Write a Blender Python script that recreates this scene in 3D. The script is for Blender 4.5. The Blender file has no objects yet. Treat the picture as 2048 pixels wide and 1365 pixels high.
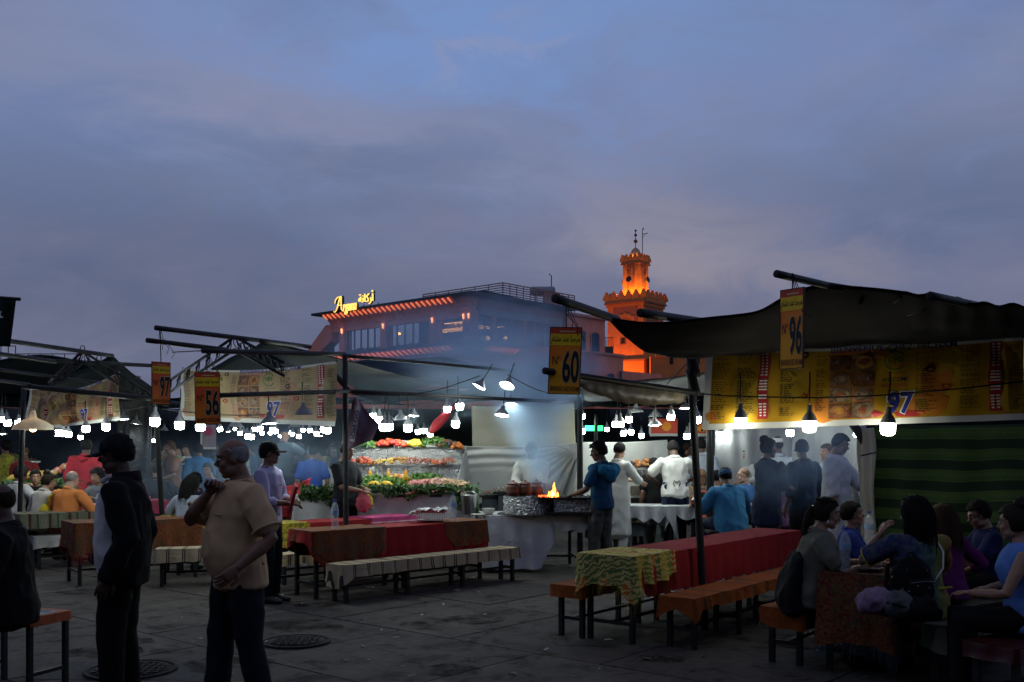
import bpy, bmesh, math, random
from mathutils import Vector, Matrix, noise as mnoise
R = math.radians
rng = random.Random(7)
scene = bpy.context.scene
col = scene.collection

# ------------------------------------------------------------------ camera
CAM_Z, FPX, HOR = 1.65, 35 / 36 * 2048, 893.0
cam_d = bpy.data.cameras.new('camera'); cam = bpy.data.objects.new('camera', cam_d); col.objects.link(cam)
cam.location = (0, 0, CAM_Z); cam.rotation_euler = (R(90), 0, 0)
cam_d.lens = 35; cam_d.sensor_width = 36; cam_d.shift_y = (HOR - 682.5) / 2048
cam_d.clip_start = 0.1; cam_d.clip_end = 3000
scene.camera = cam

# ------------------------------------------------------------------ dusk sky
world = bpy.data.worlds.new('World'); scene.world = world; world.use_nodes = True
wn = world.node_tree; wn.nodes.clear()
def wnode(t, **kw):
    n = wn.nodes.new(t)
    for k, v in kw.items(): setattr(n, k, v)
    return n
def wl(a, b): wn.links.new(a, b)
w_out = wnode('ShaderNodeOutputWorld'); w_bg = wnode('ShaderNodeBackground'); w_bg.inputs['Strength'].default_value = 0.112
wl(w_bg.outputs[0], w_out.inputs[0])
w_sky = wnode('ShaderNodeTexSky', sky_type='NISHITA'); w_sky.sun_disc = False
w_sky.sun_elevation = R(1.0); w_sky.sun_rotation = R(200); w_sky.air_density = 1.3; w_sky.dust_density = 0.6; w_sky.ozone_density = 4.0
w_tc = wnode('ShaderNodeTexCoord'); w_sep = wnode('ShaderNodeSeparateXYZ'); wl(w_tc.outputs['Generated'], w_sep.inputs[0])
def wmath(op, a, b=None, c=None, clamp=False):
    n = wnode('ShaderNodeMath', operation=op); n.use_clamp = clamp
    for i, v in enumerate((a, b, c)):
        if v is None: continue
        if isinstance(v, (int, float)): n.inputs[i].default_value = v
        else: wl(v, n.inputs[i])
    return n.outputs[0]
w_zz = wmath('MAXIMUM', w_sep.outputs[2], 0.0)
w_den = wmath('ADD', w_zz, 0.16)
w_cmb = wnode('ShaderNodeCombineXYZ')
wl(wmath('DIVIDE', w_sep.outputs[0], w_den), w_cmb.inputs[0]); wl(wmath('DIVIDE', w_sep.outputs[1], w_den), w_cmb.inputs[1])
def wnoise(scale, detail, rough, dist, off, sx=1.0, sy=1.0, rot=0.0):
    m = wnode('ShaderNodeMapping'); m.inputs['Location'].default_value = off; m.inputs['Scale'].default_value = (sx, sy, 1); m.inputs['Rotation'].default_value = (0, 0, rot)
    wl(w_cmb.outputs[0], m.inputs[0])
    n = wnode('ShaderNodeTexNoise'); n.inputs['Scale'].default_value = scale; n.inputs['Detail'].default_value = detail
    n.inputs['Roughness'].default_value = rough; n.inputs['Distortion'].default_value = dist
    wl(m.outputs[0], n.inputs['Vector']); return n.outputs['Fac']
def wnoise_dir(scale, detail, rough, dist, off, sc, rot):
    m = wnode('ShaderNodeMapping'); m.inputs['Location'].default_value = off; m.inputs['Scale'].default_value = sc; m.inputs['Rotation'].default_value = rot
    wl(w_tc.outputs['Generated'], m.inputs[0])
    n = wnode('ShaderNodeTexNoise'); n.inputs['Scale'].default_value = scale; n.inputs['Detail'].default_value = detail
    n.inputs['Roughness'].default_value = rough; n.inputs['Distortion'].default_value = dist
    wl(m.outputs[0], n.inputs['Vector']); return n.outputs['Fac']
def wmap(v, a, b, c=0.0, d=1.0):
    n = wnode('ShaderNodeMapRange', interpolation_type='SMOOTHSTEP'); wl(v, n.inputs[0])
    for i, q in enumerate((a, b, c, d)): n.inputs[i + 1].default_value = q
    return n.outputs[0]
def wmix(f, a, b):
    n = wnode('ShaderNodeMix', data_type='RGBA')
    if isinstance(f, (int, float)): n.inputs[0].default_value = f
    else: wl(f, n.inputs[0])
    for i, v in ((6, a), (7, b)):
        if isinstance(v, tuple): n.inputs[i].default_value = v + (1,)
        else: wl(v, n.inputs[i])
    return n.outputs[2]
w_n1 = wnoise(0.55, 5, 0.50, 0.2, (3.1, 5.4, 0), 0.9, 1.1, 0.35)
w_n2 = wnoise_dir(3.2, 7, 0.55, 0.5, (7.7, 1.2, 0.4), (1.0, 1.0, 2.1), (0, 0.30, 0))
w_n3 = wnoise_dir(9.0, 7, 0.62, 0.7, (1.7, 4.2, 2.0), (0.8, 1.0, 2.2), (0, 0.40, 0))
w_mask = wmath('ADD', wmath('MULTIPLY', w_n1, 0.62), wmath('ADD', wmath('MULTIPLY', w_n2, 0.28), wmath('MULTIPLY', w_n3, 0.10)))
w_low = wmap(w_sep.outputs[2], 0.36, 0.04)                     # thicker cloud deck towards the horizon
w_cloud = wmap(wmath('ADD', w_mask, wmath('MULTIPLY', w_low, 0.16)), 0.42, 0.62)
w_tone = wmap(wmath('ADD', wmath('MULTIPLY', w_n2, 0.6), wmath('MULTIPLY', w_n1, 0.4)), 0.40, 0.66)
w_skyc = wnode('ShaderNodeMix', data_type='RGBA', blend_type='MULTIPLY'); w_skyc.inputs[0].default_value = 1.0
wl(w_sky.outputs[0], w_skyc.inputs[6]); w_skyc.inputs[7].default_value = (0.55, 0.62, 0.85, 1)
w_clear = wmix(0.8, w_skyc.outputs[2], (1.75, 2.35, 4.3))
w_grey = wmix(w_tone, (1.22, 1.32, 2.05), (2.35, 2.3, 3.2))
w_col = wmix(wmath('MULTIPLY', w_cloud, 0.9), w_clear, w_grey)
# cloud banks of this evening's sky, placed by direction, broken up by the same noise
w_yy = wmath('MAXIMUM', w_sep.outputs[1], 0.05); w_u = wmath('DIVIDE', w_sep.outputs[0], w_yy); w_v = wmath('DIVIDE', w_sep.outputs[2], w_yy)
w_front = wmap(w_sep.outputs[1], 0.1, 0.5)
w_brk = wmap(wmath('ADD', wmath('MULTIPLY', w_n2, 0.5), wmath('MULTIPLY', w_n3, 0.5)), 0.36, 0.62, 0.3, 1.0)
w_wu = wmath('ADD', w_u, wmath('MULTIPLY', wmath('SUBTRACT', w_n2, 0.5), 0.5)); w_wv = wmath('ADD', w_v, wmath('MULTIPLY', wmath('SUBTRACT', w_n3, 0.5), 0.16))
def bank(col, cu, cv, su, sv, amt, c, tilt=0.0):
    du = wmath('DIVIDE', wmath('SUBTRACT', w_wu, cu), su)
    dv = wmath('DIVIDE', wmath('SUBTRACT', wmath('SUBTRACT', w_wv, cv), wmath('MULTIPLY', wmath('SUBTRACT', w_wu, cu), tilt)), sv)
    q = wmath('POWER', 2.718, wmath('MULTIPLY', wmath('ADD', wmath('MULTIPLY', du, du), wmath('MULTIPLY', dv, dv)), -1.0))
    return wmix(wmath('MULTIPLY', wmath('MULTIPLY', q, w_brk), wmath('MULTIPLY', w_front, amt)), col, c)
for bk in ((-0.36, 0.19, 0.42, 0.15, 0.95, (0.86, 1.05, 1.75), 0.0), (0.06, 0.44, 0.48, 0.17, 1.0, (1.62, 2.6, 5.1), 0.1), (0.36, 0.40, 0.25, 0.16, 0.6, (1.45, 2.05, 3.8), 0.1),
           (0.42, 0.25, 0.20, 0.07, 0.9, (1.0, 1.3, 2.3), 0.15), (-0.24, 0.35, 0.20, 0.045, 0.6, (2.45, 2.4, 3.3), -0.15), (-0.07, 0.31, 0.14, 0.03, 0.5, (2.4, 2.3, 3.0), -0.1),
           (0.19, 0.205, 0.13, 0.045, 0.85, (2.75, 2.5, 3.0), -0.25), (0.33, 0.18, 0.10, 0.02, 0.7, (2.5, 2.25, 2.75), 0.0), (-0.45, 0.42, 0.14, 0.05, 0.5, (2.2, 2.25, 3.2), 0.1), (0.05, 0.40, 0.05, 0.012, 0.5, (2.5, 2.7, 4.0), 0.5), (0.0, 0.12, 0.8, 0.06, 0.5, (1.15, 1.28, 2.0), 0.0)):
    w_col = bank(w_col, *bk[:4], bk[4], bk[5], bk[6])
wl(w_col, w_bg.inputs['Color'])

sun_d = bpy.data.lights.new('sun', 'SUN'); sun = bpy.data.objects.new('sun', sun_d); col.objects.link(sun)
sun_d.energy = 0.03; sun_d.angle = R(25); sun_d.color = (1.0, 0.85, 0.8)          # the last of the dusk, through cloud
sun.rotation_euler = (R(72), 0, R(20))

vs = scene.view_settings
vs.view_transform = 'Standard'; vs.look = 'None'; vs.exposure = 0.0; vs.gamma = 1.0; vs.use_curve_mapping = False
cy = scene.cycles
cy.use_denoising = True; cy.use_adaptive_sampling = True; cy.adaptive_threshold = 0.02
cy.max_bounces = 5; cy.diffuse_bounces = 2; cy.glossy_bounces = 2; cy.transmission_bounces = 4; cy.transparent_max_bounces = 8; cy.volume_bounces = 1
cy.sample_clamp_indirect = 4.0; cy.sample_clamp_direct = 0; cy.caustics_reflective = False; cy.caustics_refractive = False
cy.use_light_tree = True; cy.volume_step_rate = 1.5; cy.volume_max_steps = 128

# ------------------------------------------------------------------ helpers
def P(px, py, Y):
    """the point at distance Y in front of the camera seen at a pixel of the 2048 px photograph"""
    return Vector(((px - 1024) / FPX * Y, Y, CAM_Z + (HOR - py) / FPX * Y))
def G(px, py):
    """ground point seen at a pixel"""
    Y = CAM_Z * FPX / (py - HOR); return Vector(((px - 1024) / FPX * Y, Y, 0))
def hexc(h):
    h = h.lstrip('#'); c = [int(h[i:i + 2], 16) / 255 for i in (0, 2, 4)]
    return tuple(x / 12.92 if x <= 0.04045 else ((x + 0.055) / 1.055) ** 2.4 for x in c)

MATS = {}
class NT:
    """small node helper"""
    def __init__(s, m): s.m = m; s.t = m.node_tree; s.b = s.t.nodes['Principled BSDF']
    def n(s, t, **kw):
        x = s.t.nodes.new(t)
        for k, v in kw.items(): setattr(x, k, v)
        return x
    def l(s, a, b): s.t.links.new(a, b)
    def coord(s, which='Object', scale=(1, 1, 1), rot=(0, 0, 0), loc=(0, 0, 0)):
        c = s.n('ShaderNodeTexCoord'); mp = s.n('ShaderNodeMapping'); s.l(c.outputs[which], mp.inputs[0])
        mp.inputs['Scale'].default_value = scale; mp.inputs['Rotation'].default_value = rot; mp.inputs['Location'].default_value = loc
        return mp.outputs[0]
    def noise(s, vec, scale, detail=4, rough=0.55, dist=0.0, out='Fac'):
        x = s.n('ShaderNodeTexNoise'); s.l(vec, x.inputs['Vector']); x.inputs['Scale'].default_value = scale
        x.inputs['Detail'].default_value = detail; x.inputs['Roughness'].default_value = rough; x.inputs['Distortion'].default_value = dist
        return x.outputs[out]
    def ramp(s, fac, stops, interp='LINEAR'):
        x = s.n('ShaderNodeValToRGB'); s.l(fac, x.inputs[0]); cr = x.color_ramp; cr.interpolation = interp
        while len(cr.elements) < len(stops): cr.elements.new(0.5)
        for e, (p, c) in zip(cr.elements, stops): e.position = p; e.color = tuple(c) + (1,) if len(c) == 3 else c
        return x.outputs[0]
    def mix(s, f, a, b, blend='MIX'):
        x = s.n('ShaderNodeMix', data_type='RGBA', blend_type=blend)
        for i, v in ((0, f), (6, a), (7, b)):
            if isinstance(v, (int, float)): x.inputs[i].default_value = v
            elif isinstance(v, tuple): x.inputs[i].default_value = v + (1,) if len(v) == 3 else v
            else: s.l(v, x.inputs[i])
        return x.outputs[2]
    def math(s, op, a, b=None, c=None, clamp=False):
        x = s.n('ShaderNodeMath', operation=op); x.use_clamp = clamp
        for i, v in enumerate((a, b, c)):
            if v is None: continue
            if isinstance(v, (int, float)): x.inputs[i].default_value = v
            else: s.l(v, x.inputs[i])
        return x.outputs[0]
    def sep(s, v):
        x = s.n('ShaderNodeSeparateXYZ'); s.l(v, x.inputs[0]); return x.outputs
    def bump(s, h, strength=0.3, dist=0.01):
        x = s.n('ShaderNodeBump'); x.inputs['Strength'].default_value = strength; x.inputs['Distance'].default_value = dist
        s.l(h, x.inputs['Height']); s.l(x.outputs[0], s.b.inputs['Normal'])
    def color(s, c):
        if isinstance(c, tuple): s.b.inputs['Base Color'].default_value = c + (1,)
        else: s.l(c, s.b.inputs['Base Color'])
def newmat(name, rough=0.85, metal=0.0, spec=0.4):
    m = bpy.data.materials.new(name); m.use_nodes = True; MATS[name] = m
    t = NT(m); t.b.inputs['Roughness'].default_value = rough; t.b.inputs['Metallic'].default_value = metal
    t.b.inputs['Specular IOR Level'].default_value = spec
    return t
def plain(name, c, rough=0.85, metal=0.0, var=0.25, scale=9.0, bump=0.0, bscale=60.0, bdist=0.004, spec=0.4, trans=0.0):
    """one colour with mottling and a little relief"""
    if name in MATS: return MATS[name]
    t = newmat(name, rough, metal, spec); v = t.coord('Object')
    f = t.noise(v, scale, 5, 0.6)
    lo = tuple(max(0, x * (1 - var)) for x in c); hi = tuple(min(1, x * (1 + var)) for x in c)
    t.color(t.ramp(f, [(0.3, lo), (0.7, hi)]))
    if bump: t.bump(t.noise(v, bscale, 3, 0.6), bump, bdist)
    if trans:
        tr = t.n('ShaderNodeBsdfTranslucent'); tr.inputs[0].default_value = tuple(c) + (1,)
        mx = t.n('ShaderNodeMixShader'); mx.inputs[0].default_value = trans
        t.l(t.b.outputs[0], mx.inputs[1]); t.l(tr.outputs[0], mx.inputs[2])
        t.l(mx.outputs[0], t.t.nodes['Material Output'].inputs[0])
    return t.m
def emit(name, c, strength):
    if name in MATS: return MATS[name]
    t = newmat(name, 0.6); t.color(tuple(min(0.8, x) for x in c))
    t.b.inputs['Emission Color'].default_value = tuple(c) + (1,); t.b.inputs['Emission Strength'].default_value = strength
    return t.m

class MB:
    """collects geometry for ONE mesh object"""
    def __init__(s): s.v = []; s.f = []; s.m = []
    def add(s, vs_, fs, mi=0):
        o = len(s.v); s.v += [tuple(x) for x in vs_]
        for f in fs: s.f.append(tuple(i + o for i in f)); s.m.append(mi)
        return s
    def box(s, c, size, mi=0, M=None):
        x, y, z = (q / 2 for q in size); c = Vector(c)
        vs_ = [Vector((a * x, b * y, d * z)) for a in (-1, 1) for b in (-1, 1) for d in (-1, 1)]
        if M is not None: vs_ = [M @ q for q in vs_]
        return s.add([c + q for q in vs_], [(0, 1, 3, 2), (4, 6, 7, 5), (0, 4, 5, 1), (2, 3, 7, 6), (0, 2, 6, 4), (1, 5, 7, 3)], mi)
    def loft(s, pts, rad, n=10, side=None, mi=0, cap=True, dome=0.5):
        """tube through pts; rad = r or (r_side, r_other) per point"""
        pts = [Vector(p) for p in pts]; o = len(s.v); k = len(pts); prev = side
        rings = []
        for i, p in enumerate(pts):
            t = (pts[min(i + 1, k - 1)] - pts[max(i - 1, 0)])
            if t.length < 1e-9: t = Vector((0, 0, 1))
            t.normalize()
            a = Vector(prev) if prev is not None else (Vector((0, 0, 1)) if abs(t.z) < 0.9 else Vector((1, 0, 0)))
            a = a - t * a.dot(t)
            if a.length < 1e-6: a = t.orthogonal()
            a.normalize(); b = t.cross(a); prev = side if side is not None else a
            r = rad[i] if isinstance(rad, (list, tuple)) else rad
            ra, rb = r if isinstance(r, (list, tuple)) else (r, r)
            rings.append((p, a, b, ra, rb, t))
        if cap and dome:
            p, a, b, ra, rb, t = rings[0]; d = min(ra, rb) * dome
            rings.insert(0, (p - t * d * 0.8, a, b, ra * 0.6, rb * 0.6, t))
            p, a, b, ra, rb, t = rings[-1]; d = min(ra, rb) * dome
            rings.append((p + t * d * 0.8, a, b, ra * 0.6, rb * 0.6, t))
        for p, a, b, ra, rb, t in rings:
            for j in range(n):
                q = 2 * math.pi * j / n; s.v.append(tuple(p + a * (ra * math.cos(q)) + b * (rb * math.sin(q))))
        for i in range(len(rings) - 1):
            for j in range(n):
                s.f.append((o + i * n + j, o + i * n + (j + 1) % n, o + (i + 1) * n + (j + 1) % n, o + (i + 1) * n + j)); s.m.append(mi)
        if cap:
            s.f.append(tuple(o + j for j in reversed(range(n)))); s.m.append(mi)
            s.f.append(tuple(o + (len(rings) - 1) * n + j for j in range(n))); s.m.append(mi)
        return s
    def ell(s, c, r, n=12, m=8, mi=0, M=None):
        c = Vector(c); o = len(s.v)
        r = (r, r, r) if isinstance(r, (int, float)) else r
        def pt(x, y, z):
            q = Vector((x * r[0], y * r[1], z * r[2])); return tuple(c + (M @ q if M is not None else q))
        s.v.append(pt(0, 0, -1))
        for i in range(1, m):
            a = -math.pi / 2 + math.pi * i / m
            for j in range(n):
                b = 2 * math.pi * j / n; s.v.append(pt(math.cos(a) * math.cos(b), math.cos(a) * math.sin(b), math.sin(a)))
        s.v.append(pt(0, 0, 1)); e = len(s.v) - 1
        for j in range(n): s.f.append((o, o + 1 + (j + 1) % n, o + 1 + j)); s.m.append(mi)
        for i in range(m - 2):
            for j in range(n):
                a = o + 1 + i * n; s.f.append((a + j, a + (j + 1) % n, a + n + (j + 1) % n, a + n + j)); s.m.append(mi)
        a = o + 1 + (m - 2) * n
        for j in range(n): s.f.append((a + j, a + (j + 1) % n, e)); s.m.append(mi)
        return s
    def lathe(s, prof, c=(0, 0, 0), n=16, mi=0, M=None, mfun=None):
        c = Vector(c); o = len(s.v)
        for r, z in prof:
            for j in range(n):
                b = 2 * math.pi * j / n; q = Vector((r * math.cos(b), r * math.sin(b), z)); s.v.append(tuple(c + (M @ q if M is not None else q)))
        for i in range(len(prof) - 1):
            for j in range(n):
                s.f.append((o + i * n + j, o + i * n + (j + 1) % n, o + (i + 1) * n + (j + 1) % n, o + (i + 1) * n + j)); s.m.append(mfun(i) if mfun else mi)
        return s
    def grid(s, fn, nu, nv, mi=0, mfun=None, skip=None):
        o = len(s.v)
        for i in range(nu + 1):
            for j in range(nv + 1): s.v.append(tuple(fn(i / nu, j / nv)))
        for i in range(nu):
            for j in range(nv):
                if skip and skip((i + .5) / nu, (j + .5) / nv): continue
                a = o + i * (nv + 1) + j
                s.f.append((a, a + nv + 1, a + nv + 2, a + 1)); s.m.append(mfun((i + .5) / nu, (j + .5) / nv) if mfun else mi)
        return s
    def build(s, name, mats, parent=None, smooth=False, kind=None, solid=0.0):
        me = bpy.data.meshes.new(name); me.from_pydata(s.v, [], s.f)
        if not isinstance(mats, (list, tuple)): mats = [mats]
        for m in mats: me.materials.append(m)
        me.polygons.foreach_set('material_index', s.m)
        if smooth: me.polygons.foreach_set('use_smooth', [True] * len(me.polygons))
        me.update()
        o = bpy.data.objects.new(name, me); col.objects.link(o)
        if parent is not None: o.parent = parent
        if kind: o['kind'] = kind
        if solid:
            sm = o.modifiers.new('thickness', 'SOLIDIFY'); sm.thickness = solid; sm.offset = 0
        return o
def empty(name, loc=(0, 0, 0), rz=0.0):
    o = bpy.data.objects.new(name, None); col.objects.link(o); o.location = loc; o.rotation_euler = (0, 0, rz); o.empty_display_size = 0.1
    return o
def tag(o, label, cat, group=None, kind=None):
    o['label'] = label; o['category'] = cat
    if group: o['group'] = group
    if kind: o['kind'] = kind
    return o
def structure(o): o['kind'] = 'structure'; return o
def copy_tree(o, parent=None):
    c = o.copy(); col.objects.link(c)
    if parent is not None: c.parent = parent
    for ch in list(o.children): copy_tree(ch, c)
    return c
def lerp(a, b, t): return a + (b - a) * t
def catmull(pts, t):
    n = len(pts) - 1; x = min(max(t, 0), 1) * n; i = min(int(x), n - 1); f = x - i
    p0, p1, p2, p3 = pts[max(i - 1, 0)], pts[i], pts[i + 1], pts[min(i + 2, n)]
    return 0.5 * ((2 * p1) + (p2 - p0) * f + (2 * p0 - 5 * p1 + 4 * p2 - p3) * f * f + (3 * p1 - p0 - 3 * p2 + p3) * f ** 3)
def nz(x, y=0.0, z=0.0): return mnoise.noise(Vector((x, y, z)))
_txt = {}
def text2d(s, bold=0.0, shear=0.0, font=None):
    """letters as flat triangles: (verts (x,y), faces), height of a capital about 0.7"""
    key = (s, bold, shear)
    if key in _txt: return _txt[key]
    cu = bpy.data.curves.new('txt', 'FONT'); cu.body = s; cu.shear = shear; cu.offset = bold; cu.resolution_u = 3
    ob = bpy.data.objects.new('txt', cu); col.objects.link(ob)
    dg = bpy.context.evaluated_depsgraph_get(); me = ob.evaluated_get(dg).to_mesh()
    r = ([(v.co.x, v.co.y) for v in me.vertices], [tuple(p.vertices) for p in me.polygons])
    ob.evaluated_get(dg).to_mesh_clear(); bpy.data.objects.remove(ob); bpy.data.curves.remove(cu)
    _txt[key] = r; return r
def text_fit(s, x0, y0, x1, y1, **kw):
    """text stretched into a rectangle: list of (x,y), faces"""
    vs_, fs = text2d(s, **kw)
    xs = [v[0] for v in vs_]; ys = [v[1] for v in vs_]
    ax, bx, ay, by = min(xs), max(xs), min(ys), max(ys)
    return [(x0 + (v[0] - ax) / max(bx - ax, 1e-6) * (x1 - x0), y0 + (v[1] - ay) / max(by - ay, 1e-6) * (y1 - y0)) for v in vs_], fs
# ================================================================== ground
U = Vector((0.645, 0.764, 0)); V = Vector((0.764, -0.645, 0)); UANG = math.atan2(U.y, U.x)
t = newmat('joint_dirt', 0.95); v = t.coord('Object'); t.color(t.ramp(t.noise(v, 6), [(0.3, (0.018, 0.017, 0.016)), (0.7, (0.045, 0.042, 0.04))]))
t = newmat('far_paving', 0.9); v = t.coord('Object')
t.color(t.mix(t.noise(v, 0.6, 6), (0.05, 0.048, 0.046), (0.10, 0.097, 0.092))); t.bump(t.noise(v, 30), 0.2, 0.004)
def slab_mat(name, base):
    t = newmat(name, 0.9, spec=0.12); w = t.coord('Object')
    a = t.noise(w, 0.9, 6, 0.6); b = t.noise(w, 14, 6, 0.65); c = t.noise(w, 3.2, 5, 0.7, 0.6)
    k = t.mix(a, tuple(x * 0.72 for x in base), tuple(x * 1.25 for x in base))
    k = t.mix(t.ramp(b, [(0.35, (0, 0, 0)), (0.75, (1, 1, 1))]), k, tuple(x * 1.5 for x in base), 'MIX')
    st = t.ramp(c, [(0.52, (1, 1, 1)), (0.66, (0.42, 0.41, 0.40))])
    k = t.mix(1.0, k, st, 'MULTIPLY'); t.color(k)
    t.l(t.ramp(c, [(0.35, (0.75,) * 3), (0.65, (0.95,) * 3)]), t.b.inputs['Roughness'])
    h = t.math('ADD', t.math('MULTIPLY', b, 0.6), t.math('MULTIPLY', t.noise(w, 90, 3), 0.4)); t.bump(h, 0.35, 0.006)
    return t.m
SL = [slab_mat('concrete_slab_%d' % i, b) for i, b in enumerate(((0.056, 0.050, 0.042), (0.047, 0.042, 0.036), (0.064, 0.057, 0.048)))]
ground = structure(MB().add([(-900, -60, -0.014), (900, -60, -0.014), (900, 1500, -0.014), (-900, 1500, -0.014)], [(0, 1, 2, 3)]).build('ground', MATS['far_paving']))
structure(MB().add([(-16, 1.5, -0.009), (16, 1.5, -0.009), (16, 30, -0.009), (-16, 30, -0.009)], [(0, 1, 2, 3)]).build('joint_bed', MATS['joint_dirt']))
O0 = Vector((-0.53, 8.55, 0)); S = 1.56
rows = {}
for i in range(-5, 14):
    off = (0.0, 0.62, 0.2, 0.95)[i % 4]
    for j in range(-10, 10):
        c0 = O0 + U * (i * S) + V * (j * S + off); cc = c0 + U * S / 2 + V * S / 2
        if not (3.6 < cc.y < 22 and abs(cc.x) < cc.y * 0.56 + 1.6): continue
        g = 0.003 + 0.004 * rng.random(); b = 0.005; z = rng.uniform(-0.003, 0.002)
        mb = MB()
        def cr(a, q, zz): return c0 + U * a + V * q + Vector((0, 0, zz + z))
        w_ = [0.004 * rng.random() for _ in range(4)]
        bot = [cr(g + w_[0], g, -0.05), cr(S - g, g + w_[1], -0.05), cr(S - g - w_[2], S - g, -0.05), cr(g, S - g - w_[3], -0.05)]
        mid = [q + Vector((0, 0, 0.042)) for q in bot]
        top = [cr(g + b, g + b, 0), cr(S - g - b, g + b, 0), cr(S - g - b, S - g - b, 0), cr(g + b, S - g - b, 0)]
        vs_ = bot + mid + top
        fs = [(3, 2, 1, 0)] + [(a, (a + 1) % 4, 4 + (a + 1) % 4, 4 + a) for a in range(4)] + [(4 + a, 4 + (a + 1) % 4, 8 + (a + 1) % 4, 8 + a) for a in range(4)] + [(8, 9, 10, 11)]
        o = mb.add(vs_, [tuple(reversed(f)) for f in fs]).build('paving_slab', SL[(i * 7 + j * 3 + (i * j) % 5) % 3], ground)
# manhole covers
IRON = plain('cast_iron', (0.016, 0.015, 0.014), 0.85, 0.1, 0.5, 30, 0.4, 80, spec=.15)
def manhole(c, r, label, patch=None):
    e = empty('manhole_cover', (c.x, c.y, 0.003)); tag(e, label, 'manhole cover')
    MB().lathe([(r, 0.0), (r, 0.012), (r - 0.03, 0.013), (r - 0.032, 0.004), (r - 0.045, 0.004), (r - 0.047, 0.01), (0.0, 0.011)], n=40).build('frame', IRON, e, True)
    st = MB(); k = int(r * 2 / 0.06)
    for a in range(-k, k + 1):
        for b_ in range(-k, k + 1):
            x, y = a * 0.055, b_ * 0.055
            if math.hypot(x, y) < r - 0.07: st.box((x, y, 0.0135), (0.034, 0.034, 0.006), 0, Matrix.Rotation(0.78 * ((a + b_) % 2), 3, 'Z'))
    st.build('raised_studs', IRON, e, kind='stuff')
    if patch:
        MB().add([(a * patch[0] / 2 + rng.uniform(-.1, .1), b_ * patch[1] / 2 + rng.uniform(-.06, .06), -0.0015) for a, b_ in ((-1, -.8), (-.5, -1), (.4, -.95), (1, -1), (1.05, .2), (.8, 1), (0, .95), (-.9, 1.05), (-1.1, .1))], [tuple(range(9))]).build('asphalt_patch', plain('asphalt_patch', (0.03, 0.03, 0.03), 0.9, 0, 0.5, 20, 0.8, 120), e)
    return e
manhole(G(592, 1285), 0.29, 'round studded iron manhole cover in front of the striped bench')
manhole(G(262, 1342), 0.33, 'iron manhole cover in a dark patch beside the man in the black jacket', (1.25, 0.62))
# litter on the paving
for (px, py, s_, lab) in ((1217, 1281, .05, 'crumpled silver scrap beside the leg of the floral table'), (944, 1156, .05, 'pale scrap under the right end of the striped bench'), (742, 1176, .06, 'pale scrap under the left end of the striped bench'), (527, 1284, .07, 'pale scrap on the edge of the round manhole cover'), (450, 1272, .04, 'small scrap between the legs of the man in the polo'), (738, 1322, .02, 'tiny white scrap in the middle of the foreground paving')):
    p = G(px, py); mb = MB().grid(lambda a, b_: (p.x + (a - .5) * s_ * 1.4, p.y + (b_ - .5) * s_, 0.006 + 0.012 * abs(nz(a * 3 + px, b_ * 3))), 4, 4)
    tag(mb.build('paper_scrap', plain('paper_litter', (0.45, 0.45, 0.43), 0.8)), lab, 'litter')
lt = MB(); lr = random.Random(3)
for i in range(170):
    yy = lr.uniform(6.6, 14); xx = lr.uniform(-.5, .5) * yy; s_ = lr.uniform(.006, .022); a_ = lr.uniform(0, 6.28); d_ = Vector((math.cos(a_), math.sin(a_), 0)) * s_ * lr.uniform(.8, 2.2); e_ = Vector((-math.sin(a_), math.cos(a_), 0)) * s_ * .6; c_ = Vector((xx, yy, .006)); lt.add([c_ - d_ - e_, c_ + d_ - e_, c_ + d_ + e_ + Vector((0, 0, s_ * .6)), c_ - d_ + e_], [(0, 1, 2, 3)], i % 3)
tag(lt.build('ground_litter', [plain('litter_paper', (.34, .33, .31)), plain('litter_leaf', (.05, .07, .03)), plain('litter_butt', (.22, .16, .10))]), 'tiny bits of paper and leaf strewn over the paving', 'litter', None, 'stuff')
gs = MB()
for i in range(34):
    yy = lr.uniform(7, 14); xx = lr.uniform(-.46, .46) * yy; r_ = lr.uniform(.06, .38); n_ = 14; ph = lr.uniform(0, 9)
    gs.add([(xx, yy, .0025 + i * .00003)] + [(xx + r_ * (1 + .45 * nz(math.cos(k * 6.283 / n_) * 1.5 + ph, math.sin(k * 6.283 / n_) * 1.5)) * math.cos(k * 6.283 / n_), yy + r_ * .8 * (1 + .45 * nz(math.cos(k * 6.283 / n_) * 1.5, math.sin(k * 6.283 / n_) * 1.5 + ph)) * math.sin(k * 6.283 / n_), .0025 + i * .00003) for k in range(n_)], [(0, 1 + k, 1 + (k + 1) % n_) for k in range(n_)])
t = newmat('grease', .95, spec=.03); t.color((.016, .014, .012)); v = t.coord('Object'); t.l(t.ramp(t.noise(v, 5, 5, .7), [(.42, (0, 0, 0)), (.68, (.8, .8, .8))]), t.b.inputs['Alpha'])
tag(gs.build('grease_stains', t.m), 'dark greasy stains on the paving between the tables', 'stain', None, 'stuff')

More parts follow.
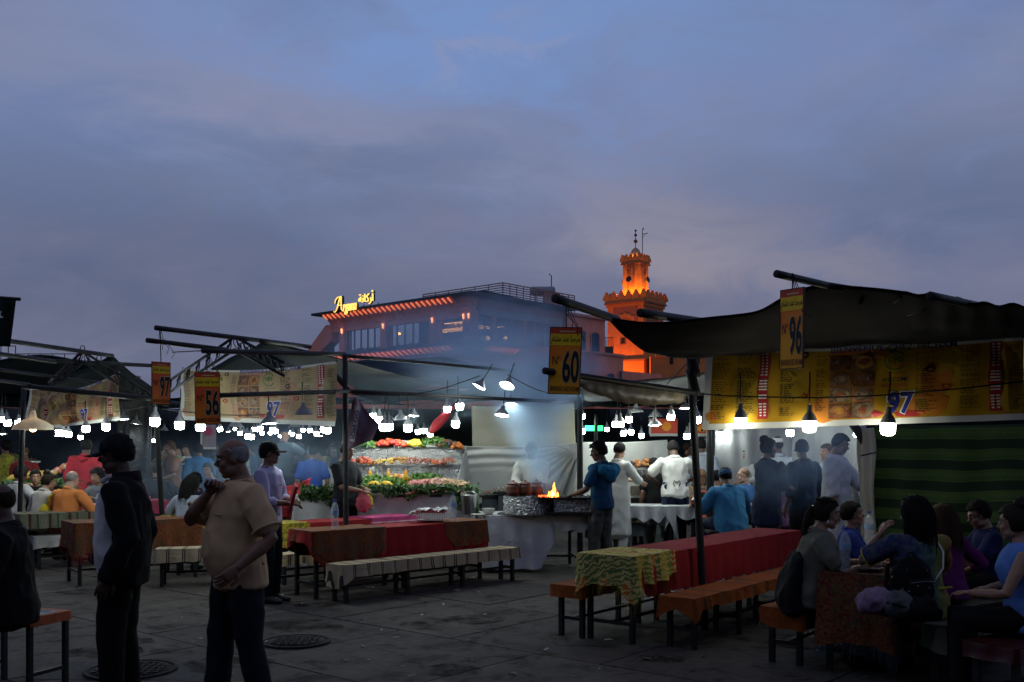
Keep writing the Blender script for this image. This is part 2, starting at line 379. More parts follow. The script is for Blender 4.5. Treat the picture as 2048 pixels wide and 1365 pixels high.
# ================================================================== corner restaurant behind the stalls
PINK = plain('pink_plaster', (0.78, 0.265, 0.17), 0.92, 0, 0.16, 0.9, 0.25, 25, 0.01)
PINKD = plain('pink_plaster_trim', (0.55, 0.24, 0.18), 0.9, 0, 0.14, 2, 0.2, 25, 0.01)
TILE = plain('dark_green_roof', (0.018, 0.035, 0.042), 0.75, 0, 0.35, 3, 0.3, 12, 0.02)
PALE = plain('pale_beam', (0.42, 0.40, 0.36), 0.8, 0, 0.15, 2)
SHUT = plain('blue_shutter', (0.035, 0.075, 0.13), 0.6, 0, 0.2, 3)
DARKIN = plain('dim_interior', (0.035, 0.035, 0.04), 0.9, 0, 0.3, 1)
STREAKO = emit('orange_light_streak', (1.0, 0.26, 0.10), 0.85)  # glow of the streaks that imitate light on the frieze
LAMPY = emit('yellow_lamp', (1.0, 0.52, 0.13), 4.0)
t = newmat('window_glass', 0.08); t.color((0.12, 0.15, 0.19)); t.b.inputs['Alpha'].default_value = 0.28; GLASS = t.m
arg = empty('corner_restaurant', (-2.3, 55, 0)); tag(arg, 'two-sided terracotta corner restaurant with lit eaves and a glowing roof sign', 'building')
E1 = Vector((-0.747, 0.664, 0)); E2 = Vector((0.664, 0.747, 0)); N1 = Vector((-0.664, -0.747, 0)); N2 = Vector((0.747, -0.664, 0))
def A(e, a, d, z):                       # e=1 left face, 2 right face; a along, d outward, z height; local to the building
    return (E1 * a + N1 * d if e == 1 else E2 * a + N2 * d) + Vector((0, 0, z))
def abox(mb, e, a0, a1, d0, d1, z0, z1, mi=0):
    vs_ = [A(e, a, d, z) for a in (a0, a1) for d in (d0, d1) for z in (z0, z1)]
    mb.add(vs_, [(0, 1, 3, 2), (4, 6, 7, 5), (0, 4, 5, 1), (2, 3, 7, 6), (0, 2, 6, 4), (1, 5, 7, 3)], mi)
    return mb
def apart(name, m, e, a0, a1, d0, d1, z0, z1, parent=arg): return abox(MB(), e, a0, a1, d0, d1, z0, z1).build(name, m, parent)
LEN1, LEN2 = 12.2, 8.2
# lower storeys and floors
mb = MB(); abox(mb, 1, -0.05, LEN1 + 4, -8, -0.05, 0, 6.6); mb.build('lower_storeys', PINK, arg)
apart('lower_storeys_side', PINK, 2, 0.05, LEN2 + 11, -7, -0.06, 0, 6.65)
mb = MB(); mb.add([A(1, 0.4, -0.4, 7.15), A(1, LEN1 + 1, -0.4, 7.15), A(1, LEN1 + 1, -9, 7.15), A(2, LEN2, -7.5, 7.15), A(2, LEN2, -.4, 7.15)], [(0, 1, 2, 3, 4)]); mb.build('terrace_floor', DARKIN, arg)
# parapet band of the top storey
apart('parapet', SHUT, 1, 0.3, LEN1 + .6, -0.25, 0.0, 7.1, 7.62)
apart('parapet_side', PINK, 2, 0.3, LEN2, -0.25, 0.0, 6.5, 7.62)
# columns
for a in (0.25, 2.95, 7.2, 11.1): apart('column', PINK, 1, a - .3 + (.1 if a > 1 else 0), a + .3, -0.55, 0.06, 7.42, 9.2)
for a in (2.0, 4.6, 7.9): apart('column', PINK, 2, a - .1, a + .1, -0.3, 0.03, 7.42, 9.0)
for a in (0.05, 0.45, 2.95, 7.2, 11.1): MB().loft([A(1, a, .12, 8.98), A(1, a, .10, 8.72)], [.06, .045], 8).build('column_lamp', emit('column_lamp_glow', (1.0, .45, .2), 2.2), arg)
# column capitals flare out under the corner
mb = MB()
for i in range(5):
    w = 0.32 + 0.075 * i; abox(mb, 1, 0.25 - w, 0.25 + w, -0.3, 0.06 + .12 * i, 9.0 + .22 * i, 9.22 + .22 * i)
mb.build('corner_capital', PINK, arg)
# lintel with fluted, flared frieze and glowing streaks standing in for lit flutes
def fluted(e, a0, a1, z0, z1, out, n, name, lamps=True, lm=STREAKO):
    def fn(u_, v_):
        a = lerp(a0, a1, u_); z = lerp(z0, z1, v_)
        d = 0.05 + out * v_ ** 1.8 + 0.05 * abs(math.sin(math.pi * u_ * n))
        return A(e, a, d, z)
    fr = MB().grid(fn, n * 6, 6).build(name, PINK, arg, True)
    if lamps:  # emissive strokes shaped like the light on each flute, not fittings
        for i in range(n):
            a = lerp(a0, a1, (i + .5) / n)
            mb = MB().loft([A(e, a, out * .42 + .20, z1 - .30), A(e, a, out * .62 + .20, z1 - .2), A(e, a, out + .12, z1 - .06)], [.02, .05, .05], 6); mb.build('light_streak', lm, fr)
    return fr
apart('lintel', PINK, 1, 0.6, LEN1, -0.3, 0.02, 8.85, 9.16)
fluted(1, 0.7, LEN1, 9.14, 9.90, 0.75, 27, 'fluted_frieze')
apart('roof_beam', PALE, 2, 0.9, LEN2 - .1, -0.25, 0.04, 9.0, 9.45)
apart('roof_beam_upper', PINKD, 2, 0.6, LEN2 - .1, -0.4, 0.1, 9.45, 9.9)
# eaves: dark sloping roof slabs on both faces
def eave(e, a0, a1, z0, z1, d_out, name, rise=0.5):
    vs_ = [A(e, -d_out, d_out, z0), A(e, a1, d_out, z0), A(e, a1, d_out, z0 + .14), A(e, -d_out, d_out, z0 + .14), A(e, 1.2, -1.2, z1), A(e, a1, -1.2, z1), A(e, 1.2, -1.2, z0), A(e, a1, -1.2, z0)]
    return MB().add(vs_, [(0, 1, 2, 3), (3, 2, 5, 4), (0, 6, 7, 1), (6, 4, 5, 7), (0, 3, 4, 6), (1, 7, 5, 2)]).build(name, TILE, arg)
eave(1, -0.95, LEN1 + .9, 9.9, 10.45, 0.95, 'eave')
eave(2, -0.95, LEN2 + 0.2, 9.91, 10.44, 0.95, 'eave_side')
mb = MB().add([A(1, 0, -1.2, 10.42), A(1, LEN1, -1.2, 10.42), A(1, LEN1, -8, 10.42), A(2, LEN2, -7, 10.42), A(2, LEN2, -1.2, 10.42)], [(0, 1, 2, 3, 4)]); mb.build('roof', TILE, arg)
# roof tiles on the lower eave that runs round the first floor
eave(1, -1.3, LEN1 + 1.5, 7.2, 7.64, 1.3, 'lower_eave'); eave(2, -1.3, 3.4, 7.21, 7.63, 1.3, 'lower_eave_side')
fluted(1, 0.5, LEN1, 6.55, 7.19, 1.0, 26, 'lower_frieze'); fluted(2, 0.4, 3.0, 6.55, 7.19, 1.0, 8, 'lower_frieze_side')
# glazing of the top storey: left face open with mullions and plants, right face glass
for a0, a1, n in ((7.6, 10.8, 5), (3.4, 6.9, 5)):
    for i in range(n + 1):
        a = lerp(a0, a1, i / n); apart('mullion', SHUT, 1, a - .04, a + .04, -0.2, -0.12, 7.42, 8.85)
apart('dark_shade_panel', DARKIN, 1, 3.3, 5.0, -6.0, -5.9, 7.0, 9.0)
apart('rear_wall', PINKD, 1, 0.4, 3.1, -7.0, -6.9, 7.0, 9.9)
for a0, a1 in ((0.75, 2.0), (2.1, 4.5), (4.7, 7.7)): apart('pane', GLASS, 2, a0, a1, -0.14, -0.12, 7.46, 8.98)
for a in (0.7, 1.3, 3.3, 5.6, 6.6, 7.2): apart('mullion', SHUT if a < 5 else PALE, 2, a - .035, a + .035, -0.16, -0.08, 7.42, 9.0)
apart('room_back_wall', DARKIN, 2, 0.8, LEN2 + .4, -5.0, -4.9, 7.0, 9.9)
# beams lit from below inside the terrace
for i in range(11):
    a = 0.9 + i * 0.42
    mb = abox(MB(), 1, a, a + .09, -3.2, -1.2, 8.55, 8.72); o = mb.build('ceiling_beam', PINKD, arg)
    abox(MB(), 1, a + .02, a + .07, -2.9, -1.5, 8.53, 8.548).build('strip_light', LAMPY, o)
for i in range(7):
    a = 0.9 + i * 0.55
    o = abox(MB(), 2, a, a + .1, -3.4, -1.0, 8.75, 8.9).build('ceiling_beam', PINKD, arg)
    abox(MB(), 2, a + .02, a + .08, -3.0, -1.4, 8.73, 8.748).build('strip_light', LAMPY, o)
for e, a, d, z in ((1, 4.0, -2, 7.75), (1, 1.1, -1.5, 8.05), (2, 1.8, -2, 8.1), (2, 1.95, -2.2, 8.12), (2, 3.6, -2, 7.95), (2, 4.1, -2.5, 8.15), (2, 5.1, -2, 8.15), (1, 9.2, -3, 8.75), (1, 2.9, -.5, 7.0)):
    MB().lathe([(0.02, .16), (.09, .1), (.13, 0), (0, 0)], A(e, a, d, z), 10).build('pendant_lamp', LAMPY, arg)
# terrace planters
for e, a0, a1 in ((1, 7.3, 10.9), (1, 3.4, 6.9)):
    mb = MB()
    for i in range(380):
        a = rng.uniform(a0, a1); h = 0.34 * abs(nz(a * 1.3, e)) + 0.1; p = A(e, a, rng.uniform(-.5, -.25), 7.42 + rng.random() * (h + .12))
        q = Vector((rng.uniform(-1, 1), rng.uniform(-1, 1), rng.uniform(-.3, 1))).normalized() * 0.14; s_ = q.orthogonal().normalized() * 0.05
        mb.add([p, p + q * .5 + s_, p + q, p + q * .5 - s_], [(0, 1, 2, 3)])
    mb.build('planter_leaves', plain('dark_leaf', (0.03, 0.055, 0.025), 0.7), arg, kind='stuff')
# sloping stair wing at the left end
def sw(a, z, d): return A(1, a, d, z)
mb = MB()
pr = [(LEN1, 9.35), (LEN1 + .5, 9.35), (LEN1 + 3.9, 6.75), (LEN1 + 3.9, 6.1), (LEN1, 8.3)]
vs_ = [sw(a, z, .1) for a, z in pr] + [sw(a, z, -.6) for a, z in pr]
mb.add(vs_, [(4, 3, 2, 1, 0), (5, 6, 7, 8, 9)] + [(i, (i + 1) % 5, 5 + (i + 1) % 5, 5 + i) for i in range(5)]); mb.build('sloping_wing', PINK, arg)
apart('wing_base', PINK, 1, LEN1, LEN1 + 3.9, -.5, 0.0, 5.8, 6.5)
for i in range(7):
    a = LEN1 + .25 + i * 0.5; ztop = 8.3 - (a - LEN1) * 0.56
    apart('mullion', PINKD if i % 2 else SHUT, 1, a, a + .11, -.4, -.1, 6.4, ztop + .2)
# pink block on the right of the restaurant
pb = empty('pink_house', (3.2, 61.2, 0)); tag(pb, 'pink plaster house with blue arched shutters and a railed roof terrace', 'building')
def B(a, d, z): return E2 * a + N2 * d + Vector((0, 0, z))
def bbox(name, m, a0, a1, d0, d1, z0, z1, parent=pb):
    vs_ = [B(a, d, z) for a in (a0, a1) for d in (d0, d1) for z in (z0, z1)]
    return MB().add(vs_, [(0, 1, 3, 2), (4, 6, 7, 5), (0, 4, 5, 1), (2, 3, 7, 6), (0, 2, 6, 4), (1, 5, 7, 3)]).build(name, m, parent)
bbox('wall', PINK, 0.0, 4.1, -6, 0.1, 6.62, 9.75)
bbox('cornice', PINKD, -0.1, 4.25, -6.1, 0.28, 9.75, 9.9)
bbox('ledge', PINKD, -0.05, 4.15, -6, 0.2, 7.5, 7.62)
bbox('lower_wall', PINK, 1.9, 5.0, -6, 0.9, 0.0, 7.4)
bbox('terrace_edge', PINKD, 1.85, 5.05, -6, 1.0, 7.4, 7.56)
def arched(name, a0, a1, z0, z1, d, parent=pb):
    n = 10; c = (a0 + a1) / 2; w = (a1 - a0) / 2; pts = [(a0, z0), (a1, z0), (a1, z1)] + [(c + w * math.cos(math.pi * i / n), z1 + w * .45 * math.sin(math.pi * i / n)) for i in range(1, n)] + [(a0, z1)]
    k = len(pts); vs_ = [B(a, d, z) for a, z in pts] + [B(a, d - .12, z) for a, z in pts]
    o = MB().add(vs_, [tuple(range(k)), tuple(reversed(range(k, 2 * k)))] + [(i, k + i, k + (i + 1) % k, (i + 1) % k) for i in range(k)]).build(name, SHUT, parent)
    fr = MB(); 
    for i in range(k):
        if i == 0: continue
        p, q = pts[i], pts[(i + 1) % k]; fr.loft([B(p[0], d + .01, p[1]), B(q[0], d + .01, q[1])], 0.05, 6)
    fr.build('window_surround', PINKD, o)
    for i in range(1, 5): pass
    return o
arched('shutter_window', 0.1, 0.7, 7.7, 8.75, 0.13); arched('shutter_window', 1.2, 2.0, 7.7, 8.75, 0.13); arched('shutter_window', 2.55, 3.45, 7.62, 8.7, 0.13)
arched('arched_window', 3.1, 3.95, 5.2, 6.1, 0.93); arched('doorway', 4.4, 4.8, 4.6, 6.4, 0.93)
# railing on the roof: posts and slats
RAIL = plain('rail_red', (0.30, 0.14, 0.12), 0.7)
def railing(p0, p1, z, n, rows_, name='roof_railing', parent=pb):
    r = MB().loft([p0 + Vector((0, 0, z + 1.2)), p1 + Vector((0, 0, z + 1.2))], 0.035, 6).build(name, RAIL, parent)
    for i in range(n + 1):
        p = p0.lerp(p1, i / n); MB().loft([p + Vector((0, 0, z)), p + Vector((0, 0, z + 1.2))], 0.03, 6).build('post', RAIL, r)
    for k in range(rows_):
        zz = z + 0.22 + k * 0.98 / rows_; MB().loft([p0 + Vector((0, 0, zz)), p1 + Vector((0, 0, zz))], 0.032, 4).build('rail', RAIL, r)
railing(B(-3.4, -2.0, 0), B(3.6, -2.0, 0), 10.3, 11, 7); railing(B(-3.4, -9.0, 0), B(-3.4, -2.0, 0), 10.3, 6, 7)
bbox('rail_panel', RAIL, 0.4, 2.0, -1.97, -1.9, 10.4, 11.45)
bbox('roof_deck', PINKD, -3.8, 3.8, -6, -1.7, 9.86, 10.3)
tk = empty('water_tank', B(1.2, -2.7, 10.3) + Vector((3.2, 61.2, 0))); tag(tk, 'grey cylinder water tank on the pink house roof behind the railing', 'tank')
MB().loft([(-.72, 0, 1.3), (.72, 0, 1.3)], 0.3, 16, dome=.3).build('drum', plain('galvanised', (0.22, 0.23, 0.25), 0.5, 0.5), tk, True)
for x in (-.5, .5): MB().box((x, 0, .5), (.08, .4, 1.02)).build('leg', IRON, tk)
MB().loft([(.55, 0, 1.5), (.55, 0, 2.3), (.4, 0, 2.4)], 0.03, 6).build('vent_pipe', IRON, tk)
# white balcony chairs and a dark awning edge between house and minaret
bt = empty('balcony_railing', (6.30, 66.0, 7.56)); tag(bt, 'thin dark balcony railing between the pink house and the minaret', 'railing')
for i in range(9): MB().loft([(i * .1 - .4, 0, 0), (i * .1 - .4, 0, 1.3)], 0.015, 5).build('bar', IRON, bt)
MB().loft([(-.42, 0, 1.3), (.42, 0, 1.3)], 0.02, 5).build('top_rail', IRON, bt); MB().box((0, 0, .45), (.84, .05, .5)).build('lower_screen', plain('dark_screen', (.05, .05, .055)), bt)
MB().loft([(-.4, 0, 1.3), (-.4, 0, 2.8)], 0.02, 5).build('antenna_pole', IRON, bt)

# glowing roof sign of the restaurant
sg = empty('roof_sign', Vector((-2.3, 55, 0)) + A(1, 10.55, 1.05, 10.12)); sg.scale = (.84, .84, .72); tag(sg, 'glowing yellow script roof sign reading Argana in Latin and Arabic', 'sign')
GLOW = emit('sign_yellow', (1.0, 0.60, 0.13), 1.5); BACK = plain('sign_backing', (0.02, 0.03, 0.035), 0.7)
def on_sign(vs_, fs, z, d, name, m, thick):
    k = len(vs_); q = [E1 * (-x) + N1 * d + Vector((0, 0, y)) for x, y in vs_]; q2 = [p - N1 * thick for p in q]
    edges = {}
    for f in fs:
        for i in range(len(f)):
            a, b = f[i], f[(i + 1) % len(f)]
            if (b, a) in edges: edges.pop((b, a))
            else: edges[(a, b)] = 1
    mb = MB().add(q + q2, [tuple(f) for f in fs] + [tuple(k + i for i in reversed(f)) for f in fs] + [(a, a + k, b + k, b) for a, b in edges])
    return mb.build(name, m, sg)
def outline(s, box, bold, shear):
    return text_fit(s, *box, bold=bold, shear=shear)
def script_stroke(pts, rads, name, m, d, x0, y0, w, h):
    q = [E1 * (-(x0 + x * w)) + N1 * d + Vector((0, 0, y0 + y * h)) for x, y in pts]
    n = 36; qq = [catmull(q, i / n) for i in range(n + 1)]; rr = [lerp(rads[int(i / n * (len(rads) - 1))], rads[min(int(i / n * (len(rads) - 1)) + 1, len(rads) - 1)], (i / n * (len(rads) - 1)) % 1) for i in range(n + 1)]
    return MB().loft(qq, rr, 7).build(name, m, sg, True)
def sign_letters(m, d, grow, tagp):
    A_ = [(0.0, .12), (.10, .0), (.35, .25), (.62, .85), (.78, 1.05), (.80, .6), (.82, .2), (.90, .06)]
    A2 = [(.12, .62), (.18, .85), (.42, 1.02), (.66, 1.04)]; A3 = [(.40, .40), (.62, .46), (.9, .42)]
    for s_, r_ in ((A_, [.02, .035, .045, .06, .055, .045, .035, .03]), (A2, [.02, .04, .05, .03]), (A3, [.025, .035, .03])):
        script_stroke(s_, [x + grow for x in r_], 'letter_stroke', m, d, 0.0, -.35, 1.05, 1.2)
    vs_, fs = text_fit('rgana', 0.98, -.66, 2.5, .22, bold=-0.004 + grow * .35, shear=0.32); on_sign(vs_, fs, 0, d, 'latin_letters', m, .1)
    vs_, fs = text_fit('\ufe94\ufee7\ufe8e\ufedb\ufead\ufe83', 2.75, -.05, 4.35, 1.05, bold=-0.006 + grow * .35, shear=0.0); on_sign(vs_, fs, 0, d, 'arabic_letters', m, .1)
sign_letters(GLOW, 0.12, 0.0, 'lit'); sign_letters(BACK, -0.06, 0.05, 'back')
apart_ = MB()
for i in range(6): apart_.loft([E1 * (-(.3 + i * .8)) + Vector((0, 0, -.5)), E1 * (-(.3 + i * .8)) - N1 * .5 + Vector((0, 0, .1))], 0.03, 5)
apart_.build('mounting_struts', IRON, sg)

# ================================================================== minaret
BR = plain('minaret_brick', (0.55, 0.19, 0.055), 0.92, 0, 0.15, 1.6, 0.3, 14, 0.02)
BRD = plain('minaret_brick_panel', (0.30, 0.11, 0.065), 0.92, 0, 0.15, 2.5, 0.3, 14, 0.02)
YM = 85.0; zM = lambda py: CAM_Z + (HOR - py) / FPX * YM
mn = empty('minaret', ((1277 - 1024) / FPX * YM, YM + 2.0, 0), R(-37)); tag(mn, 'square brick minaret floodlit orange with stepped merlons and a small dome', 'minaret')
sS = 3.55; hS = sS / 2
def mbox(name, m, c, size, parent=mn): return MB().box(c, size).build(name, m, parent)
mbox('shaft', BR, (0, 0, zM(612) / 2), (sS, sS, zM(612)))
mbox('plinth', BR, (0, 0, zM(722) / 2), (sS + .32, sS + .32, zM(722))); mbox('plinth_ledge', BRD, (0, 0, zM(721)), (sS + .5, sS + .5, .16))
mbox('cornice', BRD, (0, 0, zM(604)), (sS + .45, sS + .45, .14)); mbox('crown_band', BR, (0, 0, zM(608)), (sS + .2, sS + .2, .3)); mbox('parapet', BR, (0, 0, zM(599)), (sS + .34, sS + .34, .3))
# (in local axes the faces seen are -y (left) and +x? both are trimmed)
def merlons(h, z0, w, hh, n, parent=mn):
    for f in range(4):
        Mz = Matrix.Rotation(f * math.pi / 2, 3, 'Z')
        for i in range(n):
            x = (i - (n - 1) / 2) * (2 * h / (n - 1)); mb = MB()
            if f % 2 and i in (0, n - 1): continue
            for k, (ww, a, b) in enumerate(((1.0, 0, .36), (.76, .36, .56), (.5, .56, .78), (.24, .78, 1.0))):
                mb.box(Mz @ Vector((x, -h, z0 + (a + b) / 2 * hh)), (w * ww, .22, (b - a) * hh), 0, Mz)
            mb.build('merlon', BR, parent)
merlons(hS + .06, zM(596.5), 0.66, 0.72, 6)
for f in range(4):                                    # sunk panels with a lobed blind arch
    Mz = Matrix.Rotation(f * math.pi / 2, 3, 'Z')
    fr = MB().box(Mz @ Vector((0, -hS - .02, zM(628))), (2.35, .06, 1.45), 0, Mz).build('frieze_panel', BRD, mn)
    mb = MB()
    for k in range(5): mb.lathe([(0.0, 0), (.2, 0), (.2, .05), (0, .05)], Mz @ Vector(((k - 2) * .38, -hS - .05, zM(636) + (.18 if k in (1, 3) else .3 if k == 2 else 0))), 10, 0, Mz @ Matrix.Rotation(R(90), 3, 'X'))
    mb.build('lobed_arch', BR, fr)
    wn_ = MB().box(Mz @ Vector((-.2, -hS - .01, zM(680))), (.34, .06, .42), 0, Mz).build('slit_window', plain('black_void', (.012, .012, .014)), mn)
    mb = MB()
    for dx, dz, sx, sz in ((-.24, 0, .06, .62), (.24, 0, .06, .62), (0, -.31, .54, .06)): mb.box(Mz @ Vector((-.2 + dx, -hS - .03, zM(680) + dz)), (sx, .08, sz), 0, Mz)
    mb.build('window_frame', BRD, wn_)
# lantern
sL = 1.62; hL = sL / 2; zl0, zl1 = zM(598), zM(520)
for sx in (-1, 1):
    for sy in (-1, 1): mbox('corner_pier', BR, (sx * (hL - .22), sy * (hL - .22), (zl0 + zl1) / 2), (.44, .44, zl1 - zl0))
mbox('lantern_core', BR, (0, 0, (zl0 + zl1) / 2), (sL - .3, sL - .3, zl1 - zl0))
for f in range(4):
    Mz = Matrix.Rotation(f * math.pi / 2, 3, 'Z')
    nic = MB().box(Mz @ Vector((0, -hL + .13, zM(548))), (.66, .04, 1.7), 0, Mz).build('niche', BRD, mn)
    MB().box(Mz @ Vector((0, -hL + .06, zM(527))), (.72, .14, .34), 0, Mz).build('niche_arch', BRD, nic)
    mb = MB().lathe([(.06, 0), (.11, .12), (.26, .34), (.28, .36), (.1, .1), (0, .05)], Mz @ Vector((.02, -hL - .08, zM(556))), 12, 0, Mz @ Matrix.Rotation(R(80), 3, 'X'))
    mb.build('loudspeaker', plain('speaker_grey', (.12, .12, .12)), mn)
mbox('lantern_cornice', BRD, (0, 0, zM(522)), (sL + .3, sL + .3, .12)); mbox('lantern_parapet', BR, (0, 0, zM(519)), (sL + .2, sL + .2, .3))
merlons(hL + .02, zM(516.5), 0.42, 0.62, 5)
MB().lathe([(.47, 0), (.5, .25), (.5, .45), (.44, .72), (.33, .95), (.16, 1.12), (.03, 1.2)], (0, 0, zM(514)), 20).build('dome', plain('dome_plaster', (.42, .27, .16), .8), mn, True)
fin = MB().loft([(0, 0, zM(487)), (0, 0, zM(450))], 0.035, 6).build('finial_rod', IRON, mn)
for py, r_ in ((473.5, .17), (461, .135), (451.5, .1)): MB().ell((0, 0, zM(py)), r_).build('copper_ball', plain('copper', (.10, .06, .04), .4, .8), fin, True)
MB().loft([(.88, -.35, zM(512)), (.88, -.35, zM(452)), (.98, -.35, zM(450)), (1.02, -.35, zM(454))], 0.035, 6).build('mast', IRON, mn)
MB().loft([(.88, -.35, zM(463)), (1.42, -.35, zM(462.5))], 0.03, 6).loft([(.88, -.35, zM(470)), (1.2, -.35, zM(463))], 0.02, 6).build('mast_arm', IRON, mn)
# floodlights that light it
def flood(loc, aim, energy, size=R(70), color=(1.0, 0.25, 0.02), label=None, spread=0.6, radius=0.12):
    e = empty('floodlight', loc); tag(e, label, 'floodlight')
    d = (Vector(aim) - Vector(loc)).normalized(); q = d.to_track_quat('-Z', 'Y')
    h = MB().box((0, 0, .06), (.28, .2, .12)).build('housing', IRON, e); h.rotation_mode = 'QUATERNION'; h.rotation_quaternion = q
    ld = bpy.data.lights.new('lamp', 'SPOT'); ld.energy = energy; ld.color = color; ld.spot_size = size; ld.spot_blend = spread; ld.shadow_soft_size = radius
    lo = bpy.data.objects.new('lamp', ld); col.objects.link(lo); lo.parent = e; lo.rotation_mode = 'QUATERNION'; lo.rotation_quaternion = q; lo.location = d * .08
    return e
mM = Matrix.Translation(mn.location) @ Matrix.Rotation(R(-37), 4, 'Z')
for i, (x, y) in enumerate(((-.5, -1.55), (.5, -1.55), (1.55, -.5), (1.55, .5), (-1.55, -.3))):
    flood(mM @ Vector((x, y, zM(596) + .05)), mM @ Vector((x * .5, y * .5, zM(540))), 260, R(120), color=(1.0, .36, .04), label='small orange floodlight at the foot of the minaret lantern', radius=.06)['group'] = 'floodlights of the minaret lantern'
for i, (x, y) in enumerate(((-.68, -.62), (.3, -.7), (.68, -.4), (.0, -.72))):
    flood(mM @ Vector((x, y, zM(516) + .05)), mM @ Vector((0, 0, zM(496))), 44, R(120), color=(1.0, .42, .06), label='small orange floodlight at the foot of the minaret dome', radius=.04)['group'] = 'floodlights of the minaret dome'
flood(mM @ Vector((-.7, -4.6, 5.2)), mM @ Vector((-.4, -1.9, zM(700))), 3000, R(110), label='strong orange floodlight low in front of the minaret, on its left', radius=.2)
flood(mM @ Vector((4.2, -.6, 5.2)), mM @ Vector((1.9, -.2, zM(700))), 1100, R(110), label='orange floodlight low on the shaded side of the minaret', radius=.2)
# mosque roofs beside it and low far houses
lw = empty('mosque_wall', (12.2, 84, 0)); tag(lw, 'low brick mosque wall joined to the right of the minaret', 'wall')
MB().box((3.2, 1.2, zM(716) / 2), (7.5, 3, zM(716))).build('wall', BR, lw)
for i in range(6): MB().box((.2 + i * 1.2, -.35, zM(712)), (.7, .25, .4)).build('merlon', BR, lw)
for x in (1.2, 3.4): MB().box((x, -.33, zM(722)), (.3, .1, .8)).build('slit_window', MATS['black_void'], lw)
FARP = plain('far_pink_wall', (0.30, 0.13, 0.10), 0.95, 0, 0.2, 0.4)
def house(x0, x1, y0, py_top, label, wins, depth=9):
    w = (x1 - x0) / FPX * y0; h = CAM_Z + (HOR - py_top) / FPX * y0
    e = empty('far_house', ((((x0 + x1) / 2) - 1024) / FPX * y0, y0 + depth / 2, 0)); tag(e, label, 'building')
    MB().box((0, 0, h / 2), (w, depth, h)).build('wall', FARP, e); MB().box((0, -.1, h + .06), (w + .3, depth + .3, .14)).build('roof_edge', PINKD, e)
    for i in range(wins): 
        x = -w / 2 + w * (i + .5) / wins; o = MB().box((x, -depth / 2 - .02, h - 2.2), (.9, .06, 1.2)).build('window', SHUT, e); MB().box((x, -depth / 2 - .1, h - 2.86), (1.1, .2, .08)).build('sill', PINKD, o)
    for i in range(7): MB().loft([(-w / 2 + w * i / 6, -depth / 2 + .2, h), (-w / 2 + w * i / 6, -depth / 2 + .2, h + 1)], 0.03, 5).build('rail_post', IRON, e)
    MB().loft([(-w / 2, -depth / 2 + .2, h + 1), (w / 2, -depth / 2 + .2, h + 1)], 0.03, 5).build('rail', IRON, e)
house(-60, 28, 62, 724, 'low far pink house with a roof rail at the left edge', 3); house(30, 175, 66, 738, 'low far pink house between the left awning frames', 4); house(-420, -65, 58, 720, 'low far pink house beyond the left edge', 8)
house(1500, 2600, 78, 770, 'long low far pink house behind the right awning', 14)

# unseen stalls added over and behind the viewer to block sky light
BLOCKT = plain('sky_block_tarp', (0.02, 0.022, 0.024), .9)
for k, x0 in enumerate((-11, -5.5, 0, 5.5, 11)):
    e = empty('sky_block_stall', (x0, -2, 0)); tag(e, 'unseen stall added to block sky light with dark tarp roof, %s' % ('far left', 'left', 'where the viewer stands', 'right', 'far right')[k], 'stall')
    MB().grid(lambda a, b: ((a - .5) * 5.45, lerp(4.7, -5, b), 3.12 - .25 * abs(2 * b - 1) * .2 - .12 * math.sin(math.pi * a) * math.sin(math.pi * b)), 10, 10).build('roof', BLOCKT, e, True, solid=.01)
    for sx in (-2.6, 2.6):
        for yy in (-4.9,): MB().loft([(sx, yy, 0), (sx, yy, 3.05)], .035, 8).build('post', IRON, e)
    MB().box((0, -4.95, 1.5), (5.3, .03, 3.0)).build('rear_cloth', BLOCKT, e)
# out-of-view cafe blocks, added behind the viewer to cut low sky light
for k, (x0, w_, h_) in enumerate(((-26, 24, 10.5), (0, 27, 12.0), (28, 26, 9.5))):
    e = empty('sky_block_cafe', (x0, -16, 0)); tag(e, ('unseen terracotta cafe added to block low sky light, left', 'unseen terracotta cafe added to block low sky light, middle', 'unseen terracotta cafe added to block low sky light, right')[k], 'building')
    MB().box((0, 0, h_ / 2), (w_, 8, h_)).build('wall', FARP, e); MB().box((0, 0, h_ + .1), (w_ + .4, 8.4, .2)).build('roof_edge', PINKD, e)
    for i in range(8):
        for j in range(2): MB().box((-w_ / 2 + w_ * (i + .5) / 8, 4.02, 4.6 + j * 3.2), (1.1, .06, 1.6)).build('window', SHUT, e)
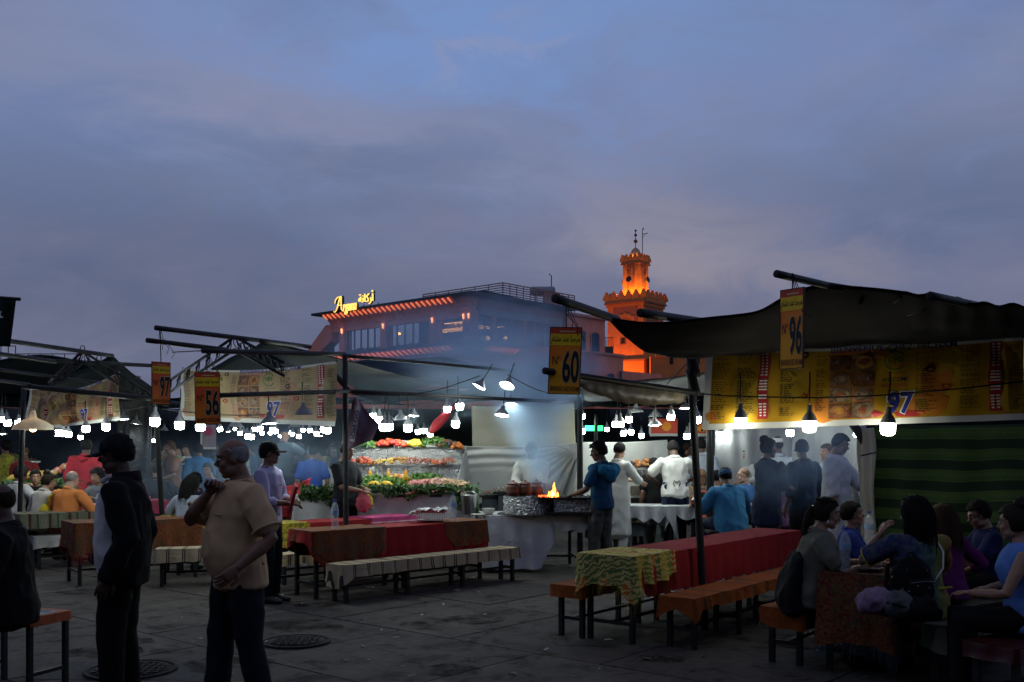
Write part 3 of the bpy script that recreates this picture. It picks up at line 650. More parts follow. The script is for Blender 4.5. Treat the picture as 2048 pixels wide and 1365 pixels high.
# ================================================================== stall frames, awnings, banners, signs, bulbs
STEEL = plain('black_painted_steel', (0.012, 0.013, 0.014), 0.55, 0.2, 0.5, 8, 0.2, 60)
CORD = plain('black_cord', (0.012, 0.012, 0.012), 0.7)
def pole(parent, a, b, r=0.028, name='pole', m=STEEL, n=10, bend=0.0):
    a, b = Vector(a), Vector(b); loc = parent.location
    pts = [a.lerp(b, i / 6) - loc + Vector((0, 0, -bend * math.sin(math.pi * i / 6))) for i in range(7)]
    return MB().loft(pts, r, n, dome=0.1).build(name, m, parent, True)
def cord(mb, a, b, sag=0.0, r=0.004):
    a, b = Vector(a), Vector(b); mb.loft([a.lerp(b, i / 8) + Vector((0, 0, -sag * math.sin(math.pi * i / 8))) for i in range(9)], r, 5); return mb
def truss(parent, apex, foot, depth=0.14, r=0.017):
    a, f = Vector(apex), Vector(foot); off = Vector((0, 0, -depth))
    tr = MB().loft([a - parent.location, f - parent.location], r, 8).loft([a + off - parent.location, f + off - parent.location], r, 8).build('truss_rafter', STEEL, parent, True)
    n = 7
    for i in range(n):
        p = a.lerp(f, (i + .15) / n); q = a.lerp(f, (i + .85) / n); m_ = (p + q) / 2
        mb = MB(); c = m_ + off * .5 - parent.location; d = (q - p).normalized()
        pts = []
        for k in range(22):
            an = k / 21 * 4 * math.pi * .8; rr = depth * .38 * (1 - k / 34); pts.append(c + d * (rr * math.cos(an) + (k / 21 - .5) * depth * .7) + Vector((0, 0, rr * math.sin(an))))
        mb.loft(pts, 0.006, 5); mb.build('scroll', STEEL, tr, True)
        MB().loft([p - parent.location, q + off - parent.location], 0.007, 5).build('lattice_bar', STEEL, tr)
    return tr
def frame(name, label, loc): e = empty(name, loc); return tag(e, label, 'stall')  # bare pipe frames and posts; awnings and banners are separate objects

# ---- middle stall frame
fm = frame('stall_frame', 'black pipe awning frame of the middle stall with a scrollwork gable', (-1.93, 11.6, 0))
pole(fm, (-1.93, 11.6, 0), P(690, 709, 11.6), 0.032, 'post')
pole(fm, P(405, 702, 9.9), P(690, 709, 11.6), 0.026); pole(fm, P(311, 656, 9.8), P(516, 681, 11.0), 0.026); pole(fm, P(294, 681, 9.9), P(452, 700, 10.8), 0.026)
pole(fm, P(440, 791, 9.8), P(697, 783, 11.6), 0.024, 'crossbar'); pole(fm, P(697, 783, 11.62), P(1101, 803, 14.0), 0.024, 'crossbar')
pole(fm, P(672, 752, 11.6), P(700, 785, 11.62), 0.03, 'brace'); pole(fm, P(690, 712, 11.6), P(1030, 742, 15.5), 0.022)
pole(fm, P(516, 681, 11.0), P(620, 694, 12.4), 0.026)
truss(fm, P(469, 674, 10.9), P(330, 768, 12.4)); truss(fm, P(469, 674, 10.9), P(568, 726, 10.7))
pole(fm, P(345, 705, 10.4) - Vector((0, 0, 0)), P(405, 702, 9.9), 0.006, 'tie_wire')
# far-left post leaning, and left stall
fl = frame('stall_frame', 'black pipe awning frame of the left stall with a scrollwork gable', tuple(G(325, 1130)))
g_ = G(330, 1130); pole(fl, g_, P(310, 800, 13.4), 0.036, 'post'); g2 = Vector(P(36, 1000, 14)); g2.z = 0; pole(fl, g2, P(48, 775, 13.8), 0.034, 'post')
pole(fl, P(-40, 674, 10.6), P(225, 712, 13.2), 0.027); pole(fl, P(-40, 703, 11), P(110, 724, 12.4), 0.027); pole(fl, P(110, 722, 12.4), P(330, 733, 14.2), 0.026)
pole(fl, P(-40, 735, 12), P(215, 768, 13.8), 0.022); pole(fl, P(-40, 756, 12), P(60, 770, 13.0), 0.022); pole(fl, P(48, 773, 13.0), P(312, 799, 12.6), 0.036, 'crossbar')
truss(fl, P(165, 703, 12.6), P(98, 765, 13.2)); truss(fl, P(165, 703, 12.6), P(305, 790, 13.6))
for px, py in ((165, 698), (198, 717)): fl_r = MB().loft([P(px, py, 12.6) - fl.location + Vector((.03 * math.cos(k), 0, .04 * math.sin(k))) for k in [i * .7 for i in range(10)]], 0.006, 5).build('eye_ring', STEEL, fl)
# ---- right stall frame
fr = frame('stall_frame', 'leaning black post and pipe frame of the right stall', (1.72, 8.95, 0))
pole(fr, (1.735, 8.95, 0), P(1379, 702, 8.95), 0.034, 'post'); pole(fr, P(1379, 702, 8.95), P(1392, 755, 8.95), 0.05, 'post_collar')
pole(fr, P(1110, 597, 7.0), P(1235, 640, 7.95), 0.033); pole(fr, P(1280, 626, 7.3), P(1460, 652, 8.6), 0.033); pole(fr, P(1553, 548, 6.6), P(1652, 571, 7.05), 0.027); pole(fr, P(1860, 592, 6.6), P(1955, 612, 7.2), 0.03)
pole(fr, P(1652, 571, 7.05), P(2250, 668, 8.6), 0.026); pole(fr, P(1089, 742, 7.3), P(1392, 786, 8.9), 0.026, 'crossbar'); pole(fr, P(1392, 790, 8.9), P(1380, 740, 8.92), 0.045, 'clamp')
pole(fr, P(1725, 600, 7.2), P(1630, 700, 8.9), 0.014, 'rafter'); pole(fr, P(1850, 620, 7.3), P(1600, 690, 8.9), 0.012, 'rafter', plain('bare_aluminium', (.3, .32, .33), .35, .9)); pole(fr, P(1800, 597, 7.1), P(1690, 660, 8.4), 0.012, 'rafter', MATS['bare_aluminium'])
g3 = G(1735, 1130); pole(fr, Vector((g3.x, 11.0, 0)), P(1704, 845, 10.9), 0.05, 'post')
g4 = P(1160, 975, 15.0); g4.z = 0; fc = frame('stall_post', 'single black post at the right end of the white backdrop sheet', tuple(g4)); pole(fc, g4, P(1160, 782, 15.0), 0.045, 'post')
pole(fc, P(1160, 785, 15.0), P(1100, 803, 14.0), 0.02)
for i, (px, py) in enumerate(((1417, 845), (1424, 845), (1192, 830))):
    a = P(px, py, 14.5 if i < 2 else 17); g = Vector((a.x, a.y, 0)); f_ = frame('stall_post', ('thin dark post tied at the top behind the yellow menu banner', 'second thin dark post beside the tied one behind the menu banner', 'thin dark post behind the man in the blue hooded top')[i], tuple(g)); pole(f_, g, a, 0.03, 'post')

# ---- cloth sheets
TARP = plain('black_tarp', (0.008, 0.010, 0.012), 0.8, 0, 0.35, 3, 0.35, 35, 0.006, spec=.15)
TEAL = plain('teal_tarp', (0.004, 0.013, 0.022), 0.8, 0, 0.3, 2, 0.3, 20, 0.01, spec=.2)
GREYT = plain('grey_tarp', (0.03, 0.034, 0.038), 0.7, 0, 0.25, 2, 0.3, 20, 0.01)
def lin(pts, n=6):
    return [pts[i].lerp(pts[i + 1], k / n) for i in range(len(pts) - 1) for k in range(n)] + [pts[-1]]
def sheet(name, edge_a, edge_b, m, label, cat='awning', nu=48, nv=16, sag=0.1, rip=0.02, rfreq=5.0, group=None, fn_extra=None, solid=0.006):
    """cloth stretched between two polylines with sag and ripples"""
    o0 = sum((Vector(p) for p in edge_a), Vector()) / len(edge_a)
    sd = rng.random() * 50
    def fn(u_, v_):
        p = catmull(edge_a, u_).lerp(catmull(edge_b, u_), v_)
        w = math.sin(math.pi * v_) * (0.35 + 0.65 * math.sin(math.pi * u_))
        p = p + Vector((0, 0, -sag * w + rip * nz(u_ * rfreq + sd, v_ * rfreq * .5)))
        if fn_extra: p = p + fn_extra(u_, v_)
        return p - o0
    o = MB().grid(fn, nu, nv).build(name, m, None, True, solid=solid); o.location = o0
    return tag(o, label, cat, group)
near = [P(*q) for q in ((1211, 635, 7.8), (1300, 643, 7.7), (1400, 641, 7.5), (1500, 622, 7.3), (1570, 594, 7.15), (1645, 571, 7.05), (1745, 577, 7.05), (1860, 588, 7.0), (1950, 603, 7.0), (2050, 612, 7.0), (2180, 628, 7.0), (2330, 640, 7.0))]
back = [P(*q) for q in ((1388, 704, 8.95), (1440, 704, 8.97), (1500, 702, 8.97), (1560, 701, 8.95), (1620, 699, 8.95), (1690, 697, 8.9), (1770, 693, 8.85), (1860, 688, 8.8), (1960, 682, 8.7), (2080, 674, 8.55), (2200, 668, 8.5), (2330, 662, 8.4))]
sheet('awning', near, back, TARP, 'sagging black tarp awning over the right stall', nu=120, nv=36, sag=0.10, rip=0.03, rfreq=9, fn_extra=lambda u_, v_: Vector((0, 0, -0.12 * math.sin(math.pi * v_) * max(0, 1 - u_ * 3.2) + .012 * math.sin(u_ * 120) * (1 - v_) * (u_ > .6))))
# plastic sheet bundled along the crossbar
def bundle(u_, v_):
    c = P(1165, 757, 7.75).lerp(P(1372, 785, 8.75), u_); an = v_ * 2 * math.pi; r_ = 0.05 + 0.07 * math.sin(math.pi * u_) ** .6 + .02 * nz(u_ * 14, v_ * 6)
    return c + Vector((0, .05, -.035)) + Vector((0.02 * math.cos(an), r_ * math.cos(an), r_ * .75 * math.sin(an) - .03 * math.sin(math.pi * u_)))
tag(MB().grid(bundle, 50, 16).build('rolled_plastic_sheet', plain('yellowed_plastic', (.42, .38, .27), .4, 0, .3, 9, .3, 30), None, True), 'yellowish plastic sheet rolled up along the crossbar left of the menu banner', 'plastic sheet')
sheet('awning', lin([P(420, 738, 12.8), P(530, 682, 12.6), P(700, 722, 11.9)]), lin([P(600, 760, 18.5), P(650, 742, 18), P(900, 766, 17)]), TEAL, 'dark teal peaked awning over the middle stall', sag=.12)
sheet('awning', [P(640, 738, 15.5), P(740, 722, 15.5), P(850, 716, 15.6), P(940, 726, 15.6), P(1035, 746, 15.5)], [P(760, 792, 24), P(820, 778, 24), P(870, 768, 24), P(950, 778, 24), P(1020, 795, 23)], TEAL, 'dark teal awning over the food display behind the middle post', sag=.18, rip=.06)
sheet('awning', lin([P(95, 772, 14.8), P(222, 713, 15), P(318, 786, 14.6)]), lin([P(200, 815, 24), P(262, 792, 24), P(340, 815, 22)]), TEAL, 'dark peaked awning behind the left number sign', sag=.12)
sheet('awning', [P(-80, 742, 17), P(20, 716, 17), P(110, 712, 17.2), P(200, 735, 17)], [P(-60, 810, 26), P(40, 800, 26), P(130, 800, 26), P(210, 812, 26)], TEAL, 'dark awning far left behind the pipe frame', sag=.2)
sheet('awning', [P(1155, 762, 11.5), P(1240, 760, 12), P(1320, 758, 12.5), P(1410, 745, 12.8)], [P(1175, 806, 18), P(1250, 800, 18.5), P(1330, 795, 18.5), P(1420, 790, 18)], GREYT, 'grey tarp awning between the number 60 sign and the right post', sag=.1)
for k, (x0, x1, py, Y, dy, lab) in enumerate(((-120, 330, 806, 22, 10, 'dark far awning at the left behind the produce stall'), (320, 720, 800, 24, 10, 'dark far awning behind the yellow banner of the middle stall'), (700, 1180, 792, 26, 10, 'dark far awning above the hanging bulbs in the middle'), (1150, 1560, 806, 24, 9, 'dark far awning above the cooks at the right'), (1500, 2300, 812, 20, 9, 'dark far awning behind the menu banner'))):
    ea = [P(lerp(x0, x1, i / 4), py - 16 * math.sin(math.pi * i / 4), Y) for i in range(5)]; eb = [p + Vector((0, dy, .35)) for p in ea]
    sheet('awning', ea, eb, TEAL, lab, nu=24, nv=10, sag=.25, rip=.1)
# ---- hanging back sheets and curtains
def wrinkle(name, bump=0.5, c=(0.5, 0.49, 0.46), rough=0.6, trans=0.0, scale=7):
    t = newmat(name, rough); v = t.coord('Object'); f = t.noise(v, scale, 6, 0.65, 1.2); g = t.noise(v, 1.5, 4)
    t.color(t.mix(g, tuple(x * .75 for x in c), tuple(min(1, x * 1.15) for x in c))); t.bump(f, bump, 0.04)
    if trans:
        tr = t.n('ShaderNodeBsdfTranslucent'); tr.inputs[0].default_value = tuple(c) + (1,); mx = t.n('ShaderNodeMixShader'); mx.inputs[0].default_value = trans
        t.l(t.b.outputs[0], mx.inputs[1]); t.l(tr.outputs[0], mx.inputs[2]); t.l(mx.outputs[0], t.t.nodes['Material Output'].inputs[0])
    return t.m
WSHEET = wrinkle('white_sheet', .4, (0.62, 0.63, 0.60), .75, .3); BEIGE = wrinkle('beige_canvas', .25, (0.48, 0.46, 0.36), .85, .25)
def curtain(name, tl, tr, bl, br, m, label, cat, folds=0.03, nf=9, nu=80, nv=30, top_sag=0.0, extra=None, group=None, solid=0.005):
    o0 = (Vector(tl) + Vector(tr)) / 2; sd = rng.random() * 40
    nrm = (Vector(tr) - Vector(tl)).cross(Vector(bl) - Vector(tl)).normalized()
    def fn(u_, v_):
        a = Vector(tl).lerp(tr, u_) + Vector((0, 0, -top_sag * math.sin(math.pi * u_))); b = Vector(bl).lerp(br, u_)
        p = a.lerp(b, v_) + nrm * folds * (math.sin(u_ * nf * 6.28 + 1.5 * nz(v_ * 2 + sd, u_ * 2)) * (.3 + .7 * v_) + 1.2 * nz(u_ * nf * .7 + sd, v_ * 3))
        if extra: p = p + extra(u_, v_, nrm)
        return p - o0
    o = MB().grid(fn, nu, nv).build(name, m, None, True, solid=solid); o.location = o0; return tag(o, label, cat, group)
def radi(u_, v_, n):          # pleats pulled towards the tied right corner
    dx, dy = 1.0 - u_, v_ - 0.02; an = math.atan2(dy, dx * 2.2 + .02); r_ = math.hypot(dx * 2.2, dy)
    q = max(0, 1 - dx * 2.4); h = .035 * math.sin(v_ * 38 + 2 * nz(u_ * 4, v_ * 3)) * max(0, 1 - v_ * 2.2) * max(0, 1 - q)
    return n * (0.05 * q * math.sin(an * 34) * min(1, r_ * 2) + h)
curtain('backdrop_sheet', P(788, 879, 15.6), P(1158, 886, 15.3), P(788, 1010, 15.7), P(1160, 1005, 15.4), WSHEET, 'pleated white sheet strung low behind the smoky grill', 'sheet', .02, 3, 120, 40, .09, radi)
curtain('backdrop_sheet', P(1160, 884, 15.35), P(1335, 880, 17.0), P(1160, 1000, 15.45), P(1340, 985, 17.0), WSHEET, 'white sheet continuing right of the post behind the man in the hooded top', 'sheet', .02, 4, 60, 30, .02)
curtain('canvas_panel', P(943, 812, 16.2), P(1148, 806, 16.2), P(945, 905, 16.2), P(1152, 905, 16.2), BEIGE, 'flat beige canvas panel hung above the white sheet behind the grill cook', 'canvas', .03, 1, 50, 30, .03)
t = newmat('green_striped_curtain', 0.9); v = t.coord('Object'); x_, y_, z_ = t.sep(v)
w = t.math('ADD', z_, t.math('MULTIPLY', t.noise(t.coord('Object', (1, 1, 1)), 1.2, 3), .10)); fr_ = t.math('FRACT', t.math('MULTIPLY', w, 4.6))
st = t.ramp(fr_, [(0, (.010, .03, .010)), (.45, (.010, .03, .010)), (.47, (.06, .12, .02)), (.53, (.035, .085, .02)), (.72, (.05, .10, .02)), (.93, (.035, .085, .02)), (.96, (.06, .12, .02)), (1, (.010, .03, .010))], 'CONSTANT')
vo = t.n('ShaderNodeTexVoronoi'); t.l(t.coord('Object', (26, 26, 40)), vo.inputs['Vector']); band = t.ramp(fr_, [(0, (0, 0, 0)), (.60, (1, 1, 1)), (.84, (0, 0, 0))], 'CONSTANT')
t.color(t.mix(t.math('MULTIPLY', band, t.ramp(vo.outputs['Distance'], [(.2, (1, 1, 1)), (.35, (0, 0, 0))])), st, (.14, .20, .04)))
t.bump(t.noise(v, 5, 5, .6, .8), .3, .03); GREEN = t.m
curtain('striped_curtain', P(1745, 850, 10.8), P(2250, 838, 9.6), Vector((P(1752, 900, 10.8).x, 10.8, 0.02)), Vector((P(2250, 900, 9.6).x, 9.6, 0.02)), GREEN, 'green curtain with horizontal bands behind the seated family', 'curtain', .05, 5, 90, 40, .03)
curtain('beige_curtain', P(1716, 858, 10.95), P(1746, 856, 10.7), P(1722, 1100, 10.95), P(1757, 1100, 10.75), BEIGE, 'narrow beige curtain tied to the post beside the green curtain', 'curtain', .03, 2, 24, 30)
pole(fr, P(1722, 912, 10.6), P(1752, 905, 10.6), 0.008, 'curtain_tie')
t = newmat('speckled_black_tarp', .5); v = t.coord('Object'); t.color(t.ramp(t.noise(v, 13, 8, .8), [(.5, (.010, .011, .014)), (.6, (.05, .055, .065)), (.75, (.12, .13, .14))]))
curtain('speckled_tarp', P(233, 800, 17.5), P(304, 792, 17.5), P(240, 1000, 17.5), P(304, 1000, 17.5), t.m, 'black tarp with grey speckles hanging behind the man in the cap', 'tarp', .06, 2, 30, 30)
GREYW = wrinkle('grey_white_plastic', .4, (0.33, 0.34, 0.35), .5, .2)
curtain('plastic_wall', P(1430, 838, 17.2), P(1590, 830, 16.5), P(1430, 1060, 17.2), P(1590, 1060, 16.5), GREYW, 'grey white plastic wall behind the cooks under the menu banner', 'plastic wall', .04, 4, 50, 24)
curtain('plastic_wall', P(1585, 838, 14.8), P(1730, 838, 13.6), P(1590, 1060, 14.8), P(1740, 1060, 13.6), GREYW, 'grey white plastic wall behind the cook in the long white coat', 'plastic wall', .04, 4, 50, 24)
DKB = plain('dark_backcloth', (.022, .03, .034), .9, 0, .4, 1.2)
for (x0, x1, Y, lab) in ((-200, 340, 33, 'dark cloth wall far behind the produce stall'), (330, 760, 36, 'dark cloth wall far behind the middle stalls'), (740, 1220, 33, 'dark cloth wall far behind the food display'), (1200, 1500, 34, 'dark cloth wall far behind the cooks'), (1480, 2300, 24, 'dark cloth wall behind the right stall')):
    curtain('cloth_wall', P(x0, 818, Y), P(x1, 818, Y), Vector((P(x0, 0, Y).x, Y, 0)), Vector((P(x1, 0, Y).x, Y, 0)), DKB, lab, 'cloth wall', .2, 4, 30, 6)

# ---- printed menu banners
YEL = plain('banner_yellow', (0.40, 0.22, 0.010), .6, 0, .12, 3, .12, 9, .02, trans=.08, spec=.2); ORA = plain('banner_orange', (0.50, 0.17, 0.015), .6, 0, .1, 3); WHT = plain('banner_white', (.55, .56, .52), .6, 0, .06, 3, trans=.15)
REDP = plain('print_red', (.36, .02, .02), .6, 0, .1); BLK = plain('print_black', (.012, .012, .012), .6); NAVY = plain('print_navy', (.02, .03, .25), .6, 0, .1); GRN = plain('print_green', (.06, .16, .03), .6)
PWH = plain('print_white', (.75, .75, .70), .6); MAU = plain('print_magenta', (.42, .05, .12), .6); YEL2 = plain('print_lemon', (.43, .27, .015), .6, 0, .1)
def foodmat(name, cols, sc=26):
    t = newmat(name, .6); v = t.coord('Object'); vo = t.n('ShaderNodeTexVoronoi'); vo.inputs['Scale'].default_value = sc; t.l(v, vo.inputs['Vector'])
    s_ = t.sep(vo.outputs['Color']); t.color(t.mix(.35, t.ramp(s_[0], [(i / max(1, len(cols) - 1), c) for i, c in enumerate(cols)]), t.ramp(t.noise(v, sc * .6, 4), [(.3, cols[0]), (.7, cols[-1])]))); return t.m
FOOD = [foodmat('photo_food_%d' % i, c) for i, c in enumerate((((.10, .03, .015), (.3, .12, .04), (.05, .02, .01)), ((.28, .05, .02), (.45, .22, .08), (.12, .04, .02)), ((.05, .025, .015), (.2, .1, .05), (.3, .2, .12)), ((.45, .16, .02), (.6, .35, .06), (.35, .08, .02)), ((.2, .12, .06), (.4, .3, .18), (.08, .04, .02))))]
PRINT_ = [YEL, ORA, WHT, REDP, BLK, NAVY, GRN, PWH, MAU, YEL2] + FOOD
PRINTF = [plain('faded_yellow', (.38, .27, .14), .6, 0, .15, 2, .15, 9, .02, trans=.2), plain('faded_orange', (.42, .22, .12), .6)] + PRINT_[2:8] + [MAU, plain('faded_lemon', (.40, .30, .13), .6)] + FOOD
AR_HI = '\ufee1\ufe8e\ufeb8\ufeeb \ufeaa\ufee8\ufecb \ufe8e\ufe92\ufea3\ufeae\ufee3'
def banner(tl, tr, br, bl, label, folds=0.03, nf=3, seed=0, ext=1.0, top_sag=0.02, diag=0.0, number='97', faded=False):
    PRINT = PRINTF if faded else PRINT_
    tl, tr, br, bl = map(Vector, (tl, tr, br, bl)); o0 = (tl + br) / 2; nrm = (tr - tl).cross(bl - tl).normalized()
    if nrm.y > 0: nrm = -nrm
    def S_(a, b, lift=0.0):
        p = tl.lerp(tr, a).lerp(bl.lerp(br, a), b) + Vector((0, 0, -top_sag * math.sin(math.pi * min(a, 1)) * (1 - b)))
        w = folds * (nz(a * nf * 2 + seed, b * 1.3) + .5 * nz(a * nf * 5 + seed, b * 3)) + diag * math.sin((a * 1.6 + b) * 11) * math.exp(-((a - .2 - .25 * b) / .16) ** 2) - .02 * math.sin(math.pi * a) * b
        return p + nrm * (w + lift) - o0
    bn = MB().grid(lambda a, b: S_(a, b), 90, 26, 0, lambda a, b: 2 if (b > .915 or a < .018 or b < .02) else 0).build('menu_banner', PRINT, None, True); bn.location = o0
    tag(bn, label, 'banner')
    r_ = random.Random(seed + 3)
    def quad(mb, a0, a1, b0, b1, mi, n=3, lift=.004): mb.grid(lambda u_, v_: S_(lerp(a0, a1, u_), lerp(b0, b1, v_), lift), max(2, int((a1 - a0) * 40)), n, mi)
    def blob(mb, a, b, ra, rb, mi, lift=.003, n=18, wob=.0):
        vs_ = [S_(a, b, lift)] + [S_(a + ra * math.cos(k * 6.283 / n) * (1 + wob * r_.uniform(-1, 1)), b + rb * math.sin(k * 6.283 / n) * (1 + wob * r_.uniform(-1, 1)), lift) for k in range(n)]
        mb.add(vs_, [(0, 1 + k, 1 + (k + 1) % n) for k in range(n)], mi)
    mb = MB()
    for (a, b, ra, rb, mi) in ((.03, .83, .02, .07, 1), (.4, .8, .05, .16, 1), (.52, .86, .06, .05, 3), (.72, .75, .06, .15, 1), (.66, .87, .05, .04, 3), (.14, .55, .05, .3, 9), (.30, .4, .05, .3, 9), (.8, .3, .06, .2, 9), (.95, .5, .04, .4, 9), (.5, .1, .1, .07, 1), (.74, .45, .05, .2, 1)): blob(mb, a, b, ra, rb, mi, .0025, wob=.12)
    mb.build('colour_patches', PRINT, bn)
    # price list columns
    mb = MB()
    for a0, a1, b0, b1 in ((.025, .085, .06, .88), (.108, .165, .06, .86), (.25, .30, .08, .86), (.365, .395, .1, .84), (.675, .74, .08, .86), (.81, .875, .06, .84), (.955, 1.0, .08, .88)):
        n = 34
        for i in range(n):
            if r_.random() < .12: continue
            b = lerp(b0, b1, i / n); a = a0; e = a0 + (a1 - a0) * r_.uniform(.5, 1)
            while a < e:
                w_ = r_.uniform(.006, .016); quad(mb, a, min(a + w_, e + .004), b, b + (b1 - b0) / n * .38, 4, 2, .0055); a += w_ + .004
    mb.build('price_list_lines', PRINT, bn, kind='stuff')
    for a0, a1 in ((.178, .212), (.897, .936)):
        mb = MB(); mb.grid(lambda u_, v_: S_(lerp(a0, a1, u_) + .004 * math.sin(v_ * 9), lerp(.03, .88, v_), .005), 3, 16, 3)
        for i in range(22):
            if i in (8, 13, 16): continue
            b = .05 + i * .037
            for q in (.15, .55): quad(mb, lerp(a0, a1, q) + .004 * math.sin((b) * 9), lerp(a0, a1, q + .3), b, b + .017, 7, 2, .008)
        mb.build('price_strip', PRINT, bn)
    for i in range(4):
        for j in range(2):
            a0 = .408 + j * .073; b0 = .10 + i * .205; ph = MB(); quad(ph, a0, a0 + .068, b0, b0 + .19, 10 + (i + j * 2) % 3, 3, .0055)
            blob(ph, a0 + .034, b0 + .1, .030, .082, 10 + (i * 2 + j * 3) % 5, .0085, 16, .08); blob(ph, a0 + .034, b0 + .095, .017, .045, 10 + (i * 2 + j * 3 + 2) % 5, .010, 12, .2); ph.build('food_photo', PRINT, bn)
    def write(s, a0, b0, a1, b1, mi, name, lift=.007, **kw):
        vs_, fs = text_fit(s, a0, b0, a1, b1, **kw); MB().add([S_(x, y, lift) for x, y in vs_], fs, mi).build(name, PRINT, bn)
    write('BIENVENUE', .41, .065, .575, -.01, 5, 'title_lettering', bold=.01); write('CHEZ', .59, .065, .665, -.01, 5, 'title_lettering', bold=.01); write('HICHAM', .68, .065, .80, -.01, 5, 'title_lettering', bold=.01)
    write('WELCOME', .572, .46, .652, .41, 4, 'welcome_lettering', bold=.01); write('BIENVENUE', .572, .53, .652, .485, 3, 'bienvenue_lettering', bold=.01); write(AR_HI, .58, .38, .645, .32, 4, 'arabic_lettering')
    write(number, .586, .89, .676, .58, 7, 'number_outline', .006, bold=.07); write(number, .590, .875, .672, .595, 5, 'number', .009, bold=.03)
    lg = MB(); n = 40
    for k in range(n):
        q0, q1 = .6 + k * 5.2 / n, .6 + (k + 1) * 5.2 / n
        lg.add([S_(.612 + r0 * math.cos(q) * .036, .2 + r0 * math.sin(q) * .12, .007) for q, r0 in ((q0, 1), (q1, 1), (q1, .86), (q0, .86))], [(0, 1, 2, 3)], 6)
    vs_, fs = text_fit('ojo', .588, .25, .636, .13, bold=.03); lg.add([S_(x, y, .007) for x, y in vs_], fs, 6)
    for da in (-.012, .0, .012): lg.add([S_(.612 + da, .10, .007), S_(.612 + da * 2.2 - .004, .06, .007), S_(.612 + da * 2.6, .02, .007), S_(.612 + da * 1.4 + .004, .06, .007)], [(0, 1, 2, 3)], 6)
    lg.build('olive_emblem', PRINT, bn)
    for a, b in ((.325, .08), (.325, .6), (.77, .55), (.72, .33)): 
        em = MB(); blob(em, a, b, .016, .04, 3 if b > .5 else 4, .006, 14, .25); blob(em, a, b, .009, .02, 0, .008, 10, .2); em.build('small_emblem', PRINT, bn)
    for a, b in ((0, 0), (1, 0), (0, 1)):
        MB().ell(S_(a, b), .012, 8, 6).build('eyelet_knot', CORD, bn)
    return bn
banner(P(1413, 703, 8.95), P(2048, 675, 8.35), P(2048, 840, 8.35), P(1404, 861, 8.95), 'yellow menu banner numbered 97 hanging under the black awning at the right', .035, 3, 2).scale = (1, 1, 1)
banner(P(2050, 675, 8.35), P(2700, 645, 7.9), P(2700, 815, 7.9), P(2050, 840, 8.35), 'continuation of the yellow menu banner past the right edge', .03, 3, 12)
banner(P(366, 737, 13.4), P(673, 723, 11.35), P(670, 853, 11.35), P(361, 840, 13.4), 'yellow menu banner numbered 97 on the middle stall behind sign 56', .05, 2, 5, top_sag=.06, faded=True)
banner(P(60, 768, 13.7), P(241, 742, 13.2), P(238, 841, 13.2), P(48, 862, 13.7), 'creased faded menu banner on the left stall with a shiny fold', .05, 2, 9, top_sag=.16, diag=.05, faded=True)
# ---- number signs
t = newmat('sign_orange', .55); v = t.coord('Object'); n_ = t.noise(v, 5, 2); z_ = t.sep(v)[2]
t.color(t.ramp(t.math('ADD', t.math('MULTIPLY', z_, -.9), t.math('MULTIPLY', n_, .7)), [(.05, (.85, .13, .01)), (.45, (.92, .36, .008)), (.75, (.92, .48, .01))])); SORA = t.m
t = newmat('sign_red_orange', .55); v = t.coord('Object'); n_ = t.noise(v, 5, 2); z_ = t.sep(v)[2]
t.color(t.ramp(t.math('ADD', t.math('MULTIPLY', z_, -.9), t.math('MULTIPLY', n_, .7)), [(.1, (.85, .08, .02)), (.5, (.85, .18, .015)), (.75, (.88, .30, .015))])); SRED = t.m
SY = plain('sign_yellow_band', (.92, .60, .012), .55, 0, .1); SR = plain('sign_red_band', (.62, .06, .02), .55, 0, .1); SDK = plain('sign_dark_edge', (.05, .02, .01), .6); SCREAM = plain('sign_cream', (.66, .50, .22), .6)
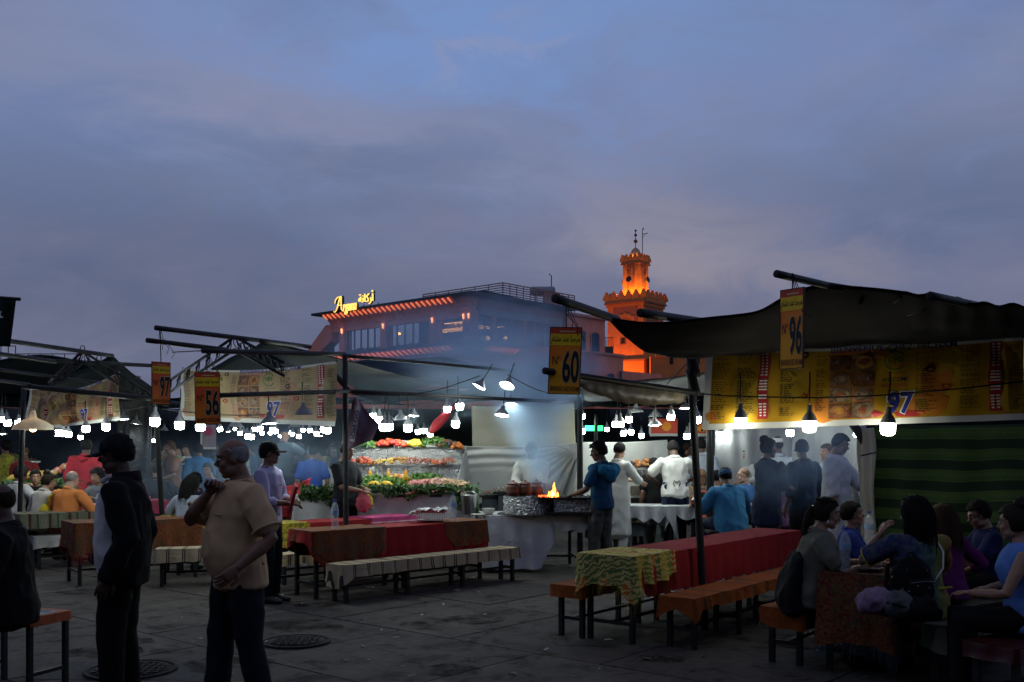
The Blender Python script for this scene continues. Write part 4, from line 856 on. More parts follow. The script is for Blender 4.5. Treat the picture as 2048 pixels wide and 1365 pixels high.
def number_sign(cx, cy, Y, h, w, yaw, num, base, hang, label, roll=0.0):
    c = P(cx, cy, Y); e = empty('number_sign', c, yaw); e.rotation_euler = (0, roll, yaw); tag(e, label, 'sign')
    SM = [base, SY, SR, BLK, SDK, SCREAM]
    bd = MB().box((0, 0, 0), (w, .008, h), 0).build('board', SM, e)
    MB().box((0, 0.0, -h / 2), (w + .006, .014, .006)).box((0, 0, h / 2), (w + .006, .014, .006)).box((-w / 2, 0, 0), (.006, .014, h)).box((w / 2, 0, 0), (.006, .014, h)).build('edge', SDK, e)
    fy = -.0045
    def q(x0, x1, z0, z1, mi, y): return MB().add([(x0 * w, y, z0 * h), (x1 * w, y, z0 * h), (x1 * w, y, z1 * h), (x0 * w, y, z1 * h)], [(0, 1, 2, 3)], mi)
    for s_ in (1, -1):                              # printed on both faces
        T = Matrix.Rotation(0 if s_ == 1 else math.pi, 4, 'Z')
        def put(mb, name): o = mb.build(name, SM, bd); o.matrix_local = T; return o
        put(q(-.5, .5, .23, .405, 1, fy - .0015), 'yellow_band'); put(q(-.5, .5, .405, .5, 2, fy - .0015), 'red_band'); put(q(-.2, .3, .43, .45, 5, fy - .003), 'small_line')
        def wr(s2, x0, z0, x1, z1, mi, name, y=fy - .0035, **kw):
            vs_, fs = text_fit(s2, x0 * w, z0 * h, x1 * w, z1 * h, **kw); put(MB().add([(x, y, z) for x, z in vs_], fs, mi), name)
        wr(AR_HI, -.45, .245, .46, .375, 3, 'arabic_lettering', bold=.012)
        wr(num, -.10, -.355, .485, .185, 5, 'number_outline', fy - .002, bold=.055); wr(num, -.075, -.335, .465, .165, 3, 'number', fy - .004, bold=.028)
        wr('N', -.40, -.06, -.24, .07, 3, 'number_mark'); wr('o', -.22, .02, -.15, .065, 3, 'number_mark')
        wr('BIENVENUE CHEZ HICHAM', -.44, -.46, .47, -.385, 3, 'welcome_lettering', bold=.015)
    mb = MB(); top = Vector(hang) - c; Ri = Matrix.Rotation(-yaw, 3, 'Z')
    cord(mb, (0, 0, h / 2), Ri @ top, 0, .005)
    for k in range(3): mb.loft([Ri @ top + Vector((0, 0, .03)), Ri @ top + Vector((.02 * k, .02, -.08)), Ri @ top + Vector((.05 + .04 * k, .03 - .04 * k, -.14 - .05 * k)), Ri @ top + Vector((.04 + .05 * k, .03, -.2 - .04 * k))], .003, 5)
    mb.build('cord', CORD, e); return e
number_sign(1130, 722, 7.35, .49, .235, R(-14), '60', SORA, P(1128, 604, 7.14), 'orange sign with number 60 hung from a pole in front of the smoke', R(2.2))
number_sign(1584, 658, 6.65, .53, .20, R(-58), '96', SORA, P(1584, 556, 6.7), 'narrow turned orange sign with number 96 under the tip of the awning pole', R(1))
number_sign(415, 797, 9.65, .50, .23, R(10), '56', SRED, P(416, 705, 9.95), 'red orange sign with number 56 hung before the middle menu banner', R(-1))
number_sign(322, 767, 10.2, .43, .20, R(48), '97', SRED, P(320, 658, 9.85), 'small red sign with number 97 hung from the paired pipes', R(0))
# flag at the left edge
t = newmat('dark_green_flag', .85); t.color((.012, .028, .02)); o0 = P(-10, 640, 6.5)
fg = empty('flag', o0); tag(fg, 'dark flag hanging at the upper left edge with part of a pale star', 'flag')
MB().grid(lambda a, b: P(lerp(-60, 32 - 4 * b - 8 * a * b, a), lerp(594, 690, b) + 4 * a, 6.5 + .05 * math.sin(a * 9)) - o0, 20, 14).build('cloth', t.m, fg, True, solid=.004)
st = MB(); c = P(-4, 632, 6.44) - o0; st.add([c + Vector((.04 * (1 if k % 2 else .42) * math.sin(k * math.pi / 5), 0, .04 * (1 if k % 2 else .42) * math.cos(k * math.pi / 5))) for k in range(10)], [tuple(range(10))]).build('star', PWH, fg)
MB().loft([P(-60, 592, 6.5) - o0, P(40, 599, 6.5) - o0], .012, 6).build('flag_rod', STEEL, fg)
# purple pennant with a lettered ribbon on the middle post
PUR = plain('mauve_cloth', (.17, .11, .16), .9, 0, .2, 6, .3, 20, .01); o0 = P(720, 800, 11.9)
pn = empty('pennant', o0); tag(pn, 'mauve cloth with a white lettered ribbon hanging on the middle post', 'cloth')
MB().grid(lambda a, b: P(lerp(lerp(706, 690, b), lerp(716, 760 - 34 * abs(b - .55), min(1, b * 1.5)), a), lerp(796, 902 - 22 * a, b), 11.9 + .04 * math.sin(a * 8 + b * 3)) - o0, 20, 20).build('cloth', PUR, pn, True, solid=.004)
rb = MB().grid(lambda a, b: P(lerp(712, 700, b) + 9 * a, lerp(810, 882, b) + a * 3, 11.83) - o0, 3, 10).build('ribbon', WHT, pn, True)
vs_, fs = text_fit('DO NOI', 0, 0, 1, 1, bold=.02); MB().add([P(lerp(710, 701, x) + 8 * (1 - y), lerp(822, 878, x), 11.82) - o0 for x, y in vs_], fs).build('lettering', NAVY, rb)
rp = P(880, 850, 14.5); rp_e = empty('closed_parasol', rp); tag(rp_e, 'closed red parasol tilted among the hanging bulbs', 'parasol')
MB().loft([(-.14, 0, -.12), (-.05, 0, .0), (.08, 0, .13), (.2, 0, .26)], [(.03, .03), (.075, .06), (.06, .05), (.015, .015)], 10).build('folded_cloth', plain('red_cloth', (.35, .02, .03), .7, 0, .2), rp_e, True); MB().loft([(-.2, 0, -.18), (.27, 0, .36)], .012, 6).build('shaft', STEEL, rp_e)
# poster boards behind the cooks
def poster(x0, x1, y0, y1, Y, m, label, marks):
    c = P((x0 + x1) / 2, (y0 + y1) / 2, Y); w, h = (x1 - x0) / FPX * Y, (y1 - y0) / FPX * Y
    e = empty('poster_board', c); tag(e, label, 'poster'); MB().box((0, 0, 0), (w, .02, h)).build('board', m, e); MB().box((0, 0, -h / 2 - .02), (w, .03, .05)).box((-w / 2, 0, 0), (.04, .03, h)).build('white_edge', WHT, e)
    for (x, z, r_, mm) in marks: MB().lathe([(r_, 0), (r_ * .6, .001), (r_ * .6, .004), (0, .004)], (x * w, -.012, z * h), 16, 0, Matrix.Rotation(R(90), 3, 'X')).build('printed_ring', mm, e)
poster(1300, 1355, 838, 868, 19, SR, 'red poster with a golden ring behind the cooks', ((.1, 0, .09, SORA), (-.25, .1, .05, SY)))
poster(1380, 1412, 846, 868, 18, SR, 'red poster with two golden rings behind the leaning post', ((-.2, 0, .07, SORA), (.25, 0, .07, SORA)))
poster(403, 432, 850, 895, 22, plain('grey_poster', (.25, .2, .22)), 'pale poster with dark lettering behind the bald man', ((0, .2, .1, MAU),))
for px, cc, lab in ((1196, (.05, 1, .25), 'small green glowing sign far behind the hooded man'), (1180, (.1, .9, .7), 'small teal glowing sign far behind the white sheet')):
    e = P(px, 857, 30); o = tag(MB().box((0, 0, 0), (.3, .05, .16)).box((.0, -.03, .0), (.2, .02, .05)).build('glowing_sign', emit('led_%d' % px, cc, 2.2)), lab, 'sign'); o.location = e
# ---- light bulbs
BULB = emit('led_white', (0.90, 1.0, 0.93), 76.0); BULBN = emit('led_white_weak', (1.0, 1.0, 0.84), 30.0); HOUS = plain('bulb_housing', (.33, .34, .34), .5, .1, .1); SHADE = plain('lamp_shade_grey', (.22, .23, .24), .5, .2)
def lathe_mesh(prof, n, m, name):
    return MB().lathe(prof, n=n).build(name, m, None, True)
def make_bulb():
    e = empty('light_bulb'); 
    MB().lathe([(0, -.062), (.03, -.061), (.048, -.05), (.054, -.03), (.055, .028)], n=16).build('diffuser', BULB, e, True)
    MB().lathe([(.056, .027), (.054, .05), (.042, .075), (.026, .10), (.02, .11), (.02, .15), (.012, .155)], n=14).build('housing', HOUS, e, True)
    MB().loft([(0, 0, .15), (.004, 0, .25), (-.004, 0, .33), (0, 0, .42)], .006, 6).build('cord', CORD, e, True); return e
def make_shade():
    e = empty('shaded_lamp')
    MB().lathe([(0, -.012), (.06, -.012), (.082, -.004)], n=18).build('diffuser', BULB, e, True)
    MB().lathe([(.105, -.014), (.10, -.002), (.06, .05), (.028, .075), (.022, .12), (.01, .125)], n=18).build('shade', SHADE, e, True, solid=.002)
    MB().loft([(0, 0, .12), (.005, 0, .22), (0, 0, .35)], .006, 6).build('cord', CORD, e, True); return e
pb_, ps_ = make_bulb(), make_shade(); used_b = [False, False]
def bulb(px, py, Y, label, group=None, kind=0, tilt=0.0, sc=1.0):
    src = ps_ if kind else pb_
    if used_b[kind]: e = copy_tree(src)
    else: e = src; used_b[kind] = True
    e.location = P(px, py, Y); e.rotation_euler = (rng.uniform(-.08, .08), tilt + rng.uniform(-.09, .09), rng.uniform(0, 6)); sc *= rng.uniform(.9, 1.12); e.scale = (sc,) * 3
    tag(e, label, 'lamp', group)
    if group is None and 'group' in e: del e['group']
    return e
nb_r = [bulb(1482, 842, 8.75, 'white hanging bulb against the left end of the yellow menu banner', None, 0, .04)]
nb_r.append(bulb(1619, 850, 8.60, 'white hanging bulb under the middle of the right menu banner', None, 0, 0, 1.08))
nb_r.append(bulb(1776, 855, 8.46, 'largest white hanging bulb below the blue number 97', None, 0, 0, 1.12))
wr = MB(); pts_w = [P(1400, 788, 8.8), P(1480, 793, 8.75), P(1619, 796, 8.60), P(1700, 794, 8.4), P(1777, 790, 8.46), P(1935, 776, 8.2), P(2200, 745, 8.0)]
wr.loft([catmull(pts_w, i / 40) for i in range(41)], .007, 5)
for a, b in ((P(1480, 793, 8.75), P(1482, 803, 8.75)), (P(1619, 796, 8.60), P(1619, 803, 8.60)), (P(1777, 790, 8.46), P(1777, 800, 8.46))): cord(wr, a, b, 0, .007)
tag(wr.build('lamp_wire', CORD), 'black wire carrying the three bulbs across the menu banner', 'wire')
for i, (px, py, Y) in enumerate(((310, 842, 12.3), (359, 849, 12.0), (401, 852, 11.6))): bulb(px, py, Y, ('white bulb hanging on the leaning post below the small sign 97', 'white bulb left of the number 56 sign', 'white bulb right under the number 56 sign')[i])
bulb(607, 827, 10.9, 'shaded lamp in front of the red strip of the middle banner', None, 1); bulb(539, 846, 10.9, 'shaded lamp under the 97 of the middle banner', None, 1)
for i, (px, py, Y, k) in enumerate(((911, 847, 13, 0), (895, 818, 14.5, 0), (919, 812, 15, 0), (958, 773, 12.6, 1), (1014, 771, 12.9, 1), (1004, 830, 13.4, 1), (1022, 806, 14, 1))):
    bulb(px, py, Y, ('single bulb hanging lowest beside the beige canvas', 'bulb above the display, left of a pair', 'bulb above the display, right of a pair', 'shaded lamp glowing through smoke under the teal awning', 'tilted shaded lamp high in the smoke left of sign 60', 'dark shaded lamp in front of the beige canvas', 'shaded lamp at the top of the beige canvas')[i], None, k, (0, 0, 0, .5, -.6, .3, 0)[i])
for px, py, Y, k in ((747, 832, 15, 0), (757, 838, 15, 0), (767, 853, 13.5, 0), (779, 853, 13.5, 0), (802, 838, 15, 1), (816, 855, 14, 0), (827, 831, 15, 1), (836, 863, 20, 0), (849, 861, 20, 0), (860, 868, 22, 0)):
    bulb(px, py, Y, 'white lamp in the cluster above the food display', 'lamps clustered over the food display', k)
for px, py, Y, k in ((1258, 838, 15, 0), (1241, 847, 15, 0), (1231, 848, 15.5, 0), (1272, 823, 15.5, 1), (1342, 833, 15, 0), (1311, 832, 16, 1), (1393, 838, 14, 0), (1164, 832, 17, 0), (1164, 862, 18, 0), (1247, 866, 20, 0), (1262, 864, 20, 0), (1283, 871, 21, 0), (1374, 872, 18, 0), (1370, 816, 15, 1), (1214, 858, 24, 0), (1310, 850, 15, 1)):
    bulb(px, py, Y, 'white lamp hanging among the cooks left of the menu banner', 'lamps hanging over the cooks', k)
for px, py, Y, k in ((1441, 868, 17, 0), (1580, 865, 14, 0), (1654, 864, 14.4, 0), (1681, 866, 14.2, 0), (1724, 862, 13.2, 0), (1715, 866, 13.3, 0)):
    bulb(px, py, Y, 'white bulb peeping out under the lower edge of the right menu banner', 'bulbs behind the right menu banner', k)
for px, py, Y, k in ((440, 858, 20, 0), (480, 866, 19, 0), (488, 864, 22, 1), (457, 863, 24, 1), (495, 872, 17, 0), (503, 873, 17.5, 0), (514, 859, 21, 0), (521, 856, 20, 0), (524, 866, 24, 0), (508, 858, 26, 0), (545, 858, 19, 0), (551, 862, 20, 0), (540, 866, 25, 0), (577, 864, 23, 0), (590, 853, 16, 1), (598, 872, 18, 0), (585, 868, 26, 0), (620, 860, 21, 0), (633, 867, 20, 0), (655, 860, 13.5, 0), (648, 858, 13.8, 0), (641, 872, 26, 1), (606, 860, 24, 0), (560, 872, 28, 0), (470, 858, 27, 0), (467, 852, 18, 1), (477, 853, 18, 1)):
    bulb(px, py, Y, 'white lamp in the far cluster below the middle menu banner', 'far lamps below the middle banner', k, 0, .85)
for px, py, Y, k in ((4, 838, 15, 0), (15, 845, 14, 0), (36, 846, 16, 0), (45, 842, 16, 0), (92, 856, 15, 1), (118, 864, 14, 0), (127, 866, 14.5, 0), (137, 868, 15, 0), (172, 857, 13, 0), (212, 853, 13.2, 0), (248, 838, 16, 1), (272, 847, 17, 1), (161, 874, 20, 0), (115, 872, 22, 1), (292, 880, 24, 0), (308, 881, 25, 0), (328, 860, 22, 1), (6, 868, 24, 1)):
    bulb(px, py, Y, 'white lamp hanging around the left produce stall', 'lamps around the left stall', k, 0, .88)
dl = P(66, 852, 12.9); de = empty('dome_lamp', dl); tag(de, 'wide glass dome lamp with a warm bulb at the corner of the left banner', 'lamp')
MB().lathe([(.25, -.05), (.24, 0), (.15, .06), (.05, .1), (.03, .2)], n=20).build('glass_dome', plain('milky_dome', (.5, .5, .45), .3, trans=.4), de, True); MB().ell((0, 0, -.02), (.05, .05, .06)).build('warm_bulb', emit('warm_bulb', (1, .62, .25), 12), de, True)

# sagging wires that carry the bulbs
for k, (a, b, sg_, lab) in enumerate(((P(697, 786, 11.7), P(960, 752, 12.6), .12, 'thin wire sagging from the middle post to the smoky lamps'), (P(700, 800, 13.2), P(925, 792, 15), .10, 'thin wire over the lamps of the food display'), (P(1160, 800, 14.8), P(1400, 800, 13.6), .12, 'thin wire over the lamps of the cooks'), (P(300, 815, 12.4), P(670, 815, 12.0), .1, 'thin wire behind the middle banner'), (P(0, 815, 14), P(300, 812, 13), .12, 'thin wire over the lamps of the left stall'), (P(1015, 750, 12.8), P(1160, 790, 14.8), .1, 'thin wire from the smoky lamps to the right post'), (P(1380, 720, 8.95), P(1230, 800, 15), .2, 'slack rope behind the leaning post'))):
    tag(cord(MB(), a, b, sg_, .006).build('lamp_wire', CORD), lab, 'wire')

for e_ in nb_r:                                    # weaker bulbs than the kitchen lamps
    for c_ in e_.children:
        if c_.name.startswith('diffuser'): c_.data = c_.data.copy(); c_.data.materials[0] = BULBN
# ================================================================== tables, benches, cooking stall, food
U2 = Vector((0.62, 0.785, 0)); U3 = Vector((0.72, 0.694, 0))
WOODD = plain('dark_wood', (0.03, 0.022, 0.016), .7, 0, .3, 12)
def cloth_mat(name, stops_fn): 
    t = newmat(name, .92, spec=.2); stops_fn(t); return t.m
def wrinkles(t, v, k=.25): t.bump(t.math('ADD', t.noise(v, 5, 6, .65, 1.4), t.math('MULTIPLY', t.noise(v, 160, 2), .12)), k * 2.2, .03)
def _red(t): v = t.coord('Object'); t.color(t.mix(t.noise(v, 4, 4), (.20, .010, .012), (.30, .018, .018))); wrinkles(t, v)
RED = cloth_mat('red_tablecloth', _red)
def _floral(t):
    v = t.coord('Object', (1, 1, 1)); w = t.n('ShaderNodeTexWave'); w.wave_type = 'RINGS'; w.inputs['Scale'].default_value = 7; w.inputs['Distortion'].default_value = 9; w.inputs['Detail'].default_value = 3; w.inputs['Detail Scale'].default_value = 2.2; t.l(v, w.inputs[0])
    x, y, z = t.sep(v); band = t.math('FRACT', t.math('MULTIPLY', x, 2.6)); a = t.ramp(band, [(0, (.42, .30, .02)), (.3, (.16, .22, .03)), (.55, (.40, .10, .02)), (.8, (.10, .16, .05))], 'CONSTANT')
    t.color(t.mix(t.ramp(w.outputs['Fac'], [(.48, (0, 0, 0)), (.56, (1, 1, 1))]), a, (.50, .40, .12))); wrinkles(t, v)
FLORAL = cloth_mat('yellow_floral_cloth', _floral)
def _kilim(t):
    v = t.coord('Object'); vo = t.n('ShaderNodeTexVoronoi'); vo.feature = 'DISTANCE_TO_EDGE'; vo.inputs['Scale'].default_value = 21; t.l(t.coord('Object', (1, 1, 1.4)), vo.inputs['Vector'])
    w = t.n('ShaderNodeTexWave'); w.inputs['Scale'].default_value = 16; w.inputs['Distortion'].default_value = 12; w.inputs['Detail'].default_value = 2; t.l(v, w.inputs[0])
    a = t.mix(t.ramp(w.outputs['Fac'], [(.45, (0, 0, 0)), (.6, (1, 1, 1))]), (.13, .012, .014), (.17, .07, .02)); b = t.noise(v, 3, 2)
    t.color(t.mix(t.ramp(vo.outputs['Distance'], [(.05, (1, 1, 1)), (.10, (0, 0, 0))]), a, t.mix(t.ramp(b, [(.45, (0, 0, 0)), (.55, (1, 1, 1))]), (.05, .06, .03), (.15, .065, .02)))); wrinkles(t, v)
KILIM = cloth_mat('dark_red_kilim', _kilim)
def _pink(t):
    v = t.coord('Object'); z = t.sep(v)[2]; f = t.math('FRACT', t.math('MULTIPLY', z, 16)); t.color(t.mix(t.math('MULTIPLY', t.ramp(f, [(.7, (0, 0, 0)), (.75, (1, 1, 1))], 'CONSTANT'), t.math('LESS_THAN', z, .70)), (.42, .06, .17), (.6, .42, .42))); wrinkles(t, v)
PINKC = cloth_mat('pink_cloth', _pink)
def _stripe(t):
    v = t.coord('Object', (1, 1, 1)); x = t.sep(v)[0]; x = t.math('ADD', x, t.math('MULTIPLY', t.noise(v, 3, 3), .03)); f = t.math('FRACT', t.math('MULTIPLY', x, 5.6))
    k = t.ramp(f, [(0, (0, 0, 0)), (.74, (1, 1, 1)), (.81, (0, 0, 0)), (.87, (1, 1, 1)), (.94, (0, 0, 0))], 'CONSTANT'); t.color(t.mix(k, t.mix(t.noise(v, 9, 4), (.30, .24, .15), (.42, .34, .22)), (.035, .03, .028))); wrinkles(t, v, .4)
STRIPE = cloth_mat('beige_striped_blanket', _stripe)
def _orange(t):
    v = t.coord('Object'); x = t.sep(v)[0]; f = t.math('FRACT', t.math('MULTIPLY', t.math('ADD', x, t.math('MULTIPLY', t.noise(v, 3, 3), .03)), 1.15))
    k = t.ramp(f, [(0, (.31, .075, .012)), (.16, (.03, .06, .02)), (.20, (.31, .075, .012)), (.24, (.03, .05, .02)), (.28, (.33, .08, .012)), (.52, (.03, .06, .02)), (.58, (.05, .09, .02)), (.60, (.31, .075, .012))], 'CONSTANT'); t.color(t.mix(t.noise(v, 20, 4), k, (.22, .055, .012))); wrinkles(t, v, .4)
ORANGE = cloth_mat('orange_striped_blanket', _orange)
def _grey(t):
    v = t.coord('Object'); x = t.sep(v)[0]; f = t.math('FRACT', t.math('MULTIPLY', x, 4)); t.color(t.ramp(f, [(0, (.12, .12, .08)), (.4, (.02, .03, .02)), (.5, (.14, .03, .02)), (.55, (.12, .12, .08)), (.8, (.03, .06, .03)), (.9, (.12, .12, .08))], 'CONSTANT')); wrinkles(t, v, .4)
GREYST = cloth_mat('olive_striped_blanket', _grey)
def _yk(t): v = t.coord('Object'); t.color(t.mix(t.ramp(t.noise(v, 14, 4, .6, 1.5), [(.45, (0, 0, 0)), (.55, (1, 1, 1))]), (.45, .34, .03), (.12, .12, .02))); wrinkles(t, v)
YCLOTH = cloth_mat('yellow_patterned_cloth', _yk)
WPLASTIC = wrinkle('white_plastic_sheet', .55, (.50, .51, .52), .38)
def unit(name, near, d, L, W, label, cat, H, legs=2, m=STEEL, top_m=WOODD, thick=.03, leg_r=.02):
    """table or bench frame; origin at the near corner, x along its length, +y to the far side"""
    e = empty(name, (near[0], near[1], 0), math.atan2(d.y, d.x)); tag(e, label, cat)
    MB().box((L / 2, W / 2, H - thick / 2), (L, W, thick)).build('seat' if cat in ('bench', 'stool') else 'tabletop', top_m, e)
    for i in range(legs):
        x = .06 + (L - .12) * i / (legs - 1)
        for y in (.04, W - .04): MB().box((x, y, (H - thick) / 2), (leg_r * 2, leg_r * 2, H - thick)).build('leg', m, e)
        MB().box((x, W / 2, .16), (.025, W - .1, .03)).build('stretcher', m, e)
    MB().box((L / 2, W / 2, .16), (L - .15, .028, .026)).build('long_stretcher', m, e)
    return e
def drape(name, near, d, x0, x1, W, H, drops, m, label, cat='tablecloth', over=.012, waves=7, amp=.022, fringe=None, corner=.0, jag=.02, ledge=.0, group=None, lift=0.0):
    """cloth over x0..x1; drops = (front y-, end x+, back y+, end x-)"""
    e0 = Vector((near[0], near[1], 0)); rz = math.atan2(d.y, d.x); o = over + lift
    x0, x1, y0, y1 = x0 - o, x1 + o, -o, W + o; zt = H + .004 + lift
    mb = MB(); nx, ny = max(6, int((x1 - x0) * 14)), max(4, int((y1 - y0) * 14)); sd = rng.random() * 60
    def top(u_, v_): 
        x, y = lerp(x0, x1, u_), lerp(y0, y1, v_); return (x, y, zt + .007 * nz(x * 4 + sd, y * 4) + .004 * abs(nz(x * 9 + sd, y * 9)))
    mb.grid(top, nx, ny)
    per = []
    def side(a, b, n, dr, nrm): 
        for i in range(n): per.append((Vector(a).lerp(Vector(b), i / n), dr, Vector(nrm), i / n))
    side((x0, y0), (x1, y0), nx * 2, drops[0], (0, -1)); side((x1, y0), (x1, y1), ny * 2, drops[1], (1, 0)); side((x1, y1), (x0, y1), nx * 2, drops[2], (0, 1)); side((x0, y1), (x0, y0), ny * 2, drops[3], (-1, 0))
    k = len(per); rows_ = 7; o_ = len(mb.v); s_acc = 0
    for r_ in range(rows_ + 1):
        f = r_ / rows_
        for i, (p, dr, nr, q) in enumerate(per):
            pv = per[i - 1]; nx2 = per[(i + 1) % k]; cn = 0.0
            dd = dr; nn = nr
            cq = min(q, 1 - q); ext = 0
            L_ = (x1 - x0) if nr.x == 0 else (y1 - y0); c_d = min(q, 1 - q) * L_
            if c_d < .14:
                other = per[(i - int(q * (nx if nr.x == 0 else ny) * 2) - 1) % k] if q < .5 else per[(i + int((1 - q) * (nx if nr.x == 0 else ny) * 2) + 1) % k]
                w_ = (1 - c_d / .14) * .5; nn = (nr * (1 - w_) + other[2] * w_); dd = lerp(dr, other[1], w_) ; ext = corner * (1 - c_d / .14) * min(dr, other[1]) / max(.01, max(drops))
                if min(dr, other[1]) < .02 and dr > .02: ext = 0
            wv = math.sin(s_acc + i * waves * .16 + 2 * nz(i * .07 + sd)) * amp * f + .02 * f * nz(i * .11 + sd, f)
            z = zt - (dd + ext) * f - jag * f * nz(i * .2 + sd, 9) * (dd > .02)
            xy = p + nn * (.006 + .02 * f * min(1, dd * 5) + wv * min(1, dd * 6) + ext * f * .3)
            mb.v.append((xy.x, xy.y, max(z, .006)))
    for r_ in range(rows_):
        for i in range(k):
            j = (i + 1) % k
            if per[i][1] < .015 and per[j][1] < .015: continue
            mb.f.append((o_ + r_ * k + i, o_ + (r_ + 1) * k + i, o_ + (r_ + 1) * k + j, o_ + r_ * k + j)); mb.m.append(0)
    o2 = mb.build(name, m, None, True); o2.location = e0; o2.rotation_euler = (0, 0, rz); tag(o2, label, cat, group)
    if fringe:
        fb = MB(); base = o_ + rows_ * k
        for i in range(k):
            if per[i][1] < .05: continue
            for s3 in range(3):
                a = Vector(mb.v[base + i]).lerp(Vector(mb.v[base + (i + 1) % k]), s3 / 3); l_ = fringe[1] * rng.uniform(.7, 1.15)
                t_ = Vector((rng.uniform(-.012, .012), rng.uniform(-.012, .012), -l_)); w2 = Vector((.003, .003, 0)); b = a + t_
                fb.add([a - w2, a + w2, b + w2 * .5, b - w2 * .5], [(0, 1, 2, 3)])
        fb.build('fringe', fringe[0], o2, kind='stuff')
    return o2
YFR = plain('yellow_fringe', (.45, .30, .02), .9, 0, .3, 30); RFR = plain('red_fringe', (.25, .02, .02), .9, 0, .3, 30)
# --- middle stall
n1 = (-2.13, 10.67); unit('table', n1, U3, 2.5, .46, 'long table of the middle stall with red cloth, behind the striped bench', 'table', .72, 3)
drape('tablecloth', n1, U3, 0, 2.5, .46, .72, (.40, .3, .3, .12), RED, 'plain red cloth over the long middle table')
drape('table_runner', n1, U3, .02, .92, .46, .72, (.33, .03, .2, .12), KILIM, 'patterned red and gold cover on the left end of the middle table', 'cover', lift=.012, fringe=(YFR, .07)); drape('table_runner', n1, U3, 1.86, 2.48, .46, .72, (.30, .25, .2, .02), KILIM, 'patterned red and gold cover on the right end of the middle table', 'cover', lift=.012)
nb = (-1.76, 10.40); UB = Vector((.70, .714, 0)); unit('bench', nb, UB, 2.62, .28, 'long low bench with a beige striped blanket in front of the red table', 'bench', .40, 4)
drape('blanket', nb, UB, 0, 2.62, .28, .40, (.13, .10, .1, .26), STRIPE, 'beige blanket with paired dark stripes on the long middle bench', 'blanket', corner=.05)
n2 = (-2.72, 11.75); unit('table', n2, U3, 2.05, .46, 'second red-covered table behind the middle one', 'table', .72, 3)
drape('tablecloth', n2, U3, 0, 2.05, .46, .72, (.32, .3, .2, .1), RED, 'red cloth on the second table behind the middle post'); drape('table_runner', n2, U3, 1.3, 2.0, .46, .72, (.16, .16, .16, .02), PINKC, 'bright pink cover with white lines on the second table', 'cover', lift=.014); drape('table_runner', n2, U3, 0, .34, .46, .72, (.3, .02, .2, .25), YCLOTH, 'yellow patterned cover behind the man in the beige polo', 'cover', lift=.012)
n3 = (-3.45, 13.75); unit('table', n3, U3, 1.0, .46, 'small red table behind the man in the lilac shirt', 'table', .75); drape('tablecloth', n3, U3, 0, 1.0, .46, .75, (.25, .25, .2, .1), KILIM, 'dark patterned cloth on the small red table', lift=.0); drape('table_runner', n3, U3, .05, .95, .46, .75, (.1, .06, .1, .02), RED, 'red cover on the small table behind the lilac shirt', 'cover', lift=.012)
nb2 = (-2.62, 10.95); unit('bench', (-2.75, 11.05), U3, 1.9, .26, 'bench between the two middle tables under a white blanket', 'bench', .42, 3); drape('blanket', (-2.75, 11.05), U3, -.03, 1.9, .26, .42, (.12, .1, .1, .22), STRIPE, 'crumpled pale blanket hanging off the bench by the table end', 'blanket', amp=.03, jag=.08)
# red hanging cloth by the greens
curtain('red_cloth', P(548, 972, 13.4), P(622, 955, 13.8), P(562, 1020, 13.4), P(612, 1022, 13.8), plain('red_hanging', (.36, .02, .025), .8, 0, .2, 5, .3, 14, .02), 'red cloth stretched up at a slant behind the man in the lilac shirt', 'cloth', .03, 2, 20, 14, .05)
# --- left stall tables
def pxn(px, py, H): Y = (CAM_Z - H) * FPX / (py - HOR); return ((px - 1024) / FPX * Y, Y)
nl = pxn(150, 1048, .74); UL = Vector((.80, .6, 0)); unit('table', nl, UL, 1.5, .6, 'table with dark red fringed cover beside the man in the black jacket', 'table', .74); drape('tablecloth', nl, UL, 0, 1.5, .6, .74, (.35, .2, .2, .3), KILIM, 'dark red fringed cover on the table behind the man in the black jacket', fringe=(RFR, .1), corner=.12)
nl2 = pxn(128, 1008, .76); unit('table', nl2, UL, 1.6, .6, 'far table with bright red cloth behind the orange shirt', 'table', .76); drape('tablecloth', nl2, UL, 0, 1.6, .6, .76, (.22, .2, .2, .2), plain('crimson_cloth', (.34, .015, .05), .8, 0, .2), 'bright red cloth on the far table behind the orange shirt')
nl3 = pxn(40, 1030, .74); unit('table', nl3, UL, 1.1, .6, 'table in front of the woman in the pale blouse', 'table', .74); drape('tablecloth', nl3, UL, 0, 1.1, .6, .74, (.2, .2, .2, .2), GREYST, 'dull striped cloth on the table at the far left')
nlb = pxn(70, 1075, .44); unit('bench', nlb, UL, .85, .3, 'low bench with a pale cover under the orange shirt', 'bench', .44); drape('blanket', nlb, UL, 0, .85, .3, .44, (.14, .1, .1, .2), plain('pale_cover', (.3, .29, .27), .8), 'pale cover on the low bench under the orange shirt', 'blanket')
nlc = pxn(312, 1100, .44); unit('bench', nlc, Vector((.97, .2, 0)), .72, .3, 'short striped bench under the woman in the grey shirt', 'bench', .44); drape('blanket', nlc, Vector((.97, .2, 0)), 0, .72, .3, .44, (.15, .1, .1, .2), STRIPE, 'striped blanket on the short bench under the grey shirt', 'blanket')
nld = pxn(330, 1040, .74); unit('table', (nld[0], nld[1] + .35), UL, .9, .5, 'table with a yellow cover at the woman in grey', 'table', .74); drape('tablecloth', (nld[0], nld[1] + .35), UL, 0, .9, .5, .74, (.2, .2, .2, .2), YCLOTH, 'yellow cover on the table at the woman in grey')
